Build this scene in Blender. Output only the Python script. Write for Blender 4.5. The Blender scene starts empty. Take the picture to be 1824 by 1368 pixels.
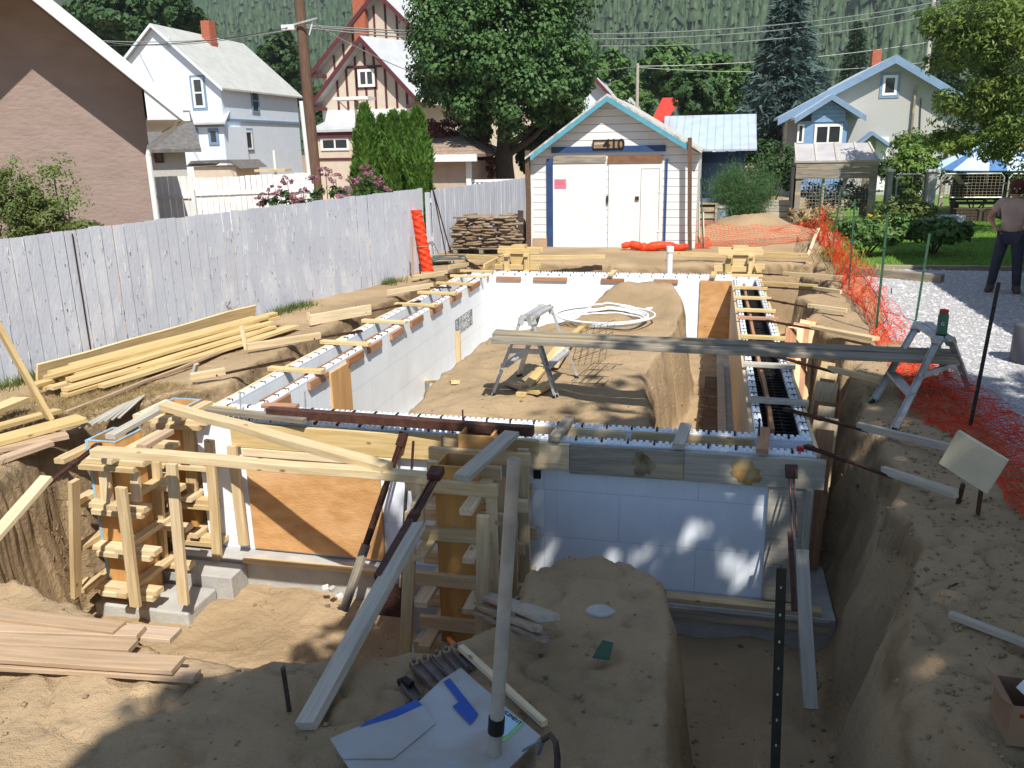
import bpy, math, random
import numpy as np
from mathutils import Vector, Matrix
R=math.radians
random.seed(7); rng=np.random.default_rng(7)
S=bpy.context.scene; COL=S.collection
# ---------------- camera
YAW,PIT,ROL,FP,CH=R(-13.31),R(15.84),R(-1.05),1500.0,2.25
Fw=Vector((math.sin(YAW)*math.cos(PIT),math.cos(YAW)*math.cos(PIT),-math.sin(PIT)))
r0=Vector((math.cos(YAW),-math.sin(YAW),0)); u0=r0.cross(Fw)
Rt=r0*math.cos(ROL)+u0*math.sin(ROL); Up=-r0*math.sin(ROL)+u0*math.cos(ROL)
cd=bpy.data.cameras.new('camera'); cam=bpy.data.objects.new('camera',cd); COL.objects.link(cam)
m=Matrix((Rt,Up,-Fw)).transposed().to_4x4(); m.translation=Vector((0,0,CH)); cam.matrix_world=m
cd.sensor_width=36; cd.lens=FP/1824*36; cd.clip_end=3000; cd.clip_start=.05; S.camera=cam
# ---------------- world, sun, exposure
SV=Vector((.35,-.70,1)).normalized()
W=bpy.data.worlds.new('World'); S.world=W; W.use_nodes=True
nt=W.node_tree; sk=nt.nodes.new('ShaderNodeTexSky'); sk.sky_type='NISHITA'; sk.sun_disc=False
sk.sun_elevation=math.asin(SV.z); sk.sun_rotation=math.atan2(SV.x,SV.y); sk.air_density=1.2; sk.dust_density=.3; sk.ozone_density=5.0
nt.links.new(sk.outputs[0],nt.nodes['Background'].inputs[0]); nt.nodes['Background'].inputs[1].default_value=.09
sl=bpy.data.lights.new('sun','SUN'); sl.energy=5.0; sl.angle=R(.53); sl.color=(1,.955,.87)
so=bpy.data.objects.new('sun',sl); COL.objects.link(so); so.rotation_euler=SV.to_track_quat('Z','Y').to_euler(); so.location=(0,-5,30)
vs=S.view_settings; vs.view_transform='Standard'; vs.look='None'; vs.gamma=1; vs.use_curve_mapping=False; vs.exposure=.45
# ---------------- pixel to world helpers (photo pixels 1824x1368)
def ray(x,y): return Fw+Rt*((x-912)/FP)-Up*((y-684)/FP)
def P(x,y,z=0.):
    d=ray(x,y); return Vector((0,0,CH))+d*((z-CH)/d.z)
def PY(x,y,Y):
    d=ray(x,y); return Vector((0,0,CH))+d*(Y/d.y)
def PX(x,y,X):
    d=ray(x,y); return Vector((0,0,CH))+d*(X/d.x)
def PW(x,y,p0,n):
    d=ray(x,y); o=Vector((0,0,CH)); return o+d*((Vector(p0)-o).dot(n)/d.dot(n))
# ---------------- materials
def mat(name,c1,c2=None,sc=8.,rough=.75,bump=0.,bs=40.,st=(1,1,1),coord='Object',metal=0.,rnd=0.,spec=.3,det=6.,knots=0.,c3=None,s3=1.,lo=.35,hi=.65):
    m=bpy.data.materials.new(name); m.use_nodes=True; t=m.node_tree; N=t.nodes; L=t.links
    b=N['Principled BSDF']; b.inputs['Roughness'].default_value=rough; b.inputs['Metallic'].default_value=metal
    b.inputs['Specular IOR Level'].default_value=spec
    if coord=='pos':
        g=N.new('ShaderNodeNewGeometry'); src=g.outputs['Position']
    else:
        g=N.new('ShaderNodeTexCoord'); src=g.outputs[coord]
    mp=N.new('ShaderNodeMapping'); mp.inputs['Scale'].default_value=st; L.new(src,mp.inputs[0]); v=mp.outputs[0]
    oi=N.new('ShaderNodeObjectInfo')
    if coord=='Object':
        ad=N.new('ShaderNodeVectorMath'); ad.operation='ADD'; L.new(v,ad.inputs[0])
        mu=N.new('ShaderNodeMath'); mu.operation='MULTIPLY'; mu.inputs[1].default_value=37.; L.new(oi.outputs['Random'],mu.inputs[0]); L.new(mu.outputs[0],ad.inputs[1]); v=ad.outputs[0]
    col=None
    if c2 is None: c2=tuple(c*.8 for c in c1)
    n=N.new('ShaderNodeTexNoise'); n.inputs['Scale'].default_value=sc; n.inputs['Detail'].default_value=det; L.new(v,n.inputs['Vector'])
    cr=N.new('ShaderNodeValToRGB'); e=cr.color_ramp.elements; e[0].position=lo; e[0].color=(*c1,1); e[1].position=hi; e[1].color=(*c2,1)
    L.new(n.outputs[0],cr.inputs[0]); col=cr.outputs[0]
    if c3:
        n3=N.new('ShaderNodeTexNoise'); n3.inputs['Scale'].default_value=s3; n3.inputs['Detail'].default_value=5; L.new(v,n3.inputs['Vector'])
        r3=N.new('ShaderNodeValToRGB'); r3.color_ramp.elements[0].position=.52; r3.color_ramp.elements[1].position=.66; L.new(n3.outputs[0],r3.inputs[0])
        mx=N.new('ShaderNodeMix'); mx.data_type='RGBA'; L.new(r3.outputs[0],mx.inputs[0]); L.new(col,mx.inputs[6]); mx.inputs[7].default_value=(*c3,1); col=mx.outputs[2]
    if knots:
        vo=N.new('ShaderNodeTexVoronoi'); vo.inputs['Scale'].default_value=knots
        kv=N.new('ShaderNodeVectorMath'); kv.operation='ADD'; L.new(src,kv.inputs[0]); L.new(mu.outputs[0],kv.inputs[1]) if coord=='Object' else None; kd=N.new('ShaderNodeVectorMath'); kd.operation='MULTIPLY'; kd.inputs[1].default_value=(.7,1.4,1.4); L.new(kv.outputs[0],kd.inputs[0]); L.new(kd.outputs[0],vo.inputs['Vector']); r4=N.new('ShaderNodeValToRGB'); r4.color_ramp.elements[0].position=.045; r4.color_ramp.elements[0].color=(.22,.11,.05,1); r4.color_ramp.elements[1].position=.09; r4.color_ramp.elements[1].color=(1,1,1,1)
        L.new(vo.outputs['Distance'],r4.inputs[0]); mx=N.new('ShaderNodeMix'); mx.data_type='RGBA'; mx.blend_type='MULTIPLY'; mx.inputs[0].default_value=.75; L.new(col,mx.inputs[6]); L.new(r4.outputs[0],mx.inputs[7]); col=mx.outputs[2]
    if rnd:
        h=N.new('ShaderNodeHueSaturation'); mr=N.new('ShaderNodeMapRange'); mr.inputs[3].default_value=1-rnd; mr.inputs[4].default_value=1+rnd; L.new(oi.outputs['Random'],mr.inputs[0]); L.new(mr.outputs[0],h.inputs['Value'])
        mr2=N.new('ShaderNodeMapRange'); mr2.inputs[3].default_value=1+rnd*.7; mr2.inputs[4].default_value=1-rnd*.7; L.new(oi.outputs['Random'],mr2.inputs[0]); L.new(mr2.outputs[0],h.inputs['Saturation'])
        L.new(col,h.inputs['Color']); col=h.outputs[0]
    L.new(col,b.inputs['Base Color'])
    if bump:
        n2=N.new('ShaderNodeTexNoise'); n2.inputs['Scale'].default_value=bs; n2.inputs['Detail'].default_value=5; L.new(v,n2.inputs['Vector'])
        bm=N.new('ShaderNodeBump'); bm.inputs['Strength'].default_value=bump; bm.inputs['Distance'].default_value=.02; L.new(n2.outputs[0],bm.inputs['Height']); L.new(bm.outputs[0],b.inputs['Normal'])
    m['b']=1
    return m
def stripes(m,axis,period,dark,width=.06,coord='Object',bump=.6,soft=.02,vec=None):
    """joint lines every `period` metres along an axis, multiplied over the base colour (seams between boards, blocks, ribs)"""
    t=m.node_tree; N=t.nodes; L=t.links; b=N['Principled BSDF']
    g=N.new('ShaderNodeNewGeometry') if coord=='pos' else N.new('ShaderNodeTexCoord')
    src=g.outputs['Position'] if coord=='pos' else g.outputs[coord]
    d=N.new('ShaderNodeVectorMath'); d.operation='DOT_PRODUCT'; L.new(src,d.inputs[0]); d.inputs[1].default_value=vec or ((1,0,0),(0,1,0),(0,0,1))[axis]
    a=N.new('ShaderNodeMath'); a.operation='DIVIDE'; a.inputs[1].default_value=period; L.new(d.outputs['Value'],a.inputs[0])
    f=N.new('ShaderNodeMath'); f.operation='FRACT'; L.new(a.outputs[0],f.inputs[0])
    s=N.new('ShaderNodeValToRGB'); e=s.color_ramp.elements; e[0].position=width; e[0].color=(dark,dark,dark,1); e[1].position=width+soft; e[1].color=(1,1,1,1); L.new(f.outputs[0],s.inputs[0])
    mx=N.new('ShaderNodeMix'); mx.data_type='RGBA'; mx.blend_type='MULTIPLY'; mx.inputs[0].default_value=1
    lk=b.inputs['Base Color'].links; 
    if lk: L.new(lk[0].from_socket,mx.inputs[6])
    L.new(s.outputs[0],mx.inputs[7]); L.new(mx.outputs[2],b.inputs['Base Color'])
    if bump:
        bm=N.new('ShaderNodeBump'); bm.inputs['Strength'].default_value=bump; bm.inputs['Distance'].default_value=.012; L.new(s.outputs[0],bm.inputs['Height'])
        if b.inputs['Normal'].links: L.new(b.inputs['Normal'].links[0].from_socket,bm.inputs['Normal'])
        L.new(bm.outputs[0],b.inputs['Normal'])
    return m
K={}
GR=(3,45,45)
K['pine']=mat('pine_wood',(.70,.55,.34),(.55,.41,.23),1.3,.7,.25,20,(2,30,30),rnd=.16,knots=4.5)
K['pine2']=mat('yellow_pine',(.68,.51,.26),(.54,.385,.17),1.3,.65,.2,20,(2,30,30),rnd=.12,knots=4)
K['greywood']=mat('weathered_wood',(.36,.31,.24),(.20,.18,.15),1.5,.85,.4,20,(2,28,28),rnd=.15,c3=(.48,.38,.22),s3=.25)
K['silver']=mat('silvery_board',(.50,.46,.38),(.38,.35,.30),1.5,.8,.3,20,(2,28,28),rnd=.12)
K['cedar']=mat('reddish_board',(.46,.24,.13),(.34,.17,.09),1.4,.7,.3,20,(2,30,30),rnd=.15)
K['rose']=mat('pinkish_board',(.52,.37,.245),(.40,.28,.18),1.4,.7,.3,20,(2,30,30),rnd=.12)
K['ply']=mat('plywood_orange',(.58,.31,.11),(.48,.24,.08),1.0,.6,.15,12,(6,6,1.2),rnd=.06,knots=1.3)
K['plyd']=mat('form_plywood',(.66,.37,.14),(.50,.27,.10),1.0,.6,.2,12,(14,14,1.5),rnd=.1)
K['osb']=mat('sheathing_panel',(.62,.35,.15),(.50,.26,.10),6,.7,.25,30,(1,1,2.2),knots=5,c3=(.66,.40,.20),s3=1.2)
K['blueedge']=mat('blue_edge_paint',(.30,.48,.60),(.22,.38,.5),12,.6)
K['foam']=mat('white_foam',(.80,.84,.89),(.75,.79,.85),9,.75,.15,60,coord='pos')
K['foamt']=mat('white_foam_edge',(.82,.85,.90),(.73,.76,.81),30,.8,.3,90,coord='pos')
K['conc']=mat('concrete',(.47,.46,.43),(.38,.37,.35),5,.85,.3,40,coord='pos')
K['rust']=mat('rusty_steel',(.09,.04,.028),(.055,.026,.02),20,.6,.4,60,metal=.35)
K['rustb']=mat('red_brown_steel',(.115,.05,.035),(.07,.033,.025),20,.55,.3,60,metal=.2)
K['polewood']=mat('grey_round_wood',(.40,.37,.32),(.30,.28,.25),9,.8,.2,30)
K['alu']=mat('brushed_aluminium',(.56,.56,.55),(.44,.44,.43),14,.5,.1,80,metal=.35,c3=(.36,.33,.28),s3=3)
K['black']=mat('black_plastic',(.015,.015,.016),None,10,.4)
K['dsteel']=mat('dark_steel',(.06,.06,.06),(.10,.08,.07),20,.5,metal=.6)
K['greenpost']=mat('green_post_paint',(.025,.075,.045),(.04,.10,.06),20,.5)
K['blackpost']=mat('black_post_paint',(.012,.016,.015),(.02,.025,.022),20,.45)
K['orange']=mat('orange_netting',(.85,.07,.015),(.72,.05,.012),20,.5)
K['white']=mat('white_paint',(.80,.80,.79),(.72,.72,.70),3,.6,.1,30,coord='pos')
K['whitepipe']=mat('white_pipe',(.82,.83,.82),(.76,.77,.77),6,.35)
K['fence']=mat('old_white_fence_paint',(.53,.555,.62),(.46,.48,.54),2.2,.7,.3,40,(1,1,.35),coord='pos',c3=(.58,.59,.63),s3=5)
K['fencew']=mat('fresh_white_fence_paint',(.80,.80,.80),(.70,.70,.70),3,.7,coord='pos')
K['stucco']=mat('tan_stucco',(.31,.235,.205),(.275,.205,.178),2.2,.95,.6,9,(1,1,2.2),coord='pos')
K['shingle']=mat('grey_shingle',(.17,.16,.15),(.11,.105,.10),7,.95,.4,50,coord='pos')
K['tanshingle']=mat('tan_shingle',(.36,.26,.20),(.27,.19,.14),7,.95,.4,50,coord='pos')
K['metalroof']=mat('pale_metal_roof',(.52,.53,.54),(.45,.46,.47),2,.5,coord='pos',spec=.4)
K['blueroof']=mat('pale_blue_metal_roof',(.44,.52,.66),(.37,.45,.60),3,.5,coord='pos',c3=(.40,.33,.28),s3=.6)
K['glass']=mat('window_glass',(.035,.04,.045),None,3,.08,spec=.8)
K['bluetrim']=mat('blue_trim',(.20,.30,.43),(.17,.26,.37),4,.6)
K['navy']=mat('navy_trim',(.035,.075,.19),None,4,.5)
K['aqua']=mat('turquoise_fascia',(.11,.36,.46),(.09,.29,.38),8,.6)
K['maroon']=mat('maroon_trim',(.12,.03,.035),None,5,.6)
K['cream']=mat('cream_panel',(.62,.53,.42),(.57,.48,.38),3,.85,coord='pos')
K['paleblue']=mat('pale_blue_wall',(.70,.77,.86),(.66,.73,.82),3,.8,.15,30,coord='pos')
K['greystucco']=mat('pebble_stucco',(.47,.46,.43),(.39,.38,.36),30,.95,.5,40,coord='pos')
K['brick']=mat('red_brick',(.42,.13,.07),(.33,.10,.055),9,.9,coord='pos')
K['bark']=mat('tree_bark',(.10,.075,.055),(.06,.045,.035),6,.95,.6,20,(3,3,.6))
K['pole']=mat('brown_pole_wood',(.17,.10,.065),(.11,.065,.045),6,.9,.5,20,(4,4,.4))
def leafm(name,c1,c2,sc=1.2,tr=.25):
    m=mat(name,c1,c2,sc,.55,coord='pos',spec=.35,det=3,lo=.3,hi=.7); t=m.node_tree; N=t.nodes; L=t.links; b=N['Principled BSDF']
    s=b.inputs['Base Color'].links[0].from_socket; d=N.new('ShaderNodeBsdfTranslucent'); L.new(s,d.inputs[0]); x=N.new('ShaderNodeMixShader'); x.inputs[0].default_value=tr
    L.new(b.outputs[0],x.inputs[1]); L.new(d.outputs[0],x.inputs[2]); L.new(x.outputs[0],N['Material Output'].inputs[0]); return m
K['leaf']=leafm('maple_leaf',(.055,.125,.032),(.095,.185,.05))
K['leafd']=leafm('dark_leaf',(.035,.085,.022),(.06,.12,.035))
K['leafl']=leafm('light_leaf',(.11,.20,.035),(.17,.27,.05))
K['leafo']=leafm('olive_leaf',(.09,.13,.03),(.14,.17,.045))
K['cedarleaf']=leafm('cedar_foliage',(.075,.17,.02),(.12,.23,.035),3)
K['spruce']=leafm('blue_spruce_needles',(.045,.085,.07),(.085,.13,.115),1.5,.1)
K['firleaf']=leafm('fir_needles',(.028,.06,.028),(.05,.09,.04),1.5,.1)
K['redleaf']=leafm('red_leaf',(.16,.03,.025),(.24,.06,.045),3)
K['fern']=leafm('asparagus_fern',(.06,.14,.045),(.10,.19,.07),3)
K['straw']=leafm('dry_straw',(.42,.31,.15),(.30,.22,.10),5)
K['grass']=leafm('grass_blade',(.13,.27,.035),(.20,.35,.05),2)
K['yellow']=mat('yellow_flower',(.75,.5,.03),None,9,.7)
K['mauve']=mat('mauve_flower',(.38,.16,.22),(.27,.11,.15),9,.8,coord='pos')
# ---------------- object helpers
def tag(o,label=None,cat=None,group=None,kind=None):
    if label: o['label']=label
    if cat: o['category']=cat
    if group: o['group']=group
    if kind: o['kind']=kind
    return o
def wl(o):
    v=Vector((0,0,0))
    while o is not None: v=v+o.location; o=o.parent
    return v
def thing(name,label,cat,loc=(0,0,0),group=None):
    o=bpy.data.objects.new(name,None); o.empty_display_size=.2; COL.objects.link(o); o.location=loc; return tag(o,label,cat,group)
def link(name,me,m,parent,loc,rot=None):
    o=bpy.data.objects.new(name,me); COL.objects.link(o)
    if m is not None: me.materials.append(K[m] if isinstance(m,str) else m)
    if parent is not None: o.parent=parent; loc=Vector(loc)-wl(parent)
    o.location=loc
    if rot is not None: o.rotation_mode='QUATERNION'; o.rotation_quaternion=rot
    return o
BF=[(0,1,3,2),(4,6,7,5),(0,4,5,1),(2,3,7,6),(0,2,6,4),(1,5,7,3)]
class MB:
    def __init__(s): s.v=[]; s.f=[]
    def box(s,c,d,q=None,off=None):
        n=len(s.v); c=Vector(c)
        for i in (-.5,.5):
            for j in (-.5,.5):
                for k in (-.5,.5):
                    p=Vector((i*d[0],j*d[1],k*d[2]))
                    if q is not None: p=q@p
                    s.v.append(c+p)
        s.f+=[tuple(n+a for a in f) for f in BF]; return s
    def bb(s,a,b): return s.box([(a[i]+b[i])/2 for i in range(3)],[abs(b[i]-a[i]) for i in range(3)])
    def beam(s,p0,p1,w,t,roll=0.):
        p0=Vector(p0);p1=Vector(p1); return s.box((p0+p1)/2,((p1-p0).length,w,t),frame(p0,p1,roll))
    def tube(s,pts,r,k=8,cap=True):
        pts=[Vector(p) for p in pts]; rr=r if isinstance(r,(list,tuple)) else [r]*len(pts); n0=len(s.v); a=None
        for i,p in enumerate(pts):
            d=(pts[min(i+1,len(pts)-1)]-pts[max(i-1,0)]).normalized()
            if a is None: a=d.orthogonal().normalized()
            a=(a-d*a.dot(d)).normalized(); b=d.cross(a)
            for j in range(k):
                t=2*math.pi*j/k; s.v.append(p+(a*math.cos(t)+b*math.sin(t))*rr[i])
        for i in range(len(pts)-1):
            for j in range(k):
                a0=n0+i*k+j; a1=n0+i*k+(j+1)%k; s.f.append((a0,a1,a1+k,a0+k))
        if cap: s.f.append(tuple(n0+j for j in range(k))[::-1]); s.f.append(tuple(n0+(len(pts)-1)*k+j for j in range(k)))
        return s
    def poly(s,pts,ext):
        """closed polygon extruded by vector ext"""
        n=len(s.v); k=len(pts); e=Vector(ext)
        s.v+=[Vector(p) for p in pts]+[Vector(p)+e for p in pts]
        s.f.append(tuple(range(n,n+k))); s.f.append(tuple(range(n+2*k-1,n+k-1,-1)))
        for i in range(k): j=(i+1)%k; s.f.append((n+i,n+k+i,n+k+j,n+j))
        return s
    def build(s,name,m,parent=None,smooth=False,bevel=0.):
        a=np.array([tuple(v) for v in s.v]); c=(a.min(0)+a.max(0))/2
        if parent is None: c[2]=a[:,2].min()
        me=bpy.data.meshes.new(name); me.from_pydata((a-c).tolist(),[],s.f); me.update()
        if smooth: me.polygons.foreach_set('use_smooth',[True]*len(me.polygons))
        o=link(name,me,m,parent,Vector(c))
        import bmesh
        b=bmesh.new(); b.from_mesh(me); bmesh.ops.recalc_face_normals(b,faces=b.faces); b.to_mesh(me); b.free()
        if smooth: me.set_sharp_from_angle(angle=R(50))
        if bevel: md=o.modifiers.new('bevel','BEVEL'); md.width=bevel; md.segments=2; md.limit_method='ANGLE'
        return o
def frame(p0,p1,roll=0.):
    x=(Vector(p1)-Vector(p0)).normalized(); up=Vector((0,0,1))
    if abs(x.dot(up))>.99: up=Vector((0,1,0))
    y=up.cross(x).normalized(); z=x.cross(y)
    q=Matrix((x,y,z)).transposed().to_quaternion()
    if roll: 
        from mathutils import Quaternion
        q=q@Quaternion((1,0,0),roll)
    return q
def board(name,p0,p1,w,t,m='pine',roll=0.,parent=None,label=None,cat=None,group=None,bev=.003):
    """one straight timber with its own local frame: X along, w across, t thick"""
    p0=Vector(p0);p1=Vector(p1); L=(p1-p0).length
    v=[];b=min(bev,w*.2,t*.2)
    prof=[(-w/2+b,-t/2),(w/2-b,-t/2),(w/2,-t/2+b),(w/2,t/2-b),(w/2-b,t/2),(-w/2+b,t/2),(-w/2,t/2-b),(-w/2,-t/2+b)]
    ns=max(1,int(L/.5)); wob=[(random.uniform(-1,1)*.0025*min(L,2.5),random.uniform(-1,1)*.003*min(L,2.5)) for _ in range(ns+1)]
    for i in range(ns+1):
        x=-L/2+L*i/ns; v+=[(x,y+wob[i][0],z+wob[i][1]) for y,z in prof]
    f=[tuple(range(7,-1,-1)),tuple(range(ns*8,ns*8+8))]
    for i in range(ns):
        for j in range(8): k=(j+1)%8; f.append((i*8+j,i*8+k,i*8+8+k,i*8+8+j))
    me=bpy.data.meshes.new(name); me.from_pydata(v,[],f); me.update()
    o=link(name,me,m,parent,(p0+p1)/2,frame(p0,p1,roll))
    if parent is None: tag(o,label,cat or 'board',group)
    return o
def copy_tree(o,parent=None):
    c=o.copy(); COL.objects.link(c); c.parent=parent
    for ch in list(o.children): copy_tree(ch,c)
    return c
def npmesh(name,V,F,m,parent=None,smooth=False,origin=None):
    """V (n,3) array, F (k,3|4) array -> one object"""
    V=np.asarray(V,dtype=np.float32); F=np.asarray(F,dtype=np.int32)
    if origin is None: origin=(V.min(0)+V.max(0))/2; origin[2]=V[:,2].min()
    V=V-np.asarray(origin,dtype=np.float32)
    me=bpy.data.meshes.new(name); k=F.shape[1]
    me.vertices.add(len(V)); me.vertices.foreach_set('co',V.ravel())
    me.loops.add(F.size); me.loops.foreach_set('vertex_index',F.ravel())
    me.polygons.add(len(F)); me.polygons.foreach_set('loop_start',np.arange(0,F.size,k,dtype=np.int32)); me.polygons.foreach_set('loop_total',np.full(len(F),k,dtype=np.int32))
    if smooth: me.polygons.foreach_set('use_smooth',np.ones(len(F),dtype=bool))
    me.update(calc_edges=True)
    return link(name,me,m,parent,Vector([float(a) for a in origin]))
# ---------------- value noise
def vnoise(x,y,seed=0):
    x=np.asarray(x,float);y=np.asarray(y,float); xi=np.floor(x).astype(np.int64);yi=np.floor(y).astype(np.int64); fx=x-xi;fy=y-yi; fx=fx*fx*(3-2*fx);fy=fy*fy*(3-2*fy)
    def h(a,b):
        n=(a*374761393+b*668265263+seed*1442695041)&0xffffffff; n=((n^(n>>13))*1274126177)&0xffffffff; return ((n^(n>>16))&0xffff)/65535.
    return (h(xi,yi)*(1-fx)+h(xi+1,yi)*fx)*(1-fy)+(h(xi,yi+1)*(1-fx)+h(xi+1,yi+1)*fx)*fy-.5
def fbm(x,y,s,o=4,seed=0,g=.5):
    r=0;a=1.
    for i in range(o): r=r+a*vnoise(x*s,y*s,seed+i*7); s*=2.03; a*=g
    return r
# ================= TERRAIN
# plan of the dig: outer edge of the excavation, and the block of undug sand left inside the foundation
EXC=[(-4.75,4.3),(-5.0,4.7),(-5.2,5.3),(-5.1,6.0),(-4.95,6.6),(-4.72,7.3),(-4.74,9),(-4.7,12),(-4.75,14),(-4.7,16.3),(-3.4,16.55),(-1.5,16.45),(.3,16.6),(1.0,16.75),(1.9,16.9),(2.0,16.0),(1.55,15.2),(1.95,14.3),(1.75,13.3),(1.2,12.9),(1.5,12.2),(1.2,11.6),(1.35,10.6),(1.5,9.6),(1.25,8.6),(1.2,7.6),(1.15,6.9),(1.05,5.9),(1.0,5.0),(.86,4.2),(.74,3.4),(.8,2.8),(.8,-1.5),(-.02,-1.5),(0,3.1),(-.02,3.8),(-.04,4.3),(-.16,4.75),(-.36,5.0),(-.6,5.12),(-.82,5.05),(-1.0,4.7),(-1.1,4.2),(-1.4,3.72),(-1.9,3.5),(-2.7,3.52),(-3.3,3.75),(-3.9,3.95),(-4.4,4.1)]
ISL=[(-2.8,6.95),(-3.0,7.4),(-3.08,8.3),(-3.0,9.5),(-2.9,10.5),(-2.55,11.0),(-2.1,11.6),(-1.8,12.5),(-1.4,13.2),(-.9,13.5),(-.35,13.3),(-.12,12.6),(-.16,11.4),(-.3,10.6),(-.34,9.4),(-.38,8.3),(-.3,7.6),(-.3,7.1),(-.6,6.85)]
def sdpoly(x,y,poly):
    p=np.array(poly,float); q=np.roll(p,-1,0); d=np.full(x.shape,1e9); ins=np.zeros(x.shape,bool)
    for (ax,ay),(bx,by) in zip(p,q):
        ex,ey=bx-ax,by-ay; t=np.clip(((x-ax)*ex+(y-ay)*ey)/(ex*ex+ey*ey),0,1); d=np.minimum(d,np.hypot(x-ax-t*ex,y-ay-t*ey))
        c=((ay>y)!=(by>y)); ins^=c&(x<(bx-ax)*(y-ay)/np.where(abs(by-ay)<1e-9,1e-9,by-ay)+ax)
    return np.where(ins,-d,d)
def ss(t): t=np.clip(t,0,1); return t*t*(3-2*t)
FLOOR=-1.32
def height(x,y):
    x=np.asarray(x,float);y=np.asarray(y,float)
    wob=fbm(x,y,1.7,4,3)*(.14+.05*ss((9-y)/3)*ss((x+2.5)/1.))
    d1=sdpoly(x,y,EXC)+wob*ss((abs(x+.2)-.0)/.5)
    d2=sdpoly(x,y,ISL)+wob
    near=(y<9.0)&(x>.5)
    # foreground surface lies lower than the yard, rises to it on the far left
    fore=ss((5.6-y)/.6)*ss((.5-x)/.4)*ss((x+5.1)/.7)
    top=-.36*fore+fbm(x,y,.45,3,11)*.10+fbm(x,y,2.2,4,21)*.06*ss((9-y)/3)+fbm(x,y,3.,4,21)*.03
    # footprints and scuffs in the foreground sand
    pr=np.abs(fbm(x,y,3.1,3,33)); top=top-.032*ss(1-pr/.14)*ss((6.5-y)/2)+(fbm(x,y,8,3,35)*.022+np.abs(fbm(x,y,4.3,2,37))*.022)*ss((7-y)/1.5)
    # spoil: soft ridge right of the trench and heap behind
    top=top+.10*np.exp(-((x-1.9)**2/.35))*ss((8.5-y)/1)*ss((y-2)/1)
    top=np.where((y>17.2)|(x>3.6),top*.3,top)
    # sand heap behind the trench, right of the garage
    top=top+.52*np.exp(-(((x-1.05)/1.15)**2+((y-22.)/1.5)**2))*(1+.3*fbm(x,y,2.,3,5))
    w=np.where(near,.42,.24)
    t1=ss((d1+.15)/w); 
    t1=np.where(near,t1**.85,t1)
    fl=FLOOR-.14*ss((6.9-y)/.5)*ss((1.1-x)/.2)+fbm(x,y,2.2,4,51)*.07+fbm(x,y,9,2,52)*.02
    fl=np.where((y<4.4)&(x>-.3),fl+.10*(4.4-y),fl)
    h=fl*(1-t1)+top*t1
    it=-.14-.05*ss((9-y)/2)+.30*ss((y-11.9)/1.1)*ss((x+2.2)/.8)+fbm(x,y,1.4,4,61)*.10+fbm(x,y,6,3,62)*.02
    t2=ss((.02-d2)/.26)
    h=np.where(d1<0.05,np.maximum(h,fl*(1-t2)+it*t2),h)
    # crumbly faces where the ground is cut
    mid=ss(1-np.abs(t1-.5)*2.2)+ss(1-np.abs(t2-.5)*2.2)*(d1<0)
    h=h+mid*(fbm(x,y,7,3,71)*.05+fbm(x,y,2.6,3,75)*.10*ss((9-y)/2))
    # keep clear of the footings and sheets
    flat=ss((x-2.0)/.4)*ss((y-4.5)/1.)
    h=h*(1-flat)+flat*np.where((x>3.0)|(y<17.5),-.02,h)
    far=ss((np.hypot(x+1,y-10)-22)/8)
    return h*(1-far)-.02*far
def hz(x,y): return float(height(np.array([x]),np.array([y]))[0])
xs=np.concatenate([-np.geomspace(700,8.3,26),np.arange(-8.1,-5.4,.09),np.arange(-5.4,2.3,.024),np.arange(2.3,6.,.1),np.geomspace(6.2,700,26)])
ys=np.concatenate([-np.geomspace(60,1.2,10),np.arange(-1,2.2,.1),np.arange(2.2,9.5,.024),np.arange(9.5,17.2,.05),np.arange(17.2,26,.12),np.geomspace(26.2,330,24)])
X,Y=np.meshgrid(xs,ys); Z=height(X,Y)
gy_,gx_=np.gradient(Z); st=ss((np.hypot(gx_/np.gradient(X,axis=1),gy_/np.gradient(Y,axis=0))-.8)/2.)*ss((24-Y)/4)*(X>-6)*(X<3)
X=X+st*(fbm(Y+Z*1.3,Z*1.5-Y*.2,2.6,4,401)*.05); Y=Y+st*(fbm(X*1.1+Z,Z*1.6+X*.3,2.8,4,402)*.05)
nx,ny=len(xs),len(ys); idx=np.arange(nx*ny).reshape(ny,nx)
Fq=np.stack([idx[:-1,:-1],idx[:-1,1:],idx[1:,1:],idx[1:,:-1]],-1).reshape(-1,4)
K['sand']=mat('dug_sand',(.43,.31,.188),(.345,.248,.145),1.1,.95,.55,22,coord='pos',c3=(.32,.23,.135),s3=.55,spec=.15)
def fine(m,sc,str_):  # second, finer grain
    t=m.node_tree;N=t.nodes;L=t.links;b=N['Principled BSDF'];g=N.new('ShaderNodeNewGeometry');n=N.new('ShaderNodeTexNoise');n.inputs['Scale'].default_value=sc;n.inputs['Detail'].default_value=6;L.new(g.outputs['Position'],n.inputs['Vector'])
    bm=N.new('ShaderNodeBump');bm.inputs['Strength'].default_value=str_;bm.inputs['Distance'].default_value=.02;L.new(n.outputs[0],bm.inputs['Height'])
    if b.inputs['Normal'].links: L.new(b.inputs['Normal'].links[0].from_socket,bm.inputs['Normal'])
    L.new(bm.outputs[0],b.inputs['Normal'])
fine(K['sand'],140,.6); fine(K['sand'],28,.6)
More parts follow.
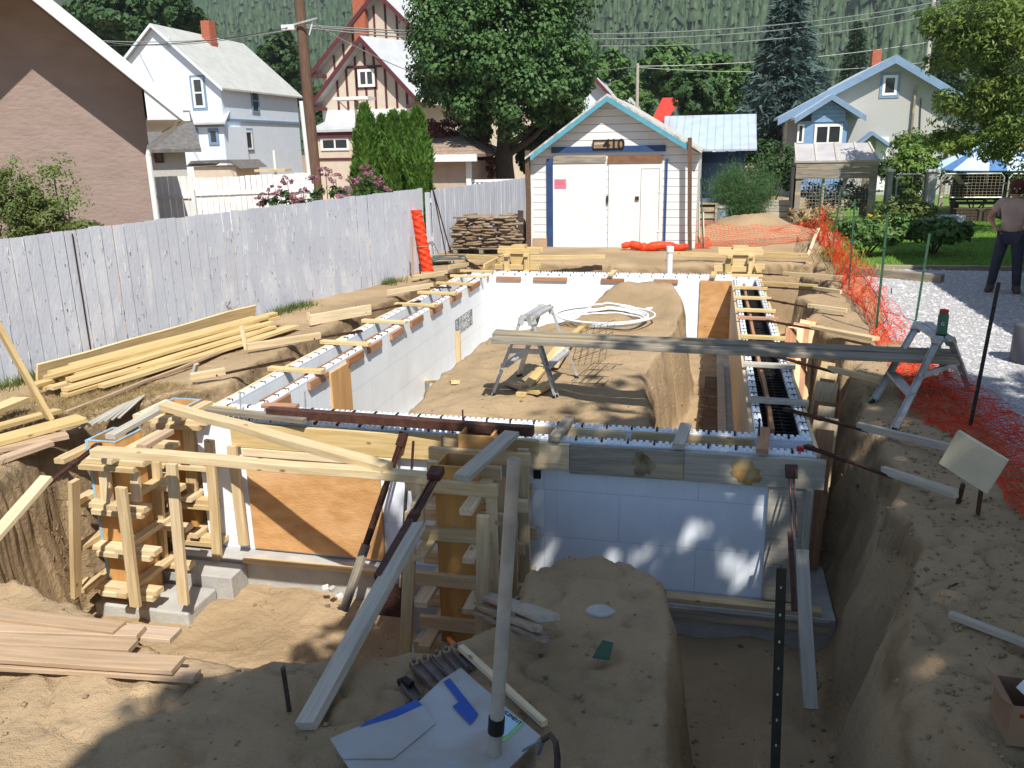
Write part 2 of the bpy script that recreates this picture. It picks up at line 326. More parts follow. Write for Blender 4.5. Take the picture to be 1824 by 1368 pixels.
def soil_speckle(m):
    t=m.node_tree;N=t.nodes;L=t.links;b=N['Principled BSDF'];g=N.new('ShaderNodeNewGeometry');n=N.new('ShaderNodeTexVoronoi');n.inputs['Scale'].default_value=16;L.new(g.outputs['Position'],n.inputs['Vector'])
    r=N.new('ShaderNodeValToRGB');r.color_ramp.elements[0].position=.04;r.color_ramp.elements[0].color=(.5,.45,.4,1);r.color_ramp.elements[1].position=.09;r.color_ramp.elements[1].color=(1,1,1,1);L.new(n.outputs['Distance'],r.inputs[0])
    x=N.new('ShaderNodeMix');x.data_type='RGBA';x.blend_type='MULTIPLY';x.inputs[0].default_value=.7;L.new(b.inputs['Base Color'].links[0].from_socket,x.inputs[6]);L.new(r.outputs[0],x.inputs[7]);L.new(x.outputs[2],b.inputs['Base Color'])
soil_speckle(K['sand'])
def topsoil(m):
    # darker rooty layer showing in the upper part of the cut faces
    t=m.node_tree;N=t.nodes;L=t.links;b=N['Principled BSDF'];g=N.new('ShaderNodeNewGeometry');s=N.new('ShaderNodeSeparateXYZ');L.new(g.outputs['Position'],s.inputs[0]);n=N.new('ShaderNodeTexNoise');n.inputs['Scale'].default_value=4;n.inputs['Detail'].default_value=6;L.new(g.outputs['Position'],n.inputs['Vector'])
    a=N.new('ShaderNodeMath');a.operation='MULTIPLY_ADD';a.inputs[1].default_value=.5;L.new(n.outputs[0],a.inputs[0]);L.new(s.outputs[2],a.inputs[2])
    r=N.new('ShaderNodeValToRGB');e=r.color_ramp.elements;e[0].position=.0;e[0].color=(0,0,0,1);e[1].position=.12;e[1].color=(1,1,1,1);k=e.new(.30);k.color=(1,1,1,1);k=e.new(.42);k.color=(0,0,0,1);o=N.new('ShaderNodeMath');o.operation='ADD';o.inputs[1].default_value=.0;L.new(a.outputs[0],o.inputs[0]);L.new(o.outputs[0],r.inputs[0])
    z=N.new('ShaderNodeSeparateXYZ');L.new(g.outputs['Normal'],z.inputs[0]);st=N.new('ShaderNodeMapRange');st.inputs[1].default_value=.7;st.inputs[2].default_value=.2;L.new(z.outputs[2],st.inputs[0]);mu=N.new('ShaderNodeMath');mu.operation='MULTIPLY';L.new(r.outputs[0],mu.inputs[0]);L.new(st.outputs[0],mu.inputs[1])
    x=N.new('ShaderNodeMix');x.data_type='RGBA';x.inputs[7].default_value=(.22,.155,.09,1);L.new(mu.outputs[0],x.inputs[0]);L.new(b.inputs['Base Color'].links[0].from_socket,x.inputs[6]);L.new(x.outputs[2],b.inputs['Base Color'])
topsoil(K['sand'])
gr=npmesh('ground',np.stack([X.ravel(),Y.ravel(),Z.ravel()],1),Fq,'sand',smooth=True,origin=(0,0,0)); tag(gr,kind='structure')
# clods and small stones on the sand
def clods(n,xr,yr,s,m,name,label,seed,cond=None):
    g=np.random.default_rng(seed); x=g.uniform(*xr,n);y=g.uniform(*yr,n)
    if cond is not None: k=cond(x,y); x=x[k];y=y[k]
    n=len(x); z=height(x,y); r=s*g.lognormal(0,.45,n)
    base=np.array([(1,0,0),(-1,0,0),(0,1,0),(0,-1,0),(0,0,.7),(0,0,-.7)],float); T=np.array([(0,2,4),(2,1,4),(1,3,4),(3,0,4),(2,0,5),(1,2,5),(3,1,5),(0,3,5)])
    a=g.uniform(0,6.28,n); B=base[None]*g.uniform(.6,1.3,(n,6,1))*r[:,None,None]; c,s_=np.cos(a),np.sin(a)
    V=np.stack([B[...,0]*c[:,None]-B[...,1]*s_[:,None],B[...,0]*s_[:,None]+B[...,1]*c[:,None],B[...,2]],-1)+np.stack([x,y,z+r*.25],1)[:,None]
    F=(T[None]+6*np.arange(n)[:,None,None]).reshape(-1,3)
    o=npmesh(name,V.reshape(-1,3),F,m); tag(o,label,'clods',kind='stuff'); return o
K['clod']=mat('sand_clod',(.36,.26,.16),(.22,.16,.10),3,.95,coord='pos')
o=clods(3000,(-6.5,2.2),(2.3,12),.0075,'clod','sand_clods','small crumbs and clods scattered over the dug sand',1)
d_=lambda x,y: sdpoly(x,y,EXC)
clods(9000,(-5.2,2.3),(2.4,16.5),.013,'clod','fallen_crumbs','crumbled soil fallen along the foot of the cut trench faces',3,lambda x,y:(d_(x,y)<.02)&(d_(x,y)>-.22))
clods(2600,(.9,2.4),(2.6,9.5),.009,'clod','bank_crumbs','crumbs and small lumps scattered over the right bank',4,lambda x,y:d_(x,y)>.12)
K['pebble']=mat('dark_pebble',(.10,.085,.07),(.16,.13,.10),9,.9,coord='pos')
o=clods(110,(-5,2.),(2.5,7),.012,'pebble','dark_pebbles','dark little stones lying in the foreground sand',2)
# lawn and gravel: sheets just above the sand
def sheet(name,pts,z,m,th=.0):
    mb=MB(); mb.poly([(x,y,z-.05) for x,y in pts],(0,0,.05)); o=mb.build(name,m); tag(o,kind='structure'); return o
K['gravel']=mat('pale_gravel',(.50,.49,.49),(.26,.26,.27),60,.9,1.,60,coord='pos',c3=(.62,.61,.60),s3=40,lo=.42,hi=.58)
K['lawn']=mat('lawn_soil',(.10,.20,.03),(.15,.25,.04),5,.9,.6,40,coord='pos',c3=(.17,.20,.06),s3=.4)
gp=[P(1448,487)[:2],(2.55,15.2),(2.35,13),(2.1,11),(1.95,9),(2.1,7.2),(2.35,5.4),(2.5,3.5),(2.6,-2),(30,-2),(30,16.2),P(1530,478)[:2]]
LY=16.15
gp=[(2.62,LY-.05),(2.45,13),(2.15,11),(1.98,9),(2.05,7.4),(2.15,6.0),(2.2,4.6),(2.3,3.2),(2.4,-3),(14,-3),(14,LY-.05)]
sheet('gravel',gp,.0,'gravel')
lp=[(2.8,LY+.05),(40,LY+.05),(40,60),(6.0,60),(5.2,34),(3.6,29),(2.6,25.5),(2.2,21.5),(2.4,18.2)]
sheet('lawn',lp,.012,'lawn')
board('timber_edging',(2.9,LY,.03),(9.,LY,.03),.10,.10,'greywood',label='long dark timber edging between lawn and gravel',cat='edging')
board('sleeper_timber',P(1500,481,.06),P(1679,497,.06),.17,.14,'greywood',label='short weathered sleeper lying on the gravel in front of the lawn edging',cat='timber')
def pts_in(poly,n,xr,yr,seed):
    g=np.random.default_rng(seed); x=g.uniform(*xr,n);y=g.uniform(*yr,n); k=sdpoly(x,y,poly)<-.03; return x[k],y[k],g
def stones(name,label,poly,n,xr,yr,s,m,seed,z0=.0):
    x,y,g=pts_in(poly,n,xr,yr,seed); n=len(x); r=s*g.lognormal(0,.35,n)
    base=np.array([(1,0,0),(-1,0,0),(0,1,0),(0,-1,0),(0,0,.6),(0,0,-.6)],float); T=np.array([(0,2,4),(2,1,4),(1,3,4),(3,0,4)])
    a=g.uniform(0,6.28,n); B=base[None]*g.uniform(.6,1.3,(n,6,1))*r[:,None,None]; c,s_=np.cos(a),np.sin(a)
    V=np.stack([B[...,0]*c[:,None]-B[...,1]*s_[:,None],B[...,0]*s_[:,None]+B[...,1]*c[:,None],B[...,2]],-1)+np.stack([x,y,z0+r*.1],1)[:,None]
    F=(T[None]+6*np.arange(n)[:,None,None]).reshape(-1,3)
    tag(npmesh(name,V.reshape(-1,3),F,m),label,'gravel stones',kind='stuff')
K['stone']=mat('gravel_stone',(.55,.54,.54),(.32,.32,.34),14,.85,coord='pos',c3=(.66,.65,.63),s3=9)
stones('gravel_stones','loose grey white gravel stones of the drive',gp,30000,(1.9,6.2),(4.,LY),.017,'stone',5)
def blades(name,label,x,y,z,h,w,m,seed,lean=.4,cat='grass'):
    g=np.random.default_rng(seed); n=len(x); a=g.uniform(0,6.28,n); l=g.uniform(0,lean,n)*h*1.0; b=g.uniform(0,6.28,n); hh=h*g.uniform(.6,1.3,n)
    p=np.stack([x,y,z],1); d=np.stack([np.cos(a),np.sin(a),a*0],1)*w; t=p+np.stack([np.cos(b)*l,np.sin(b)*l,hh],1)
    V=np.stack([p-d/2,p+d/2,t],1).reshape(-1,3); F=np.arange(3*n).reshape(-1,3)
    o=npmesh(name,V,F,m); tag(o,label,cat,kind='stuff'); return o
x,y,g=pts_in(lp,52000,(2.2,8.5),(16.3,27),9); blades('lawn_grass','short bright green mown grass of the lawn',x,y,np.full(len(x),.0),.05,.02,'grass',10,.8)
# straw on the left bank and weeds along the fence
g=np.random.default_rng(12); n=16000; x=g.normal(-5.6,.42,n); y=g.uniform(4.2,7.2,n); k=(sdpoly(x,y,EXC)>-.16)&(x<-4.7)&(fbm(x,y,1.3,3,77)>-.12); x=x[k];y=y[k]
blades('dry_straw','dry matted straw hanging over the left edge of the pit',x,y,height(x,y)+.0,.05,.007,'straw',13,2.6,'straw')
def fence_x(y): return -6.8+(y-8.14)*(1.6/6.73)
n=5200; y=g.uniform(5.5,14.5,n); x=fence_x(y)+.08+np.abs(g.normal(0,.12,n)); k=fbm(x,y,.8,2,91)>.02; x=x[k];y=y[k]
blades('fence_weeds','green weeds and grass tufts along the foot of the white fence',x,y,height(x,y)-.01,.11,.012,'leafo',14,1.1,'weeds')
# wood chips strip along inner foot of right wall
n=2600; x=g.uniform(-.02,.34,n); y=g.uniform(6.7,12.5,n); a=g.uniform(0,3.14,n); z=height(x,y)+.02; L_=g.uniform(.03,.09,n)
d=np.stack([np.cos(a)*L_/2,np.sin(a)*L_/2,g.uniform(-.01,.01,n)],1); e=np.stack([-np.sin(a)*.012,np.cos(a)*.012,a*0],1); p=np.stack([x,y,z],1)
V=np.stack([p-d-e,p+d-e,p+d+e,p-d+e],1).reshape(-1,3)
K['chips']=mat('wood_chips',(.34,.25,.18),(.16,.11,.07),3,.9,coord='pos')
tag(npmesh('wood_chips',V,np.arange(4*n).reshape(-1,4),'chips'),'pale wood chips strewn on the trench floor beside the inner face of the right wall','wood chips',kind='stuff')
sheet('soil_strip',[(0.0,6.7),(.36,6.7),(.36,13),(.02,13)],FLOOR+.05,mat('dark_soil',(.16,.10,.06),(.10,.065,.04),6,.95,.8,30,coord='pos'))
# ================= FOUNDATION FORMS
XL0,XL1,XR0,XR1,YF0,YF1,YR0,YR1=-4.33,-3.90,.42,.84,6.2,6.6,14.7,15.1
PT=.068; ZB=-1.22
def joints(m,vec,per_h=.41,per_l=1.22):
    t=m.node_tree;N=t.nodes;L=t.links;b=N['Principled BSDF']; g=N.new('ShaderNodeNewGeometry')
    d=N.new('ShaderNodeVectorMath');d.operation='DOT_PRODUCT';L.new(g.outputs['Position'],d.inputs[0]);d.inputs[1].default_value=vec
    s=N.new('ShaderNodeSeparateXYZ');L.new(g.outputs['Position'],s.inputs[0]); c=N.new('ShaderNodeCombineXYZ');L.new(d.outputs['Value'],c.inputs[0])
    zo=N.new('ShaderNodeMath');zo.operation='ADD';zo.inputs[1].default_value=.02;L.new(s.outputs[2],zo.inputs[0]);L.new(zo.outputs[0],c.inputs[1])
    br=N.new('ShaderNodeTexBrick');L.new(c.outputs[0],br.inputs[0]);br.inputs['Scale'].default_value=1;br.inputs['Brick Width'].default_value=per_l;br.inputs['Row Height'].default_value=per_h;br.inputs['Mortar Size'].default_value=.004;br.inputs['Mortar Smooth'].default_value=.1
    br.inputs['Color1'].default_value=br.inputs['Color2'].default_value=(1,1,1,1);br.inputs['Mortar'].default_value=(.80,.81,.83,1)
    mx=N.new('ShaderNodeMix');mx.data_type='RGBA';mx.blend_type='MULTIPLY';mx.inputs[0].default_value=1;L.new(b.inputs['Base Color'].links[0].from_socket,mx.inputs[6]);L.new(br.outputs[0],mx.inputs[7]);L.new(mx.outputs[2],b.inputs['Base Color'])
    # fine vertical ribs of moulded foam
    w=N.new('ShaderNodeMath');w.operation='MULTIPLY';w.inputs[1].default_value=1/.1016;L.new(d.outputs['Value'],w.inputs[0]);f=N.new('ShaderNodeMath');f.operation='FRACT';L.new(w.outputs[0],f.inputs[0])
    r=N.new('ShaderNodeValToRGB');r.color_ramp.elements[0].position=.03;r.color_ramp.elements[1].position=.07;L.new(f.outputs[0],r.inputs[0])
    bm=N.new('ShaderNodeBump');bm.inputs['Strength'].default_value=.5;bm.inputs['Distance'].default_value=.003;L.new(r.outputs[0],bm.inputs['Height'])
    b2=N.new('ShaderNodeBump');b2.inputs['Strength'].default_value=.7;b2.inputs['Distance'].default_value=.006;L.new(br.outputs['Color'],b2.inputs['Height']);L.new(bm.outputs[0],b2.inputs['Normal']);L.new(b2.outputs[0],b.inputs['Normal'])
    return m
K['foamX']=joints(mat('foam_block_a',(.84,.88,.92),(.80,.84,.88),5,.75,coord='pos',c3=(.77,.80,.83),s3=1.3),(0,1,0))
K['foamY']=joints(mat('foam_block_b',(.83,.88,.95),(.78,.84,.92),5,.75,coord='pos',c3=(.74,.80,.88),s3=1.3),(1,0,0))
def nubs(mb,a,b,th_axis,z):
    L=(Vector(b)-Vector(a)).length; d=(Vector(b)-Vector(a)).normalized(); n=int(L/.05); o=Vector((1,0,0)) if th_axis==0 else Vector((0,1,0))
    for i in range(n):
        for s in (-1,1):
            p=Vector(a)+d*(i*.05+.025)+o*s*.017
            dd=(.022,.028,.018) if th_axis==0 else (.028,.022,.018)
            mb.box((p.x,p.y,z+.009),dd)
def icf(name,label,axis,lo,hi,a,b,web='black',webn=.2):
    """axis 0: wall runs along x between a..b, thick in y lo..hi ; axis 1: runs along y"""
    root=thing(name,label,'foundation wall',((a+b)/2,(lo+hi)/2,ZB) if axis==0 else ((lo+hi)/2,(a+b)/2,ZB))
    fm='foamY' if axis==0 else 'foamX'
    for (q0,q1) in ((lo,lo+PT),(hi-PT,hi)):
        mb=MB(); c=(q0+q1)/2
        if axis==0: mb.bb((a,q0,ZB),(b,q1,0)); nubs(mb,(a,c,0),(b,c,0),1,0)
        else: mb.bb((q0,a,ZB),(q1,b,0)); nubs(mb,(c,a,0),(c,b,0),0,0)
        mb.build('foam_panel',fm,root)
    w=MB()
    x=a+.12
    while x<b-.05:
        for z0 in ((-.12,-.30,-.55,-.8) if web else (-.2,-.5)):
            for k in range(3):
                h=.02; zz=z0-k*.035
                if axis==0: w.bb((x,lo+PT,zz),(x+.012,hi-PT,zz+h*.6))
                else: w.bb((lo+PT,x,zz),(hi-PT,x+.012,zz+h*.6))
        for q in (lo+PT,hi-PT-.012):
            if web is None: continue
            if axis==0: w.bb((x-.02,q,-.35),(x+.03,q+.012,-.03))
            else: w.bb((q,x-.02,-.35),(q+.012,x+.03,-.03))
        x+=webn
    x=a+.12
    while x<b-.05:
        for c_ in (lo+PT/2,hi-PT/2):
            if axis==0: w.bb((x-.008,c_-.03,.001),(x+.008,c_+.03,.022))
            else: w.bb((c_-.03,x-.008,.001),(c_+.03,x+.008,.022))
        x+=.2032
    w.build('web_tie','black',root)
    return root
fr=icf('foundation_wall','front white foam foundation wall across the near end of the dig',0,YF0,YF1,XL0,XR1,web=None)
rr=icf('foundation_wall','bright white foam foundation wall across the far end, nearest the garage',0,YR0,YR1,XL0,XR1,web=None)
lw=icf('foundation_wall','long left white foam foundation wall running beside the fence',1,XL0,XL1,YF1,YR0,web=None)
rw=icf('foundation_wall','long right white foam foundation wall with black ties showing in its slot',1,XR0,XR1,YF1,YR0,webn=.1)
def bit(parent,name,a,b,m): return MB().bb(a,b).build(name,m,parent)
# cavity boards seen in the slots
for (x0,x1) in ((-3.7,-2.0),(-1.35,-.60),(-.55,.40)): board('cavity_board',(x0,6.505,-.07),(x1,6.505,-.07),.03,.14,'pine' if x0>-2 else 'cedar',parent=fr)
board('cavity_board',(.57,6.8,-.05),(.57,14.3,-.05),.035,.09,'cedar',parent=rw)
board('cavity_board',(-4.03,6.8,-.05),(-4.03,14.5,-.05),.03,.09,'cedar',parent=lw)
for k in range(2): 
    mb=MB(); 
    for y0 in np.arange(6.9,14.2,.31): mb.tube([(.68+k*.05,y0,-.14-k*.1),(.69+k*.05,y0+.33,-.15-k*.1)],.008,5,False)
    mb.build('rebar','dsteel',rw)
# footings
ft=thing('concrete_footing','pale grey concrete footing running under the front foundation wall','footing',(-1.7,6.4,FLOOR-.2))
MB().bb((-4.6,5.98,FLOOR-.4),(1.05,6.85,ZB-.002)).build('strip','conc',ft,bevel=.01)
for x0,x1,y0,y1 in ((-4.72,-3.84,5.72,5.975),(-2.2,-1.15,5.62,5.975)): MB().bb((x0,y0,FLOOR-.4),(x1,y1,ZB-.03)).build('pier_base','conc',ft,bevel=.01)
board('edge_form',(-3.85,5.96,ZB+.022),(-2.35,5.96,ZB+.022),.06,.035,'pine',parent=ft)
board('edge_form',(-.3,6.05,ZB+.02),(.95,6.05,ZB+.02),.10,.04,'pine',parent=ft); board('edge_form',(-.4,5.955,ZB-.05),(1.0,5.955,ZB-.05),.03,.09,'greywood',parent=ft)
f2=MB().bb((-4.85,5.28,FLOOR-.5),(-3.98,5.7,ZB-.13)).build('concrete_footing','conc',bevel=.015); tag(f2,'rough grey concrete pad under the near left form column','footing')
f2=MB().bb((-2.1,5.2,FLOOR-.5),(-1.35,5.6,FLOOR-.12)).build('concrete_footing','conc',bevel=.015); tag(f2,'low concrete pad half buried under the near middle form column','footing')
f2=MB().bb((.2,6.9,FLOOR-.3),(1.0,15.2,ZB-.002)).build('concrete_footing','conc'); tag(f2,'long concrete footing under the right foundation wall','footing')
f2=MB().bb((-4.5,6.9,FLOOR-.3),(-3.7,15.3,ZB-.002)).build('concrete_footing','conc'); tag(f2,'long concrete footing under the left foundation wall','footing')
# plywood panels on the walls (parts of the walls)
a=PY(440,805,6.16); b=PY(672,1000,6.16)
bit(fr,'plywood_panel',(-3.86,6.165,ZB+.03),(-2.62,6.197,-.20),'osb')
board('panel_rail',(-3.86,6.14,-.26),(-2.45,6.14,-.26),.035,.07,'pine',parent=fr)
bit(fr,'corner_panel',(.515,6.15,ZB+.02),(.84,6.197,-.24),'silver')
board('corner_post',(.80,6.12,ZB),(.80,6.12,-.24),.05,.06,'silver',parent=fr)
def blot(parent,a,b,m):
    cx_,cz_=(a[0]+b[0])/2,(a[2]+b[2])/2; pts=[]
    for i in range(22): t=2*math.pi*i/22; k=random.uniform(.55,1.05); pts.append((cx_+(b[0]-a[0])/2*math.cos(t)*k,a[1],cz_+max(-.5*(b[2]-a[2]),min(.5*(b[2]-a[2]),(b[2]-a[2])*.62*math.sin(t)*k))))
    MB().poly(pts,(0,.003,0)).build('stain_patch',m,parent)
for x0,x1,zc,h,mm in ((-3.95,-2.05,-.11,.215,'pine2'),(-1.42,-1.0,-.12,.22,'pine'),(-.995,-.12,-.13,.235,'greywood'),(-.115,.90,-.13,.235,'silver')):
    board('waler_board',(x0,6.15,zc),(x1,6.15,zc),.04,h,mm,parent=fr,bev=.004)
blot(fr,(.2,6.126,-.245),(.46,6.129,-.05),mat('wet_stain',(.28,.14,.03),(.50,.36,.16),7,.7,coord='pos'))
blot(fr,(-.52,6.126,-.23),(-.33,6.129,-.03),mat('wet_stain_dark',(.12,.08,.03),(.34,.28,.18),9,.7,coord='pos'))
bit(fr,'red_clip',(.70,6.21,.018),(.75,6.25,.05),mat('red_plastic',(.5,.02,.02),None,5,.5))
bit(rr,'plywood_panel',(-.13,14.66,ZB),(.418,14.697,-.03),'osb')
for i,(y0,y1) in enumerate(((6.62,9.05),(9.06,11.5),(11.51,14.6))): bit(rw,'plywood_panel',(.385,y0,ZB+.05),(.418,y1,-.02),mat('pale_plywood_%s'%'abc'[i],(.60,.46,.30),(.54,.40,.25),1,.7,.1,20,(4,1,4)))
bit(rw,'base_plank',(.20,6.65,ZB-.02),(.30,13.5,ZB+.06),'silver')
v0=PX(585,650,XL1); v1=PX(620,645,XL1)
bit(lw,'plywood_strip',(XL1+.002,min(v0.y,v1.y),-1.1),(XL1+.022,max(v0.y,v1.y),-.06),'plyd')
# ledger blocks along the inner face of the left wall and rear wall
nb=0
for (x0,y0,x1,y1) in ((476,713,513,697),(548,675,581,655),(618,647,645,625),(655,617,677,602),(695,593,716,579),(731,571,751,556),(767,551,786,540),(802,532,820,521),(834,512,853,502),(868,494,884,485)):
    a=P(x0,y0,-.04); b=P(x1,y1,-.04); a=PX(x0,y0+4,XL1+.01); b=PX(x1,y1+4,XL1+.01)
    board('ledger_block',(XL1+.02,a.y,-.055),(XL1+.02,b.y,-.055),.035,.085,'cedar',parent=lw)
for x0,x1 in ((884,928),(950,1010),(1071,1112),(1165,1208)):
    a=PY(x0,489,14.68); b=PY(x1,491,14.68); board('ledger_block',(a.x,14.68,-.06),(b.x,14.68,-.06),.035,.07,'cedar',parent=rr)
# outer edge board of the left wall
board('edge_board',(XL0-.03,6.3,-.03),(XL0-.03,10.6,-.03),.035,.09,'pine',parent=lw); board('edge_board',(XL0-.03,10.61,-.03),(XL0-.03,15.0,-.03),.035,.09,'pine',parent=lw)
board('edge_board',(XR1+.02,6.25,-.1),(XR1+.02,14.9,-.1),.03,.2,'pine',parent=rw)
ORD=['first','second','third','fourth','fifth','sixth','seventh','eighth','ninth','tenth','eleventh','twelfth']
# spacers across the left wall
for i,(x,y) in enumerate(((531,659),(621,611),(691,573),(748,543),(786,522),(812,505),(838,492),(858,483))):
    p=P(x,y,.04); c=XL0+.21; board('spacer_board',(c-.33,p.y+.02,.04),(c+.30,p.y-.02,.04),.09,.04,'pine2',label='pale wooden spacer laid across the left foam wall, %s from the near end'%ORD[i],cat='spacer board',group='spacers across the left wall')
for i,(x,y,mm) in enumerate(((1352,713,'silver'),(1352,650,'silver'),(1350,601,'pine2'),(1350,567,'cedar'),(1342,553,'pine2'),(1335,531,'pine2'),(1330,513,'pine2'),(1325,491,'pine2'))):
    p=P(x,y,.04); c=.63; board('spacer_board',(c-.24,p.y+.02,.042),(c+.27,p.y-.02,.042),.085 if mm!='cedar' else .05,.04,mm,label='wooden spacer laid across the right foam wall, %s from the near corner'%ORD[i],cat='spacer board',group='spacers across the right wall')
for i,(x,mm) in enumerate(((1000,'greywood'),(1211,'silver'),(1353,'cedar'))):
    p=P(x,800,.04); q=P(x,770,.04); board('spacer_board',(PY(x,780,6.45).x,6.10,.042),(PY(x,780,6.45).x+.04,6.62,.042),.09,.04,mm,label=['dark grey spacer over the front wall just right of the middle columns','pale grey spacer over the front wall halfway to its right corner','reddish spacer over the front wall at its right corner with a steel pin'][i],cat='spacer board')
for i,x in enumerate((1091,1270)):
    p=P(x,486,.03); board('spacer_board',(p.x,14.62,.04),(p.x+.02,15.16,.04),.09,.035,'pine2',label='small spacer block across the far wall, %s'%('near its middle' if i==0 else 'near its right corner'),cat='spacer board')
for x,y0,y1,m_,lb in ((1353,745,772,'dsteel','steel pin sticking up from the reddish spacer at the front right corner'),(427,697,726,'alu','steel pin standing in the left end of the front wall'),(543,697,726,'alu','steel pin standing in the front wall left of the brown beam'),(824,730,750,'rust','short rusty pin standing in the front wall behind the brown beam')):
    b=PY(x,y1,6.4); t=PY(x,y0,6.4); tag(MB().tube([(b.x,6.4,-.1),(t.x,6.4,t.z)],.008,6).build('rebar_dowel',m_),lb,'rebar dowel')
# ================= FORM COLUMNS
def form_column(label,cx,cy,w,zt,zb,levels,fx=.40,fy=.36,tint='plyd',ups=(),blue=False,pm='pine',d=None,flat=False,fx2=None,pu=(),fyb=None):
    """plywood box w x d ringed at each level by two boards along x and, on them, two along y; pu: uprights as (top px, top py, bottom px, bottom py, Y, width)"""
    d=d or w; r=thing('form_column',label,'form column',(cx,cy,zb)); h=w/2; k=d/2; t=.02; fx2=fx2 or fx; fyb=fyb or fy
    for (a,b) in (((cx-h,cy-k),(cx+h,cy-k+t)),((cx-h,cy+k-t),(cx+h,cy+k)),((cx-h,cy-k+t),(cx-h+t,cy+k-t)),((cx+h-t,cy-k+t),(cx+h,cy+k-t))):
        MB().bb((a[0],a[1],zb),(b[0],b[1],zt)).build('plywood_side',tint,r)
    if blue:
        mb=MB(); e=.004
        mb.bb((cx-h-e,cy-k-e,zt),(cx+h+e,cy-k+t,zt+e)); mb.bb((cx-h-e,cy+k-t,zt),(cx+h+e,cy+k+e,zt+e)); mb.bb((cx-h-e,cy-k+t,zt),(cx-h+t,cy+k-t,zt+e)); mb.bb((cx+h-t,cy-k+t,zt),(cx+h+e,cy+k-t,zt+e)); mb.bb((cx-h-e,cy-k-e,zb),(cx-h+.022,cy-k-.001,zt))
        mb.build('blue_edge','blueedge',r)
    xw,xt=(.10,.045) if flat else (.045,.10)
    for i,z in enumerate(levels):
        j=[random.uniform(-.04,.04) for _ in range(8)]; dz=.043 if flat else -.068
        for s,(a0,a1) in ((-1,j[:2]),(1,j[2:4])):
            yy=cy+s*(k+xw/2+.002); board('clamp_board',(cx-fx+a0,yy,z),(cx+fx2+a1,yy+random.uniform(-.008,.008),z+random.uniform(-.008,.008)),xw,xt,pm,parent=r)
        if flat: board('clamp_board',(cx-fx*.35+j[4],cy-k-xw*.75,z-.046),(cx+fx2*.9+j[5],cy-k-xw*.75,z-.046),xw,xt,pm,parent=r)
        for s,(a0,a1) in ((-1,j[4:6]),(1,j[6:8])):
            xx=cx+s*(h+.049); board('clamp_board',(xx,cy-fy+a0,z+dz),(xx+random.uniform(-.008,.008),cy+fyb+a1,z+dz),.09,.042,pm,parent=r)
    for (dx,dy,z0,z1,rot) in ups:
        board('upright',(cx+dx,cy+dy,z0),(cx+dx+random.uniform(-.015,.015),cy+dy,z1),*((.105,.042) if rot else (.042,.105)),pm,parent=r)
    for (x0,y0,x1,y1,Yu,wu) in pu: board('upright',PY(x1,y1,Yu),PY(x0,y0,Yu),wu,.04,pm,parent=r)
    return r
LV=[-1.18,-.82,-.45,-.07]
form_column('near left timber form column with a blue edged plywood box on top',-4.61,5.52,.27,.06,-1.42,LV,.30,.38,blue=True,d=.32,flat=True,fx2=.40,
  pu=((131,856,136,1062,5.08,.09),(216,868,242,1080,5.08,.085),(305,826,328,1075,5.24,.085),(278,822,292,1010,5.72,.075),(186,830,192,896,5.31,.095),(240,830,244,892,5.32,.075),(150,850,158,1000,5.9,.08)))
form_column('back left timber form column at the left end of the front wall',-4.59,6.36,.28,.07,-1.25,[z+.06 for z in LV],.26,.30,blue=True,d=.29,flat=True,fx2=.44,fyb=.18,
  pu=((372,784,390,1030,5.98,.085),(413,794,434,970,6.10,.085),(335,755,345,900,6.19,.10),(268,820,280,1000,6.0,.075)))
form_column('near middle timber form column in shade beside the long brace',-1.71,5.46,.26,.07,-1.48,[-1.40]+[z+.0 for z in LV],.32,.40,d=.28,
  pu=((733,912,722,1178,5.05,.085),(861,918,858,1150,5.04,.085),(875,872,880,1060,5.3,.075),(742,862,748,930,5.28,.08)))
form_column('middle timber form column against the front wall behind the near one',-1.68,5.97,.27,.12,-1.25,[z+.04 for z in LV],.34,.19,d=.25,fx2=.40,fyb=.12,
  pu=((912,842,914,1050,5.78,.08),(932,800,935,1045,5.95,.085),(892,850,895,1020,5.8,.08)))
# two yellow forms beyond the far wall
def far_form(label,px,py,Yf,w):
    c=PY(px,py,Yf); r=form_column(label,c.x,Yf,w,.42,-.35,[.32,.02,-.2],.42,.30,tint='pine2',pm='pine2',ups=((-.2,-.22,-.35,.28,1),(.2,-.22,-.35,.28,1)))
    return r
far_form('yellow timber column form behind the far left corner of the foundation',925,460,15.75,.26)
far_form('yellow timber column form behind the far right corner of the foundation',1318,460,15.9,.26)
for lb,a,b,w in (('yellow brace board running left from the far left column form',(832,457),(908,462),.09),('yellow brace board running right from the far left column form',(945,459),(1078,458),.09),('short board from the far left column form down to the wall corner',(905,452),(862,474),.08),('yellow board running left from the far right column form behind the wall',(1190,452),(1292,455),.09),('long yellow board running right from the far right column form',(1345,453),(1440,456),.1),('steep short board beside the far right column form',(1338,458),(1350,488),.08)):
    board('brace_board',P(*a,.12),P(*b,.12 if 'steep' not in lb else .03),.04,w,'pine2',label=lb,cat='brace board')
tag(board('timber_stake',P(1437,460,-.05),P(1437,421,.0)+Vector((0,-2.2,.40)),.06,.03,'pine'),'upright pale stake at the end of the long yellow board','stake')
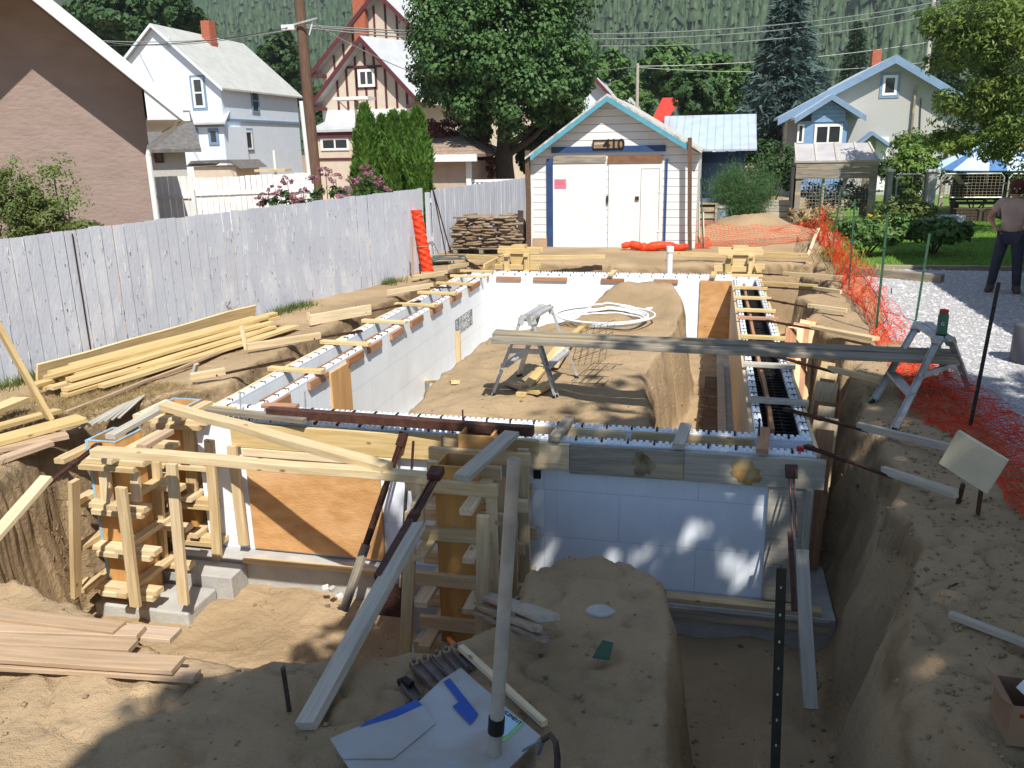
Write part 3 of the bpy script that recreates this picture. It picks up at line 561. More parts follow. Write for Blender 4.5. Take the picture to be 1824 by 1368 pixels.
# ================= LOOSE BOARDS ROUND THE COLUMNS
T=[('pale squared timber lying from the back left column down toward the near middle column',(292,722,.20),(690,832,.16),.11,.055,'pine'),
('long stained timber spanning from the near left column to the near middle column',(168,803,.15),(768,852,.10),.095,.06,'pine'),
('wet grey board lying over the left end of the front wall',(370,729,.07),(545,748,.075),.10,.04,'greywood'),
('grey board bridging the two middle columns',(822,852,.12),(912,772,.13),.12,.04,'silver'),
('weathered board sloping from the back left column to the near left column',(196,778,.10),(298,722,.12),.085,.04,'silver'),
('reddish short board beside the top of the near left column',(252,797,.07),(302,768,.08),.085,.04,'rose'),
('short reddish offcut lying across the front wall behind the beam',(468,722,.06),(530,724,.06),.08,.035,'cedar')]
for lb,a,b,w,t,mm in T: board('timber_board',P(*a),P(*b),w,t,mm,label=lb,cat='board')
board('steel_beam',P(478,734,.10),P(950,768,.12),.075,.075,'rustb',label='long red brown beam lying along the top of the front wall',cat='beam')
def brace(label,p0,p1,p2,w=.085,off=0.,metal='rust',grp=None,tm='pine',flat=True,vert=False):
    p0,p1,p2=Vector(p0),Vector(p1),Vector(p2); r=thing('wall_brace',label,'brace',p0,grp); d=(p1-p0); q=frame(p0,p1); s=q@Vector((0,1,0)); u=q@Vector((0,0,1)); mb=MB()
    e=p0+d*.42
    for k in (-1,1): mb.beam(p0+s*.014*k,e+s*.014*k,.007,.022)
    mb.box(p0,(.07,.05,.03),q); mb.box(e,(.08,.045,.03),q); mb.beam(e,p1+d.normalized()*.02,.035,.02)
    mb.tube([p0+d*.12,p0+d*.36],.008,6); mb.build('turnbuckle',metal,r)
    a,b=(w,.038) if flat else (.038,w)
    board('brace_timber',p1-(p2-p1).normalized()*.08+u*.025,p2+u*.025,a,b,tm,parent=r)
    return r
E0=P(527,1290,-.33); T0=P(778,846,.15)
r=thing('wall_brace','long diagonal brace from the near middle column down to the foreground sand','brace',T0)
d=(E0-T0); q=frame(T0,E0); s=q@Vector((0,1,0)); mb=MB(); e=T0+d*.22
for k in (-1,1): mb.beam(T0+s*.02*k,e+s*.02*k,.008,.03)
mb.box(T0+Vector((0,-.02,.02)),(.10,.09,.05),q); mb.tube([T0+d*.03,T0+d*.2],.010,8); mb.box(e,(.09,.06,.035),q); mb.beam(e,T0+d*.50,.055,.035); mb.build('turnbuckle','rustb',r)
board('brace_timber',T0+d*.26+s*.055,E0+s*.05+d*.0,.105,.05,'silver',parent=r,roll=.25)
T1=P(697,780,.05); T1=Vector((T1.x,6.1,-.04)); E1=P(612,1088,-1.27); d=E1-T1; r=thing('wall_brace','steep dark steel brace in front of the orange plywood panel','brace',T1); q=frame(T1,E1); s=q@Vector((0,1,0)); mb=MB()
for k in (-1,1): mb.beam(T1+s*.016*k,T1+d*.3+s*.016*k,.008,.03)
mb.box(T1,(.12,.075,.03),q); mb.beam(T1+d*.28,T1+d*.8,.05,.03); mb.build('turnbuckle','rust',r); board('brace_timber',T1+d*.62,E1,.07,.04,'greywood',parent=r)
T2=Vector((.66,6.1,-.1)); E2=P(1432,1262,FLOOR+.02); d=E2-T2; r=thing('wall_brace','steep brace standing against the front right corner of the foundation','brace',T2); q=frame(T2,E2); s=q@Vector((0,1,0)); mb=MB()
for k in (-1,1): mb.beam(T2+s*.016*k,T2+d*.3+s*.016*k,.008,.03)
mb.box(T2,(.10,.085,.03),q); mb.beam(T2+d*.28-s*.03,T2+d*.62-s*.03,.035,.03); mb.build('turnbuckle','rustb',r); board('brace_timber',T2+d*.36+s*.04,E2+s*.04,.09,.045,'silver',parent=r)
tag(MB().tube([(PY(737,800,6.1).x,6.1,-.05),(PY(735,832,6.1).x,6.08,-.28)],.012,6).build('rebar_pin','rust'),'short rusty pin standing behind the near middle column','rebar pin')
brace('brace from the near left column down over the straw bank',P(172,795,.14),P(72,872,.08),P(-40,1000,-.16),.09)
# right bank braces
RB=[((1349,488),(1403,490),(1503,497)),((1360,511),(1455,517),(1498,523)),((1363,533),(1449,549),(1508,557)),((1369,572),(1459,588),(1560,608)),((1383,635),(1486,663),(1569,683)),((1403,730),(1543,767),(1703,806)),((1441,797),(1586,848),(1702,886))]
for i,(a,b,c) in enumerate(RB):
    e=P(*c,.08); zc=hz(e.x,e.y)+.07; brace('steel and timber brace from the right wall to the bank, %s from the far end'%ORD[i],P(*a,.03),P(*b,.06),P(*c,zc),.055 if i!=3 else .11,grp='braces along the right wall',tm='pine' if i<5 else 'silver',flat=(i in (3,)))
board('timber_board',P(1354,503,.03),P(1456,509,.05),.04,.04,'pine2',label='thin pale stick between the first two braces of the right bank',cat='board')
LB=[((520,640),(387,668),(340,676),'near'),((640,590),(560,603),(440,622),'second'),((745,537),(652,556),(552,574),'third'),((800,512),(764,512),(690,524),'fourth'),((836,486),(790,489),(735,497),'fifth'),((858,473),(830,474),(800,478),'sixth')]
for i,(a,b,c,_) in enumerate(LB):
    e=P(*c,.05); brace('steel and timber brace on the left bank, %s from the near end'%ORD[i],P(*a,.03),P(*b,.05),P(*c,hz(e.x,e.y)+.06),.08 if i!=2 else .14,grp='braces along the left wall',flat=False)
# stakes
def stake(lb,bx,by,tx,ty,w=.035,mm='pine',lean=0.,name='timber_stake',z=0,t=.03):
    b=P(bx,by,z); b.z=hz(b.x,b.y)-.05; b=P(bx,by,b.z+.05); t_=PY(tx,ty,b.y+lean); b.z-=.06
    return board(name,b,t_,w,t,mm,label=lb,cat='stake')
stake('thin pale stake at the end of the second left bank brace',440,622,430,581,.05)
stake('stubby grey stake at the end of the nearest left bank brace',338,676,350,648,.06,'silver')
stake('short pale stake beside the third left bank brace',553,572,549,556,.05)
stake('pale stake leaning against the fence beside the orange roll',735,494,733,420,.03,'rose')
stake('thin dark stake below the orange roll',750,500,747,470,.02,'rust')
stake('pale stake standing inside the foundation by the printed foam label',817,638,815,590,.06,'pine2')
stake('broken stub of a stake in the sand near the step stool',1004,730,1005,700,.03,'greywood')
stake('upright board in the trench crossing the far right braces',1458,520,1457,473,.07,'pine')
stake('dark steel stake at the end of the nearest right bank brace',1704,898,1716,862,.022,'rust')
stake('small dark pin standing in the gravel behind the orange netting',1588,526,1588,513,.012,'dsteel')
# panel block on a steel stake
a=P(1742,915,hz(1.95,5.35)); st=board('steel_stake',a-Vector((0,0,.05)),PY(1752,840,a.y),.022,.022,'rust',label='steel stake carrying the pale plywood square',cat='stake')
c=PY(1733,822,a.y-.05); pn=MB().box(c,(.30,.03,.24),frame((0,0,0),(.75,-.62,-.35))).build('plywood_square',mat('cream_plywood',(.62,.56,.42),(.52,.46,.34),5,.8),bevel=.003); tag(pn,'pale thick plywood square fixed to a stake beside the red netting','plywood square')
# ================= BOARDS LEANING IN THE RIGHT TRENCH
for grp,(x0,y0,x1,y1),n in (('far',(1393,598,1440,548),7),('near',(1412,790,1478,640),9)):
    for k in range(n):
        f=k/(n-1)
        if grp=='far': top=Vector((1.03+.05*k,10.75+.10*k,.0)); bot=Vector((.95+.035*k,9.9+.06*k,-1.1))
        else: top=Vector((1.0+.035*k,7.0+.27*k,-.06+.02*(k%3))); bot=Vector((.93+.02*k,6.75+.26*k,-1.2))
        board('leaning_board',bot,top,.2 if k%2 else .14,.03,'pine' if k%3 else 'cedar',roll=.25,label='board leaning in the right trench, %s of the %s bundle'%(ORD[k],grp),cat='board',group='boards leaning in the right trench')
tag(MB().bb((1.06,9.5,-.9),(1.3,9.9,-.02)).build('timber_block','pine2'),'upright timber block behind the far bundle of trench boards','block') if False else None
# ================= LUMBER PILES
A0=P(78,700,.03); A1=P(505,578,.03); dl=(A1-A0).normalized(); sd=Vector((dl.y,-dl.x,0))
k=0
for row,(n,z) in enumerate(((6,.03),(5,.075),(4,.12),(3,.165))):
    for j in range(n):
        a=A0+sd*(j*.10-.12-row*.02)+dl*random.uniform(-.05,.35)*(1+row*.2); b=A1+sd*(j*.085-.16-row*.02)+dl*random.uniform(-.45,.02)
        a.z=b.z=z; a.z+=random.uniform(0,.02)
        board('lumber_board',a,b,.092,.038,'pine2',roll=random.uniform(-.12,.12),label='yellow board in the lumber pile, %s from the fence, %s layer'%(ORD[j],['bottom','second','third','top'][row]),cat='board',group='boards of the lumber pile')
a=P(66,668,.0); b=P(452,552,.0); a=Vector((fence_x(a.y)+.12,a.y,.22)); b=Vector((fence_x(b.y)+.12,b.y,.20)); a=Vector((-6.98,7.0,.19)); b=Vector((fence_x(10.4)+.1,10.4,.19)); 
board('wide_plank',P(66,664,.12),P(454,553,.12),.03,.18,'pine2',roll=.25,label='wide yellow plank on edge against the fence behind the lumber pile',cat='plank')
board('thin_batten',P(118,735,.02),P(492,588,.02),.035,.03,'rose',label='thin batten lying along the open side of the lumber pile',cat='batten')
for i,(a,b,w,t,mm,lb) in enumerate((((-20,790,.07),(146,745,.08),.2,.04,'pine2','broad yellow board on top of the small pile at the left edge'),((-20,765,.10),(102,732,.05),.10,.04,'pine2','yellow board ending against the weeds at the left edge'),((-30,805,.03),(120,775,.03),.12,.04,'rose','pinkish board under the small pile at the left edge'),((-30,830,.0),(90,788,.02),.10,.04,'rose','lowest board of the small pile at the left edge'),((-20,735,.14),(38,712,.12),.16,.05,'pine2','short thick board end at the left edge of the photo'))):
    board('lumber_board',P(*a),P(*b),w,t,mm,label=lb,cat='board')
a=P(90,746,.1); t_=PY(-6,575,a.y-.25); board('leaning_timber',a,t_,.085,.04,'pine2',label='yellow stud with grade stamp leaning at the left edge',cat='timber')
K['blackink']=mat('black_ink',(.02,.02,.02),None,5,.8)
def text(parent,s,loc,size,ax,up,m='blackink',ext=.0008,name='lettering',sx=1.,shear=0.,bold=0.):
    cu=bpy.data.curves.new('t','FONT'); cu.body=s; cu.size=size; cu.align_x='CENTER'; cu.align_y='CENTER'; cu.extrude=ext; cu.shear=shear; cu.offset=bold
    ob=bpy.data.objects.new('t',cu); COL.objects.link(ob); dg=bpy.context.evaluated_depsgraph_get(); me=bpy.data.meshes.new_from_object(ob.evaluated_get(dg)); bpy.data.objects.remove(ob)
    ax=Vector(ax).normalized(); up=Vector(up); up=(up-ax*up.dot(ax)).normalized(); n=ax.cross(up); q=Matrix((ax,up,n)).transposed().to_quaternion()
    me.materials.clear(); me.transform(Matrix.Diagonal((sx,1,1,1))); o=link(name,me,m,parent,loc,q); return o
K['stamp']=mat('faded_stamp_ink',(.16,.12,.08),None,5,.9)
ls=[o for o in COL.objects if o.name.startswith('leaning_timber')][0]
o=text(None,'SPF KD-HT',(0,0,0),.05,(1,0,0),(0,1,0),'stamp',name='grade_stamp'); o.parent=ls; o.location=(.35,.0,.0225); o.rotation_quaternion=(1,0,0,0)
# footing sticks (dark sticks near left column bank)
for i in range(7):
    a=P(140+i*12,762-i*3,.03); b=P(215+i*7,722-i*3,.03); board('thin_stick',a,b,.025,.012,'silver',label='thin grey stick of the fan behind the near left column, %s from left'%ORD[i],cat='stick',group='fan of thin sticks')
# foreground boards
FB=[((-30,1092),(213,1120),'rose'),((-30,1118),(252,1128),'rose'),((-30,1105),(314,1132),'rose'),((-30,1140),(238,1152),'rose'),((-30,1162),(318,1185),'rose'),((-30,1180),(350,1205),'rose')]
FBL=['shortest top board of the foreground stack, farthest back','second board of the foreground stack with a stepped end','board of the foreground stack ending farthest right at the back','middle foreground board ending before the broad one','broad foreground board on top at the front of the stack','front bottom board of the foreground stack, sticking out farthest']
for i,(a,b,mm) in enumerate(FB):
    z=-.30+[.05,.03,.0,.03,.05,.01][i]; board('stacked_board',P(*a,z),P(*b,z),[.11,.10,.12,.10,.13,.09][i],.028,mm,label=FBL[i],cat='board',group='stack of boards in the foreground sand')
# ================= STEP STOOLS (aluminium trestles)
def trestle(label,fn,ff,tn,tf,wt=.09,rungs=(.42,)):
    """fn/ff: near and far pairs of feet (left,right); tn/tf: near and far ends of the top"""
    r=thing('step_trestle',label,'trestle',(fn[0]+fn[1]+ff[0]+ff[1])/4)
    ax=(tf-tn).normalized(); sd=Vector((ax.y,-ax.x,0)).normalized()
    mb=MB()
    for k in (-1,1): mb.beam(tn+sd*k*wt*.45-ax*.03,tf+sd*k*wt*.45+ax*.03,wt*.8,.022)
    mb.beam(tn+sd*0-Vector((0,0,.02)),tf-Vector((0,0,.02)),.05,.02); mb.build('top_platform','alu',r)
    for t,pair in ((tn,fn),(tf,ff)):
        for k,f in zip((-1,1),pair):
            top=t+sd*k*wt*.55-Vector((0,0,.02)); L=MB(); d=(f-top); q=frame(top,f); s=q@Vector((0,1,0)); u=q@Vector((0,0,1))
            L.beam(top,f,.055,.006); L.beam(top+s*.026+u*.012,f+s*.026+u*.012,.004,.024); L.beam(top-s*.026+u*.012,f-s*.026+u*.012,.004,.024); L.build('leg','alu',r)
            MB().box(top,(.09,.075,.05),q).build('bracket','alu',r); MB().box(f,(.05,.065,.03),q).build('foot','black',r)
        for g in rungs:
            a=t+(pair[0]-t)*g; b=t+(pair[1]-t)*g; a=t-sd*wt*.55+(pair[0]-t+sd*wt*.55)*g; b=t+sd*wt*.55+(pair[1]-t-sd*wt*.55)*g
            MB().beam(a,b,.03,.045).build('spreader','alu',r)
    for k in (0,1):  # side stretchers between near and far legs
        g=.62; s_=(-1,1)[k]
        a=tn+sd*s_*wt*.55+(fn[k]-tn-sd*s_*wt*.55)*g; b=tf+sd*s_*wt*.55+(ff[k]-tf-sd*s_*wt*.55)*g; MB().beam(a,b,.075,.03).build('step','alu',r)
    return r
def gp_(x,y):
    z=-.2
    for _ in range(6): p=P(x,y,z); z=hz(p.x,p.y)
    return P(x,y,z)
n0,n1,f0,f1=gp_(879,703),gp_(990,708),gp_(925,670),gp_(1027,672)
yn=(n0.y+n1.y)/2; yf=(f0.y+f1.y)/2
tn=PY(938,567,yn+.10); tf=PY(972,547,yf-.10)
lad1=trestle('small aluminium step trestle standing on the sand inside the foundation',(n0,n1),(f0,f1),tn,tf)
ax=(n1-tn); 
# lettering on its near right leg
p0=tn+(n1-tn)*.60; dirn=(n1-tn).normalized(); face=Vector((0,-1,0)); mb=MB(); q=frame(tn,n1)
c=p0+Vector((0.012,-.028,.0)); lab=MB().beam(p0-dirn*.15+Vector((.0,-.012,0)),p0+dirn*.15+Vector((.0,-.012,0)),.045,.003).build('sticker','white',lad1)
nrm=(q@Vector((0,0,1))); nrm=nrm if nrm.y<0 else -nrm
lab.location=lab.location+nrm*.014
text(lad1,'STURDY',p0+Vector((.0,-.012,0))+nrm*.017,.058,dirn,nrm.cross(dirn),'blackink',sx=1.0)
n0,n1,f0,f1=gp_(1593,768),gp_(1727,697),gp_(1556,717),gp_(1688,675)
yn=(n0.y+n1.y)/2; yf=(f0.y+f1.y)/2
tn2=PY(1682,604,yn+.06); tf2=PY(1645,578,yf-.06)
lad2=trestle('aluminium step trestle on the right bank carrying the green bottle',(n0,n1),(f0,f1),tn2,tf2,.10)
# planks between the trestles
za=PY(880,594,7.62); zb=PY(1700,630,(yn+yf)/2+.0)
board('scaffold_plank',za,zb,.19,.04,'greywood',label='long weathered plank laid between the two step trestles, rear one',cat='plank')
board('scaffold_plank',za+Vector((.04,-.20,-.012)),zb+Vector((-.04,-.20,-.012)),.17,.04,'greywood',label='long weathered plank laid between the two step trestles, front one',cat='plank')
# water bottle
bb=tn2+(tf2-tn2)*.15; r=thing('water_bottle','green metal water bottle with red lid standing on the right trestle','bottle',bb+Vector((0,0,.012)))
def lathe(name,prof,c,m,parent=None,k=20):
    mb=MB(); n=len(prof)
    for (rad,z) in prof:
        for j in range(k): t=2*math.pi*j/k; mb.v.append(Vector(c)+Vector((rad*math.cos(t),rad*math.sin(t),z)))
    for i in range(n-1):
        for j in range(k): a=i*k+j;b=i*k+(j+1)%k; mb.f.append((a,b,b+k,a+k))
    mb.f.append(tuple(range(k))[::-1]); mb.f.append(tuple((n-1)*k+j for j in range(k))); return mb.build(name,m,parent,smooth=True)
K['bottlegreen']=mat('bottle_green',(.05,.16,.09),(.04,.13,.08),5,.35); K['bottlered']=mat('bottle_lid_red',(.45,.06,.03),None,5,.5)
lathe('bottle_body',[(.032,0),(.042,.004),(.043,.17),(.036,.19)],bb+Vector((0,0,.013)),'bottlegreen',r); lathe('lid',[(.036,0),(.037,.03),(.03,.035)],bb+Vector((0,0,.203)),'bottlered',r)
lathe('base_band',[(.045,0),(.045,.018)],bb+Vector((0,0,.012)),'black',r); text(r,'G',bb+Vector((-.01,-.044,.12)),.04,(1,0,0),(0,0,1),'white')
# ================= INSIDE THE FOUNDATION
cc=gp_(1075,572); r=thing('pipe_coil','coil of white plastic pipe lying on the sand mound inside the foundation','pipe coil',cc)
a0=gp_(1030,572); 
for i in range(5):
    rad=.42+.035*i+random.uniform(-.01,.01); ox,oy=random.uniform(-.05,.09),random.uniform(-.06,.06); pts=[]
    for j in range(41):
        t=2*math.pi*j/40+i*.8; x=cc.x+ox+rad*1.22*math.cos(t); y=cc.y+oy+rad*1.1*math.sin(t); pts.append((x,y,max(hz(x,y)+.012,hz(cc.x,cc.y)+.03)+.02*i))
    MB().tube(pts,.0135,7).build('pipe_loop','whitepipe',r,smooth=True)
q=gp_(1122,553); board('tape_wrap',Vector((q.x-.12,q.y,q.z+.2)),Vector((q.x+.1,q.y-.1,q.z+.16)),.1,.05,'white',parent=r)
tail=[gp_(828,634),gp_(836,620),gp_(850,610),gp_(868,604),gp_(886,600)]; 
mb=MB(); mb.tube([t+Vector((0,0,h)) for t,h in zip(tail,(.02,.13,.17,.12,.05))],.014,7); tag(mb.build('pipe_tail','whitepipe',smooth=True),'short arc of white pipe rising from the sand by the left wall','pipe')
tag(board('red_brown_offcut',gp_(1128,553)+Vector((0,0,.10)),gp_(1160,557)+Vector((0,0,.06)),.09,.03,'rose'),'reddish offcut lying by the pipe coil','offcut')
tag(MB().tube([gp_(1150,558)+Vector((0,0,.05)),gp_(1168,556)+Vector((0,0,.06))],.03,10).build('pipe_elbow','white',smooth=True),'white pipe fitting at the right of the coil','pipe fitting')
# offcuts under the trestle
for i,(a,b,w,mm,lb) in enumerate((((928,708),(1000,622),.10,'pine2','long pale board lying under the step trestle'),((948,706),(978,690),.13,'pine2','short pale board end beside the right foot of the trestle'),((985,660),(1018,618),.12,'pine','pale board behind the step trestle leaning right'),((905,686),(935,697),.09,'rose','reddish offcut half buried under the trestle'),((1022,600),(1043,583),.08,'pine2','small pale board sticking out behind the planks'),((752,686),(812,686),.09,'pine2','short pale block lying alone on the sand mound'))):
    board('timber_offcut',gp_(*a)+Vector((0,0,.03+.012*(i%3))),gp_(*b)+Vector((0,0,.035+.03*(i==0)+.10*(i==2))),w,.04,mm,label=lb,cat='offcut')
# wire mesh pieces
def wiremesh(label,corner,u,v,nu,nv):
    mb=MB(); 
    for i in range(nu+1):
        p=corner+u*(i/nu); mb.tube([p+Vector((0,0,random.uniform(-.01,.03))),p+v+Vector((0,0,random.uniform(0,.05)))],.0035,4)
    for j in range(nv+1):
        p=corner+v*(j/nv); mb.tube([p,p+u+Vector((0,0,.03))],.0035,4)
    tag(mb.build('wire_mesh','dsteel'),label,'wire mesh')
a,b,c=gp_(1018,690),gp_(1072,697),gp_(1060,655); wiremesh('rusty wire mesh sheet lying front right of the step trestle',a+Vector((0,0,.05)),(b-a),(c-a),4,3)
a,b,c=gp_(1020,655),gp_(1085,650),gp_(1035,618); wiremesh('tangled wire mesh piece behind the step trestle',a+Vector((0,0,.08)),(b-a)+Vector((0,0,.1)),(c-a)+Vector((0,0,.1)),5,4)
# printed foam label
K['labelgrey']=mat('printed_grey',(.20,.24,.24),(.17,.21,.21),30,.7)
y0=PX(811,585,XL1).y; y1=PX(841,566,XL1).y; z0=PX(811,600,XL1).z; z1=PX(811,570,XL1).z
r=thing('foam_wall_print','dark grey printed maker mark with white lettering on the left foam wall','printed mark',(XL1+.004,(y0+y1)/2,z0))
MB().bb((XL1+.001,y0,z0),(XL1+.005,y1,z1)).build('print_panel','labelgrey',r)
yc=(y0+y1)/2; hh=z1-z0
text(r,'ELEMENT',(XL1+.007,yc+.04,z0+hh*.72),.16,(0,1,0),(0,0,1),'white'); text(r,'ELEMENT',(XL1+.007,yc,z0+hh*.2),.16,(0,1,0),(0,0,1),'white')
text(r,'ICF',(XL1+.007,y0+.08,z0+hh*.65),.10,(0,0,1),(0,-1,0),'white'); text(r,'ICF',(XL1+.007,y1-.08,z0+hh*.3),.10,(0,0,-1),(0,1,0),'white')
MB().bb((XL1+.0055,y0+.16,z0+hh*.46),(XL1+.0065,y1-.16,z0+hh*.50)).build('print_line','white',r)
# white stand pipe by the far wall
b=P(1193,486,-.05); mb=lathe('stand_pipe',[(.055,0),(.055,.5),(.068,.5),(.068,.60),(.06,.60)],Vector((b.x,15.45,-.15)),'whitepipe'); tag(mb,'white plastic stand pipe behind the far foundation wall','pipe')
# ================= FOREGROUND CLUTTER
def gz(x,y,dz=0.): p=gp_(x,y); return p+Vector((0,0,dz))
def rest(a,b,c=.0):
    """lift a straight piece until it rests on the ground under it"""
    a=Vector(a);b=Vector(b); up=max(hz(*(a.lerp(b,t))[:2])+c-a.lerp(b,t).z for t in np.linspace(0,1,9)); return a+Vector((0,0,max(0,up))),b+Vector((0,0,max(0,up)))
b=P(872,1372,-.36); t_=PY(916,818,b.y+.05); b=b-Vector((0,0,.2)); r=thing('timber_pole','round grey wooden pole standing in the foreground with a black strap at its foot','pole',b)
MB().tube([b,(b*2+t_)/3,t_],[.031,.030,.027],14).build('pole_shaft','polewood',r,smooth=True)
c=b+(t_-b)*.24; MB().tube([c,c+(t_-b)*.045],.036,14).build('strap','black',r)
# black punched post in the right channel
tp=PY(1392,1012,2.75); bt=PY(1378,1450,2.72); r=thing('punched_post','black punched metal post standing in the near trench','post',bt); mb=MB()
mb.beam(bt,tp,.034,.006); mb.beam(bt+Vector((0,.014,0)),tp+Vector((0,.014,0)),.005,.028); mb.build('post_shaft','blackpost',r); dots=MB()
for i in range(9): p=tp+(bt-tp)*(.07+i*.105); dots.box(p+Vector((0,-.006,0)),(.006,.004,.008))
dots.build('punched_holes','alu',r)
# cardboard sheet
K['card']=mat('grey_white_cardboard',(.42,.44,.46),(.35,.35,.35),3,.8,.1,20,coord='pos',c3=(.36,.33,.29),s3=4); K['bluetape']=mat('blue_tape',(.02,.09,.42),None,5,.4); K['bluelabel']=mat('pale_blue_label',(.42,.66,.80),None,5,.5); K['greenlabel']=mat('green_label',(.25,.60,.22),None,5,.5)
cb=thing('flattened_carton','flattened grey white carton with blue tape lying on the foreground sand','carton',P(780,1320,-.30)); ZC=-.285
def flat(parent,name,pts,z,th,m): mb=MB(); mb.poly([P(x,y,z) for x,y in pts],(0,0,th)); return mb.build(name,m,parent)
flat(cb,'carton_sheet',[(821,1191),(852,1219),(963,1313),(905,1372),(770,1460),(660,1430),(588,1317),(748,1250),(785,1214)],ZC,.006,'card')
flat(cb,'carton_flap',[(588,1317),(748,1250),(775,1290),(700,1352),(610,1352)],ZC+.009,.004,'card')
flat(cb,'tape_strip',[(790,1214),(801,1208),(852,1272),(838,1291),(806,1258),(818,1250)],ZC+.0135,.001,'bluetape')
flat(cb,'tape_strip',[(640,1296),(652,1286),(742,1246),(752,1256),(706,1277)],ZC+.0135,.001,'bluetape')
flat(cb,'maker_label',[(899,1265),(929,1285),(903,1310),(887,1314),(888,1285)],ZC+.0075,.001,'bluelabel')
flat(cb,'label_edge',[(929,1286),(934,1289),(900,1321),(888,1321),(888,1315),(904,1311)],ZC+.0075,.001,'greenlabel')
a=P(900,1269,ZC+.010); b=P(925,1287,ZC+.010); text(cb,'ELEMENT',(a+b)/2,.028,(b-a),Vector((0,0,1)).cross(b-a)); a=P(892,1300,ZC+.010); text(cb,'2',a,.035,(b-P(900,1269,ZC+.010)),Vector((0,0,1)).cross(b-P(900,1269,ZC+.010)))
for lb,a,b,w,t,mm in (('wide pale grey board lying across the foreground mound',(838,1112),(978,1196),.115,.03,'silver'),('dark grey board under the wide pale one on the foreground mound',(828,1124),(958,1215),.05,.03,'greywood'),('long thin dark stick on the foreground mound',(812,1142),(972,1238),.03,.025,'greywood'),('long pale stick beside the carton ending at the claw bar',(822,1166),(970,1304),.035,.03,'pine')):
    a_,b_=rest(gz(*a),gz(*b),.05 if 'wide' in lb else .012); board('timber_board',a_,b_,w,t,mm,label=lb,cat='board')
a_,b_=rest(gz(796,1136),gz(822,1168),.02)
board('orange_tip',a_,b_,.03,.02,mat('orange_paint',(.8,.22,.05),None,4,.6),label='orange painted end of a stick on the foreground mound',cat='stick')
def channel(label,a,b,w=.05,mm='rustb'):
    a,b=rest(gz(*a),gz(*b),.01); q=frame(a,b); s=q@Vector((0,1,0)); mb=MB(); mb.beam(a,b,w,.004); 
    for k in (-1,1): mb.beam(a+s*k*w/2+Vector((0,0,.015)),b+s*k*w/2+Vector((0,0,.015)),.004,.03)
    mb.tube([a+Vector((0,0,.02)),a+Vector((0,0,.04))],.012,8)
    tag(mb.build('steel_bracket',mm),label,'bracket')
K['greysteel']=mat('dusty_grey_steel',(.24,.20,.18),(.16,.11,.09),14,.6,metal=.3)
for i,(a,b) in enumerate((((738,1190),(785,1240)),((757,1183),(800,1228)),((778,1176),(812,1216)),((795,1168),(828,1205)),((812,1163),(842,1196)),((722,1222),(742,1250)))):
    channel('dusty steel channel bracket lying above the carton, %s from the left'%ORD[i],a,b,.055,'greysteel')
a=gz(712,1222,.02); tag(MB().tube([a,a+Vector((.03,.0,.02)),a+Vector((.07,-.02,.01))],.022,8).build('cable_clamp','black'),'black clamp on the sand left of the carton','clamp')
# claw bar
a=P(992,1400,-.30); p1=P(990,1325,-.05); pts=[a,P(993,1350,-.15),P(990,1322,-.08),P(980,1309,-.07),P(967,1318,-.10),P(957,1335,-.16)]
r=thing('claw_bar','dark hooked pry bar with a steel claw end at the bottom edge','pry bar',a); MB().tube(pts[:5],[.014,.014,.013,.013,.013],10).build('bar','dsteel',r,smooth=True)
cm=MB(); c0=pts[4];
for k in (-1,1): cm.beam(c0,P(946+k*13,1340+k*4,-.20),.02,.008)
cm.build('claw',mat('blue_grey_steel',(.22,.26,.36),None,5,.4,metal=.6),r)
# rebar pin in foreground
b=gz(516,1262,-.1); tag(MB().tube([b,PY(504,1190,b.y-.05)],.012,8).build('rebar_pin','dsteel',smooth=True),'dark steel pin standing in the foreground sand left of the long brace','rebar pin')
# scoop shovel in the pit
b=P(695,1098,FLOOR+.02); r=thing('square_shovel','rusty square mouth shovel standing in the pit beside the near middle column','shovel',b)
MB().poly([b+Vector((-.12,0,0)),b+Vector((.12,0,.0)),b+Vector((.12,.05,.26)),b+Vector((-.06,.05,.26))],(0,.012,0)).build('blade','rust',r); MB().tube([b+Vector((.08,.05,.24)),b+Vector((.10,.25,1.0))],.014,8).build('handle','greywood',r,smooth=True)
# foam crumbs
K['foamc']=mat('foam_crumb',(.8,.8,.78),None,5,.8)
for i,(x,y,mm) in enumerate(((662,1092,'foamc'),(655,1100,'foamc'),(650,1126,'foamc'),(580,1046,'foamc'),(1243,823,'foamc'),(592,1049,'conc'),(605,1062,'foamc'),(652,1118,'cedar'))):
    p=P(x,y,FLOOR+.03); o=MB().box(p,(.05,.035,.03),frame((0,0,0),(random.random(),random.random(),.2))).build('foam_scrap',mm); tag(o,'small pale scrap of foam on the pit floor' if mm=='foamc' else ('grey chip of concrete by the footing' if mm=='conc' else 'small reddish wood chip on the pit floor'),'scrap','scraps on the pit floor' if mm=='foamc' else None)
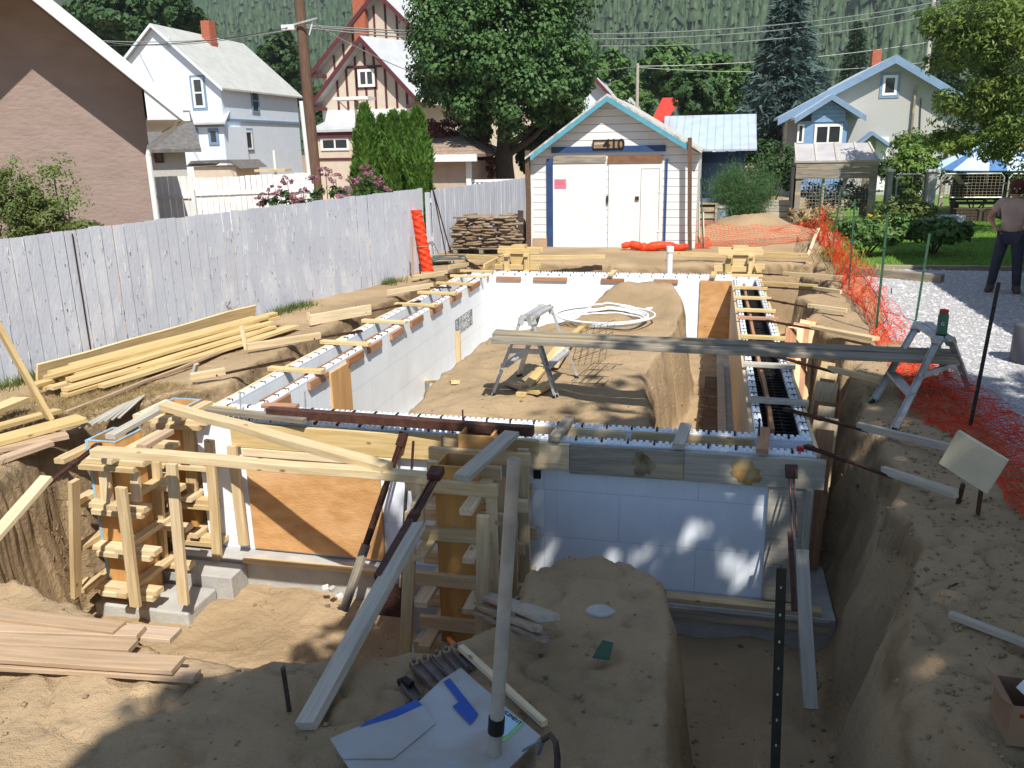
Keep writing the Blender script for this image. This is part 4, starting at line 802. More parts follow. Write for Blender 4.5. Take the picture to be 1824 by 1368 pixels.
# box at the lower right
bc=P(1772,1262,0.13); bx,by=1.30,3.12; bz=hz(bx,by); r=thing('cardboard_box','open brown cardboard box with red print on the right bank','box',(bx,by,bz)); w,dp,h=.26,.20,.17
K['boxbrown']=mat('box_cardboard',(.30,.19,.12),(.25,.155,.10),5,.8,coord='pos'); K['boxred']=mat('box_red_print',(.32,.03,.02),None,5,.7)
mb=MB(); mb.bb((bx-w/2,by-dp/2,bz),(bx+w/2,by-dp/2+.006,bz+h)); mb.bb((bx-w/2,by+dp/2-.006,bz),(bx+w/2,by+dp/2,bz+h)); mb.bb((bx-w/2,by-dp/2+.006,bz),(bx-w/2+.006,by+dp/2-.006,bz+h)); mb.bb((bx+w/2-.006,by-dp/2+.006,bz),(bx+w/2,by+dp/2-.006,bz+h)); mb.bb((bx-w/2+.006,by-dp/2+.006,bz),(bx+w/2-.006,by+dp/2-.006,bz+.006)); mb.build('carton_body','boxbrown',r)
mb=MB(); mb.beam((bx-w/2-.04,by,bz+h+.03),(bx-w/2,by,bz+h),dp*.95,.004); mb.build('flap','boxbrown',r); mb=MB(); mb.beam((bx+w/2+.05,by,bz+h-.03),(bx+w/2,by,bz+h),dp*.95,.004); mb.build('flap','boxbrown',r)
MB().bb((bx-.05,by-dp/2-.002,bz+.05),(bx+.03,by-dp/2-.0005,bz+.10)).build('red_mark','boxred',r); MB().bb((bx-.10,by-dp/2-.002,bz+.125),(bx+.10,by-dp/2-.0005,bz+.14)).build('red_mark','boxred',r)
o=MB().box((bx+.02,by+.02,bz+.15),(.09,.06,.19),frame((0,0,0),(.6,.2,.75))).build('paper_packet','white',bevel=.004); tag(o,'pale paper packet sticking out of the cardboard box','packet')
board('timber_board',P(1692,1094,.1),P(1850,1155,.12),.04,.03,'silver',label='thin grey board lying on the right bank above the cardboard box',cat='board')
# wire loop on right bank
c=P(1800,1075,.06); pts=[c+Vector((.28*math.cos(t*.35),.20*math.sin(t*.35),.02*math.sin(t))) for t in range(19)]; tag(MB().tube(pts,.005,5,False).build('wire_loop','dsteel'),'loop of thin dark wire on the right bank','wire')
o=MB().poly([P(1055,1178,-.30)+Vector((0,0,.02))+Vector(v) for v in ((0,0,0),(.09,-.02,.01),(.10,.06,.06),(.04,.09,.05))],(0,0,.004)).build('plastic_scrap','greenpost'); tag(o,'greenish plastic scrap on the foreground mound','scrap')

q=gz(1068,1092); tag(MB().poly([q+Vector((.09*math.cos(a*.7)*random.uniform(.8,1.1),.07*math.sin(a*.7)*random.uniform(.8,1.1),-.01)) for a in range(9)],(0,0,.035)).build('flat_stone','conc',bevel=.01),'flat grey stone lying on the top of the foreground mound','stone')
q=PY(957,846,6.19); MB().bb((q.x-.03,6.18,q.z-.03),(q.x+.03,6.198,q.z+.04)).build('dark_opening','black',fr)
# ================= FENCES
def fence(name,label,p0,p1,h0,h1,m,pw=.14,gap=.013,rail_side=1,post_every=2.4,cap=False,jit=.012):
    p0=Vector((p0[0],p0[1],0)); p1=Vector((p1[0],p1[1],0)); L=(p1-p0).length; d=(p1-p0)/L; nrm=Vector((d.y,-d.x,0)); r=thing(name,label,'fence',p0); mb=MB(); n=int(L/(pw+gap)); q=frame(p0,p1)
    for i in range(n):
        s=(i+.5)*L/n; h=h0+(h1-h0)*s/L+random.uniform(-jit,jit); p=p0+d*s+nrm*random.uniform(-.006,.006); zb=hz(p.x,p.y)-.05 if p.y<20 else -.05
        mb.box((p.x,p.y,(zb+h)/2),(L/n-gap*random.uniform(.6,2.),.018,h-zb),q)
    mb.build('pickets',m,r)
    rb=MB()
    for z in (.35,1.15): rb.beam(p0-nrm*.03*rail_side+Vector((0,0,z)),p1-nrm*.03*rail_side+Vector((0,0,z)),.035,.085)
    rb.build('rails',m,r)
    k=max(1,int(L/post_every))
    for i in range(k+1):
        p=p0+d*(L*i/k)-nrm*.09*rail_side; MB().box((p.x,p.y,.62),(.09,.09,1.4),q).build('fence_post',m,r)
    return r
K['nail']=mat('dark_knot',(.10,.09,.09),None,5,.9)
F0=(fence_x(4.6),4.6); F1=(fence_x(15.0),15.0)
f=fence('picket_fence','long old white board fence along the left side of the dig',F0,F1,1.40,1.52,'fence')
# knots and paint chips on the pickets
mb=MB(); dn=Vector((1.6,6.73,0)).normalized()
for i in range(300):
    y=random.uniform(5.,14.4); x=fence_x(y)+.0215; z=random.uniform(.1,1.38); s=random.uniform(.004,.011); mb.box((x,y,z),(.004,s,s*random.uniform(.6,2.)),frame((0,0,0),(1,-.237,0)))
tag(mb.build('knots','nail',f),kind='stuff')
mb=MB()
for i in range(160):
    y=random.uniform(5.,14.4); x=fence_x(y)+.0205; z=random.uniform(.1,1.4); mb.box((x,y,z),(.003,.006,random.uniform(.03,.15)),frame((0,0,0),(1,-.237,0)))
tag(mb.build('paint_flakes','white',f),kind='stuff')
sp=PY(165,520,8.1); MB().bb((fence_x(8.0)+.022,7.985,0),(fence_x(8.0)+.026,8.003,1.40)).build('weathered_gap','rust',f)
fence('picket_fence','farther narrower run of white board fence reaching the garage',tuple(PY(771,400,17.3)[:2]),tuple(PY(944,400,24.)[:2]),1.37,1.37,'fence',pw=.12)
fence('picket_fence','bright white yard fence standing behind the long fence near the stucco house',(PY(275,400,19).x,19.0),(PY(345,400,19).x,19.2),1.65,1.65,'fencew',rail_side=-1,pw=.14,gap=.012)
fence('picket_fence','bright white fence panel behind the joe pye flowers',(PY(322,400,20).x,20.0),(PY(560,400,22).x,22.0),1.55,1.62,'fencew',rail_side=-1,pw=.13,gap=.012)
fence('picket_fence','low white fence seen far back by the tan garage',(PY(835,400,27).x,27),(PY(945,400,27.5).x,27.5),1.10,1.10,'fencew',pw=.1,gap=.05)
# leaning tool, orange roll
b=P(803,452,.0); tag(MB().tube([(b.x,b.y,.02),(PY(770,333,b.y-1.2).x,b.y-1.2,PY(770,333,b.y-1.2).z)],.014,8).build('leaning_pole','rustb'),'long red pole leaning against the white fence','pole')
b2=P(795,458,.0); tag(MB().tube([(b2.x,b2.y,.02),(PY(771,338,b2.y-1.0).x,b2.y-1.0,PY(771,338,b2.y-1.0).z)],.012,8).build('leaning_pole','dsteel'),'dark bar leaning beside the red pole at the fence','pole')
b=P(757,482,.02)+Vector((.10,-.12,0)); t=PY(740,374,b.y-.15); r=thing('netting_roll','upright roll of orange safety netting leaning on the fence','netting roll',b); mb=MB(); n=44; k=20; ax=(t-b)
for i in range(n+1):
    c=b+ax*(i/n)
    for j in range(k): a=2*math.pi*j/k+i*.25; rr=.105+.010*math.sin(3*a+i*1.3)+random.uniform(-.006,.006); mb.v.append(c+Vector((rr*math.cos(a),rr*math.sin(a),0)))
for i in range(n):
    for j in range(k): a=i*k+j;c=i*k+(j+1)%k; mb.f.append((a,c,c+k,a+k))
mb.f.append(tuple(n*k+j for j in range(k))); mb.build('roll','orange',r); MB().tube([b+ax*.42+Vector((.115*math.cos(a*.5),.115*math.sin(a*.5),0)) for a in range(14)],.006,5,False).build('tie_string','rose',r)
K['hose']=mat('grey_green_hose',(.10,.13,.12),(.07,.09,.09),8,.5)
c=P(800,468,.03); r=thing('hose_coil','loose coil of dark hose on the ground right of the orange roll','hose',c)
for i in range(4): MB().tube([(lambda px_,py_: (px_,py_,hz(px_,py_)+.015+.02*i))(c.x+.42*(1+.12*i)*math.cos(a*.3+i),c.y+.34*(1+.1*i)*math.sin(a*.3+i)) for a in range(20)],.014,6,False).build('hose_loop','hose',r,smooth=True)
# stacked flagstones on a pallet
c=P(868,442,0); c=Vector((c.x,18.1,0)); c.x=PY(868,430,18.1).x; pr=thing('pallet','wooden pallet under the stack of flagstones','pallet',c)
for i in range(5): MB().box((c.x,c.y-.5+.25*i,.12),(1.3,.12,.02)).build('deck_board','greywood',pr)
for x in (-.58,0,.58): MB().box((c.x+x,c.y,.06),(.09,1.1,.09)).build('bearer','greywood',pr)
K['flag']=mat('brown_flagstone',(.30,.22,.15),(.20,.145,.10),3,.9,.5,14,rnd=.22)
var=[]
for v in range(6):
    n=9; pts=[]; 
    for j in range(n): a=2*math.pi*j/n; rr=random.uniform(.75,1.1); pts.append((rr*math.cos(a)*.20,rr*math.sin(a)*.15,0))
    mb=MB(); mb.v=[Vector(p)*.92+Vector((0,0,-.02)) for p in pts]+[Vector(p) for p in pts]+[Vector(p)*.9+Vector((0,0,.022)) for p in pts]; mb.f=[tuple(range(n))[::-1],tuple(range(2*n,3*n))]
    for l in range(2):
        for j in range(n): a=l*n+j;b=l*n+(j+1)%n; mb.f.append((a,b,b+n,a+n))
    me=bpy.data.meshes.new('flagstone'); me.from_pydata([tuple(p) for p in mb.v],[],mb.f); me.update(); me.materials.append(K['flag']); var.append(me)
for l in range(13):
    wl_=.60-.02*max(0,l-7)**1.3; 
    for (xx,yy) in [(-wl_*.85,-.42),(-wl_*.3,-.45),(wl_*.3,-.43),(wl_*.85,-.42),(-wl_*.9,.1),(wl_*.9,.1),(0,.0)]:
        o=bpy.data.objects.new('flagstone',random.choice(var)); COL.objects.link(o); o.location=(c.x+xx+random.uniform(-.09,.09),c.y+yy+random.uniform(-.05,.05),.16+l*.052+random.uniform(-.008,.008)); o.rotation_euler=(random.uniform(-.09,.09),random.uniform(-.09,.09),random.uniform(-.5,.5)); s=random.uniform(.85,1.2); o.scale=(s,s,random.uniform(.8,1.3))
        tag(o,'flat brown flagstone in the stack on the pallet by the garage','flagstone','flagstones stacked on the pallet')
# dark tyre-like pieces and posts left of garage
b=PY(942,440,18.85); tag(board('rusty_post',(b.x,18.85,0),(b.x,18.85,2.13),.10,.10,'pole'),'tall brown post standing at the left front corner of the garage','post')
b=PY(930,436,18.7); tag(board('old_board',(b.x-.02,18.6,0),(b.x,18.6,.85),.12,.05,'bark'),'short dark board standing left of the garage corner post','board')
tag(MB().tube([(b.x-.28+.32*math.cos(a*.35),18.95,.35+.36*math.sin(a*.35)) for a in range(19)],.06,8,False).build('car_tyre','black',smooth=True),'dark old tyre leaning behind the flagstones at the garage corner','tyre')
# ================= GARAGE
GX0,GX1,GY0,GY1=PY(945,435,19).x,PY(1238,435,19).x,19.0,24.5; GE=2.02; ga=PY(1084,172,19); GXm,GA=ga.x,ga.z
G=thing('garage','small white clapboard garage with turquoise gable trim and double doors','garage',(GXm,GY0,0))
K['clap']=stripes(mat('white_clapboard',(.80,.80,.79),(.74,.74,.72),2,.65,.1,30,coord='pos'),2,.165,.35,.05,'pos',.8)
mb=MB(); mb.poly([(GX0,GY0,-.05),(GX1,GY0,-.05),(GX1,GY0,GE),(GXm,GY0,GA-.02),(GX0,GY0,GE)],(0,GY1-GY0,0)); mb.build('wall','clap',G)
ov=.28
for nm,(xa,za,xb,zb) in {'a':(GXm,GA+.05,PY(936,280,18.8).x,PY(936,280,18.8).z),'b':(GXm,GA+.05,PY(1250,268,18.8).x,PY(1250,268,18.8).z)}.items():
    MB().poly([(xa,GY0-ov,za),(xb,GY0-ov,zb),(xb,GY0-ov,zb-.05),(xa,GY0-ov,za-.05)],(0,GY1-GY0+2*ov,0)).build('roof',mat('weathered_white_roof_'+nm,(.60,.60,.57),(.34,.32,.28),9,.9,coord='pos'),G)
    f=.93 if nm=='a' else .88; xe=xa+(xb-xa)*f; ze=za+(zb-za)*f
    MB().poly([(xa,GY0-ov-.015,za-.055),(xe,GY0-ov-.015,ze-.055),(xe,GY0-ov-.015,ze-.165),(xa,GY0-ov-.015,za-.165)],(0,.022,0)).build('fascia','aqua',G)
F=lambda x,y,Y_=GY0: PY(x,y,Y_)
d0,d1,d2=F(985,440),F(1183,268),F(1082,300)
hx=F(984,271); MB().bb((hx.x-.02,GY0-.05,hx.z-.02),(F(1184,268).x+.02,GY0-.002,hx.z+.11)).build('header_board','navy',G)
for x0,x1 in ((975,985),(1181,1190)): a=F(x0,440);b=F(x1,283); MB().bb((a.x,GY0-.05,-.02),(b.x,GY0-.002,b.z)).build('door_jamb','navy',G)
for x0,x1,lbl in ((986,1080,'left'),(1083,1181,'right')):
    a=F(x0,441);b=F(x1,292); dr=MB().bb((a.x,GY0-.04,.0),(b.x,GY0-.003,b.z)).build('door','white',G)
    c0=F(x0,291);c1=F(x1,276); MB().bb((c0.x,GY0-.045,c0.z+.01),(c1.x,GY0-.041,c1.z)).build('top_strip','greywood' if lbl=='left' else mat('brown_strip',(.25,.13,.07),(.18,.09,.05),8,.9),dr)
    if lbl=='right':
        a2=F(1139,436);b2=F(1176,300); 
        for aa,bb_ in (((a2.x,a2.z),(a2.x+.008,b2.z)),((b2.x-.008,a2.z),(b2.x,b2.z)),((a2.x,b2.z-.008),(b2.x,b2.z))): MB().bb((aa[0],GY0-.043,aa[1]),(bb_[0],GY0-.0405,bb_[1])).build('wicket_gap','dsteel',dr)
        for z in (.35,1.2): MB().bb((b2.x-.04,GY0-.05,z),(b2.x+.04,GY0-.041,z+.03)).build('hinge','white',dr)
        h=F(1136,352); MB().bb((h.x-.05,GY0-.075,h.z-.05),(h.x+.03,GY0-.041,h.z+.03)).build('latch','dsteel',dr)
        h=F(1082,350); MB().bb((h.x-.02,GY0-.07,h.z-.12),(h.x+.03,GY0-.041,h.z+.02)).build('hasp','dsteel',dr)
    else:
        a3=F(988,336);b3=F(1009,319); nt_=MB().bb((a3.x,GY0-.046,a3.z),(b3.x,GY0-.041,b3.z)).build('pink_notice',mat('pink_paper',(.80,.22,.32),None,5,.7),dr)
        for k in range(5): z=b3.z-.03-.035*k; MB().bb((a3.x+.03,GY0-.0475,z-.006),(b3.x-.03-.02*(k%2),GY0-.0462,z)).build('notice_line',K['stamp'],nt_) if k<3 else None
a=F(1056,266,18.95);b=F(1111,248,18.95); sg=MB().bb((a.x,18.94,a.z),(b.x,18.975,b.z)).build('name_sign',mat('sign_wood',(.36,.24,.13),(.28,.17,.09),12,.8),G)
for q0,q1 in (((a.x,a.z),(b.x,a.z+.02)),((a.x,b.z-.02),(b.x,b.z)),((a.x,a.z+.02),(a.x+.02,b.z-.02)),((b.x-.02,a.z+.02),(b.x,b.z-.02))): MB().bb((q0[0],18.925,q0[1]),(q1[0],18.939,q1[1])).build('sign_edge','black',sg)
zc=(a.z+b.z)/2; text(sg,'410',(b.x-.21,18.93,zc-.01),.30,(1,0,0),(0,0,1),'blackink',.003,bold=.006,sx=1.05); text(sg,'Lakeview',(a.x+.17,18.93,zc+.02),.075,(1,0,0),(0,0,1),'white',.002,shear=.3)
a=F(950,440);b=F(975,424); MB().bb((a.x,GY0-.06,-.02),(b.x,GY0-.002,b.z)).build('base_board','rose',G); MB().bb((GX0-.01,GY0-.03,0),(GX0+.06,GY0-.001,GE)).build('corner_board','white',G); 
b=PY(1229,436,18.75); tag(board('corner_pole',(b.x,18.7,0),(PY(1229,245,18.7).x,18.7,PY(1229,245,18.7).z),.085,.085,'pole'),'rusty brown post at the right front corner of the garage','post')
# ================= HOUSE HELPERS
def face(O,a,n): return dict(O=Vector(O),a=Vector(a).normalized(),n=Vector(n).normalized())
def fbox(mb,F,s0,s1,z0,z1,d0,d1):
    q=Matrix((F['a'],F['n'],Vector((0,0,1)))).transposed().to_quaternion(); c=F['O']+F['a']*((s0+s1)/2)+F['n']*((d0+d1)/2); c.z=(z0+z1)/2; mb.box(c,(abs(s1-s0),abs(d1-d0),abs(z1-z0)),q); return mb
def fhit(F,x,y): p=PW(x,y,F['O'],F['n']); return (p-F['O']).dot(F['a']),p.z
def window(parent,F,x0,y0,x1,y1,fm='white',fw=.07,mull='v',om=None):
    xm,ym=(x0+x1)/2,(y0+y1)/2; s0=fhit(F,x0,ym)[0]; s1=fhit(F,x1,ym)[0]; z1=fhit(F,xm,y0)[1]; z0=fhit(F,xm,y1)[1]
    if s0>s1: s0,s1=s1,s0
    mb=MB(); fbox(mb,F,s0,s0+fw,z0,z1,.0,.05); fbox(mb,F,s1-fw,s1,z0,z1,.0,.05); fbox(mb,F,s0+fw,s1-fw,z1-fw,z1,.0,.05); fbox(mb,F,s0+fw,s1-fw,z0,z0+fw,.0,.05)
    if mull=='v': fbox(mb,F,(s0+s1)/2-fw*.35,(s0+s1)/2+fw*.35,z0+fw,z1-fw,.0,.045)
    if mull=='h': fbox(mb,F,s0+fw,s1-fw,(z0+z1)/2-fw*.35,(z0+z1)/2+fw*.35,.0,.045)
    w=mb.build('window',fm,parent); mb=MB(); fbox(mb,F,s0+fw*.5,s1-fw*.5,z0+fw*.5,z1-fw*.5,.004,.02); mb.build('pane','glass',w)
    if om:
        mb=MB(); o=.10; fbox(mb,F,s0-o,s0-.001,z0-o,z1+o,.0,.03); fbox(mb,F,s1+.001,s1+o,z0-o,z1+o,.0,.03); fbox(mb,F,s0,s1,z1+.001,z1+o,.0,.03); fbox(mb,F,s0,s1,z0-o,z0-.001,.0,.03); mb.build('surround',om,w)
    return w
def prism(root,c0,c1,W_,ez,rz,wm,rm,side=1,oe=.35,orr=.35,rt=.10,z0=-.1,ew2=None,trim=None):
    """c0->c1 the near eave wall; width W_ to the left (side=1) of c0->c1; ridge parallel to c0->c1"""
    c0=Vector((c0[0],c0[1],0));c1=Vector((c1[0],c1[1],0)); u=(c1-c0).normalized(); v=Vector((-u.y,u.x,0))*side; e=c1-c0; ez2=ez if ew2 is None else ew2; rp=.5 if ew2 is None else (rz-ez)/((rz-ez)+(rz-ez2))
    MB().poly([c0+Vector((0,0,z0)),c0+v*W_+Vector((0,0,z0)),c0+v*W_+Vector((0,0,ez2)),c0+v*W_*rp+Vector((0,0,rz)),c0+Vector((0,0,ez))],e).build('wall',wm,root)
    sl=(rz-ez)/(W_*rp); sl2=(rz-ez2)/(W_*(1-rp)); top=c0+v*W_*rp+Vector((0,0,rz+.02))-u*orr; 
    for sgn,s_,w_ in ((-1,sl,W_*rp),(1,sl2,W_*(1-rp))):
        low=top+v*sgn*(w_+oe)-Vector((0,0,s_*(w_+oe))); up=Vector((0,0,rt))
        MB().poly([top,low,low+up,top+up],e+u*2*orr).build('roof',rm,root)
        if trim:
            MB().poly([top-u*.02+up*.9,low-u*.02+up*.9,low-u*.02-up*.9,top-u*.02-up*.9],-u*.03).build('rake_trim',trim,root)
    return dict(side=face(c0,u,-v),gable=face(c0,v,-u),u=u,v=v,c0=c0,c1=c1,far=face(c1,v,u))
# ---- stucco house behind the fence, left (its long axis runs away to the left)
SA=Vector((.80,.60,0)); SN=Vector((.60,-.80,0)); C0=PY(283,395,12.0); C0.z=0; hr=thing('stucco_house','large pinkish tan stucco house with white eaves behind the left fence','house',C0)
def SH(x,y): p=PW(x,y,C0,SN); return (p-C0).dot(SA),p.z
def SP(s,z,d=0.): return C0+SA*s+SN*d+Vector((0,0,z))
cz=SH(258,160)[1]; s1_,z1_=SH(150,78); sl=(z1_-cz)/(0-s1_); ms=SH(48,200)[0]; az=cz-ms*sl; dep=-SN*8
MB().poly([SP(2*ms,-.1),SP(0,-.1),SP(0,cz),SP(ms,az),SP(2*ms,cz)],dep).build('wall','stucco',hr)
oh=.85; ex=.5
for sg in (-1,1):
    top=SP(ms,az+.03,oh); low=SP(ms+sg*(-ms+ex),az+.03-sl*(-ms+ex),oh); U=Vector((0,0,.16)); MB().poly([top,low,low+U,top+U],dep-SN*oh*2).build('roof','shingle',hr)
    MB().poly([top+SN*.03+U,low+SN*.03+U,low+SN*.03-U*.4,top+SN*.03-U*.4],-SN*.028).build('fascia','white',hr)
    Q=Vector((0,0,.004)); MB().poly([top-Q,low-Q,low-Q*4,top-Q*4],-SN*(oh-.01)).build('soffit','white',hr)
zl=az+.03-sl*(-ms+ex)
q_=Matrix((SA,-SN,Vector((0,0,1)))).transposed().to_quaternion()
MB().box(SP(ex*.5,zl-.03,oh-4.2),(ex-.02,8.2,.03),q_).build('eave_soffit','white',hr); MB().box(SP(ex+.045,zl+.0,oh-4.2),(.09,8.4,.12),q_).build('gutter','white',hr); MB().poly([SP(.01,zl-.04,oh-.01),SP(ex,zl-.04,oh-.01),SP(.01,zl+ex*sl,oh-.01)],-SN*.02).build('box_end','white',hr)
MB().tube([SP(ex-.08,zl-.02,.18),SP(ex-.10,zl-.14,.18),SP(.0,zl-.42,.08),SP(-.03,zl-.55,.06),SP(-.03,0,.06)],.042,8).build('downspout','white',hr)
# ---- small grey building
r=thing('small_house','small grey stucco building with dark shingle roof left of the white house','building',(PY(300,300,24).x,24,0))
c=PY(333,300,24); prism(r,(c.x-4.8,24-3.6),(c.x,24),5,PY(333,262,24).z,PY(300,205,26.5).z,'greystucco','shingle',1,.4,.45)
F=face((c.x,24,0),(.8,.6,0),(.6,-.8,0)); window(r,F,275,267,291,290,'maroon',.06,None)
# ---- white house
c0=PY(393,165,37); c1=PY(528,165,45); ez=PY(393,152,37).z; u=(Vector((c1.x,45,0))-Vector((c0.x,37,0))).normalized(); v=Vector((-u.y,u.x,0))
bestw=None
for w in np.arange(3,12,.1):
    q=Vector((c0.x,37,0))+v*w/2; xx=(q.x,q.y)
    d=Vector((q.x,q.y,0)); px=912+FP*(Vector((q.x,q.y,5-CH)).dot(Rt))/(Vector((q.x,q.y,5-CH)).dot(Fw))
    if bestw is None or abs(px-288)<bestw[0]: bestw=(abs(px-288),w,q)
w_=bestw[1]; q=bestw[2]; rz=PY(288,46,q.y).z
r=thing('white_house','tall white and pale blue house with pale metal roof and red brick chimney','house',c0*1.0)
Hs=prism(r,(c0.x,37),(c1.x,45),w_,ez,rz,'paleblue',stripes(mat('ribbed_metal_roof',(.54,.54,.50),(.47,.47,.44),2,.5,coord='pos'),0,.35,.75,.15,'pos',.4,vec=tuple(u)),1,.25,.25,.08,trim='paleblue')
window(r,Hs['gable'],344,138,364,192,'white',.10,'h','bluetrim'); window(r,Hs['side'],447,158,460,201,'bluetrim',.10,'h'); window(r,Hs['side'],429,232,449,267,'white',.10,None,'bluetrim'); window(r,Hs['gable'],294,65,303,84,'paleblue',.2,None)
s0=fhit(Hs['side'],395,213); s1=fhit(Hs['side'],528,221); fbox(MB(),Hs['side'],0,(Hs['c1']-Hs['c0']).length,s0[1]-.06,s0[1]+.06,0,.06).build('band','bluetrim',r)
# lean-to with low roof
F=Hs['side']; g=Hs['gable']; k0=Hs['c0']+g['n']*.01; z_lo=PY(350,222,36).z; z_hi=PY(330,190,38).z; a=PY(325,225,36.5); b=PY(408,225,36.5)
pts=[a,b]; MB().bb((a.x,36.5,-.1),(b.x-.3,38.5,z_lo-.1)).build('porch_wall','paleblue',r); MB().poly([(a.x-1,36.2,z_lo),(b.x,36.2,z_lo),(b.x,36.2,z_lo+.08),(a.x-1,36.2,z_lo+.08)],(-1.3,3.4,1.3)).build('porch_roof','metalroof',r)
Fp=face((a.x,36.5,0),(1,0,0),(0,-1,0)); window(r,Fp,333,228,354,258,'bluetrim',.12,None); window(r,Fp,372,228,390,258,'bluetrim',.12,None)
q=PY(376,66,41); MB().bb((q.x-.27,40.6,q.z-1.5),(q.x+.2,41.2,PY(376,38,41).z)).build('chimney','brick',r)
q=PY(383,310,34); o=thing('garden_shed','low pale shed with dark bent roof in front of the white house','shed',(q.x,34,0)); za_=PY(383,290,34).z; MB().bb((PY(345,300,34).x,34,0),(PY(420,300,34).x,36,za_-.15)).build('wall','cream',o); MB().poly([(PY(335,295,34).x,33.8,za_-.15),(PY(345,288,34).x,33.8,za_+.1),(PY(415,288,34).x,33.8,za_+.1),(PY(432,298,34).x,33.8,za_-.25),(PY(415,294,34).x,33.8,za_-.02),(PY(345,294,34).x,33.8,za_-.02)],(0,2.4,0)).build('roof','shingle',o)
q=PY(480,304,33); tag(MB().bb((q.x-.7,33,q.z-.05),(q.x+.7,33.6,q.z+.06)).build('wooden_shelf','pine'),'light wooden shelf top seen over the fence before the white house','shelf'); tag(MB().tube([(q.x,33.5,q.z-.8),(q.x,33.5,PY(475,268,33.5).z)],.05,8).build('vent_pipe','white'),'white vent pipe in front of the white house wall','pipe')
# ---- tudor house
def gablehouse(root,xc,yap,xl,yl,xr,yr,Yd,depth,skew,wm,rm,oh=.5,z0=-.1,trim='maroon'):
    A=PY(xc,yap,Yd);Lf=PY(xl,yl,Yd);Rg=PY(xr,yr,Yd); ez=(Lf.z+Rg.z)/2; W2=(Rg.x-Lf.x)/2-.0; sk=Vector((skew,1,0)).normalized()*depth
    MB().poly([(A.x-W2+oh,Yd,z0),(A.x+W2-oh,Yd,z0),(A.x+W2-oh,Yd,ez+oh*(A.z-ez)/W2-.1),(A.x,Yd,A.z-.12),(A.x-W2+oh,Yd,ez+oh*(A.z-ez)/W2-.1)],sk).build('wall',wm,root)
    for s in (-1,1):
        t=Vector((A.x,Yd-.45,A.z-.02)); l=Vector((A.x+s*W2,Yd-.45,ez)); MB().poly([t,l,l+Vector((0,0,.08)),t+Vector((0,0,.08))],sk+Vector((0,.8,0))).build('roof',rm,root)
        MB().poly([t+Vector((0,-.02,.07)),l+Vector((0,-.02,.07)),l+Vector((0,-.02,-.18)),t+Vector((0,-.02,-.18))],(0,-.04,0)).build('rake_board',trim,root)
        MB().bb((l.x-s*.75,Yd-.45,ez-.12),(l.x,Yd-.01,ez+.02)).build('eave_return',trim,root)
    return A,ez,W2
TH=thing('tudor_house','half timbered cream house with maroon trim and steep pale metal roofs','house',(PY(650,300,38).x,38,0))
A,ez,W2=gablehouse(TH,648,68,556,190,757,190,38,9,.55,'cream','metalroof')
F=face((A.x,38,0),(1,0,0),(0,-1,0)); sl_=(A.z-ez)/W2
for x in (601,618,635,652,668,687,706,724): 
    s,_=fhit(F,x,150); top=A.z-.2-abs(s)*sl_; mb=MB(); fbox(mb,F,s-.05,s+.05,ez-.1,top,0,.03); mb.build('timber_strip','maroon',TH)
s,z=fhit(F,648,119); fbox(MB(),F,-W2*.5,W2*.5,z-.05,z+.05,.031,.05).build('timber_strip','maroon',TH); fbox(MB(),F,-W2+.5,W2-.5,ez-.6,ez-.12,0,.04).build('white_band','white',TH)
window(TH,F,638,123,668,155,'white',.12,'v','maroon')
A2,ez2,W22=gablehouse(TH,676,-14,556,130,815,130,41,8,.5,'cream','metalroof')
F2=face((A2.x,41,0),(1,0,0),(0,-1,0)); sl2=(A2.z-ez2)/W22
for x in (592,610,628,668,688,708,727): 
    s,_=fhit(F2,x,60); mb=MB(); fbox(mb,F2,s-.05,s+.05,ez2-.1,A2.z-.25-abs(s)*sl2,0,.03); mb.build('timber_strip','maroon',TH)
c=PY(644,40,40.7); MB().bb((c.x-.35,40.55,ez2-1),(c.x+.25,40.95,A2.z+.3)).build('chimney','brick',TH)
# porch of the tudor house
c0_=PY(560,250,36);c1_=PY(632,250,36); zt=PY(600,222,36.5).z; zb_=PY(600,235,36).z
MB().poly([(c0_.x-.2,35.8,zb_),(c1_.x+.6,35.8,zb_),(c1_.x+.6,35.8,zb_+.1),(c0_.x-.2,35.8,zb_+.1)],(0,2.3,.5)).build('porch_roof','metalroof',TH); MB().bb((c0_.x-.1,35.9,zb_-.25),(c1_.x+.5,35.96,zb_-.005)).build('porch_fascia','maroon',TH)
MB().bb((c0_.x,36,-.1),(c1_.x+.4,38-.003,zb_-.26)).build('porch_wall','cream',TH); Fq_=face((c0_.x,36,0),(1,0,0),(0,-1,0)); window(TH,Fq_,572,245,622,268,'white',.10,'v'); fbox(MB(),Fq_,0,(c1_.x+.4-c0_.x),fhit(Fq_,590,283)[1]-.06,fhit(Fq_,590,283)[1]+.04,0,.04).build('timber_strip','maroon',TH)
# deck canopy on post near cedars
q=PY(612,178,33); o=thing('canopy_frame','small white flat canopy on a thin post in front of the tudor house','canopy',(q.x,33,0)); MB().bb((PY(599,176,33).x,32.7,q.z-.02),(PY(660,176,33).x,33.5,q.z+.10)).build('canopy_top','white',o); MB().tube([(PY(633,200,33).x,33,0),(PY(633,178,33).x,33,q.z)],.06,8).build('canopy_post','greywood',o); MB().tube([(PY(604,182,33).x,33,q.z-.05),(PY(632,208,33).x,33,PY(632,208,33).z)],.025,6).build('canopy_strut','white',o)
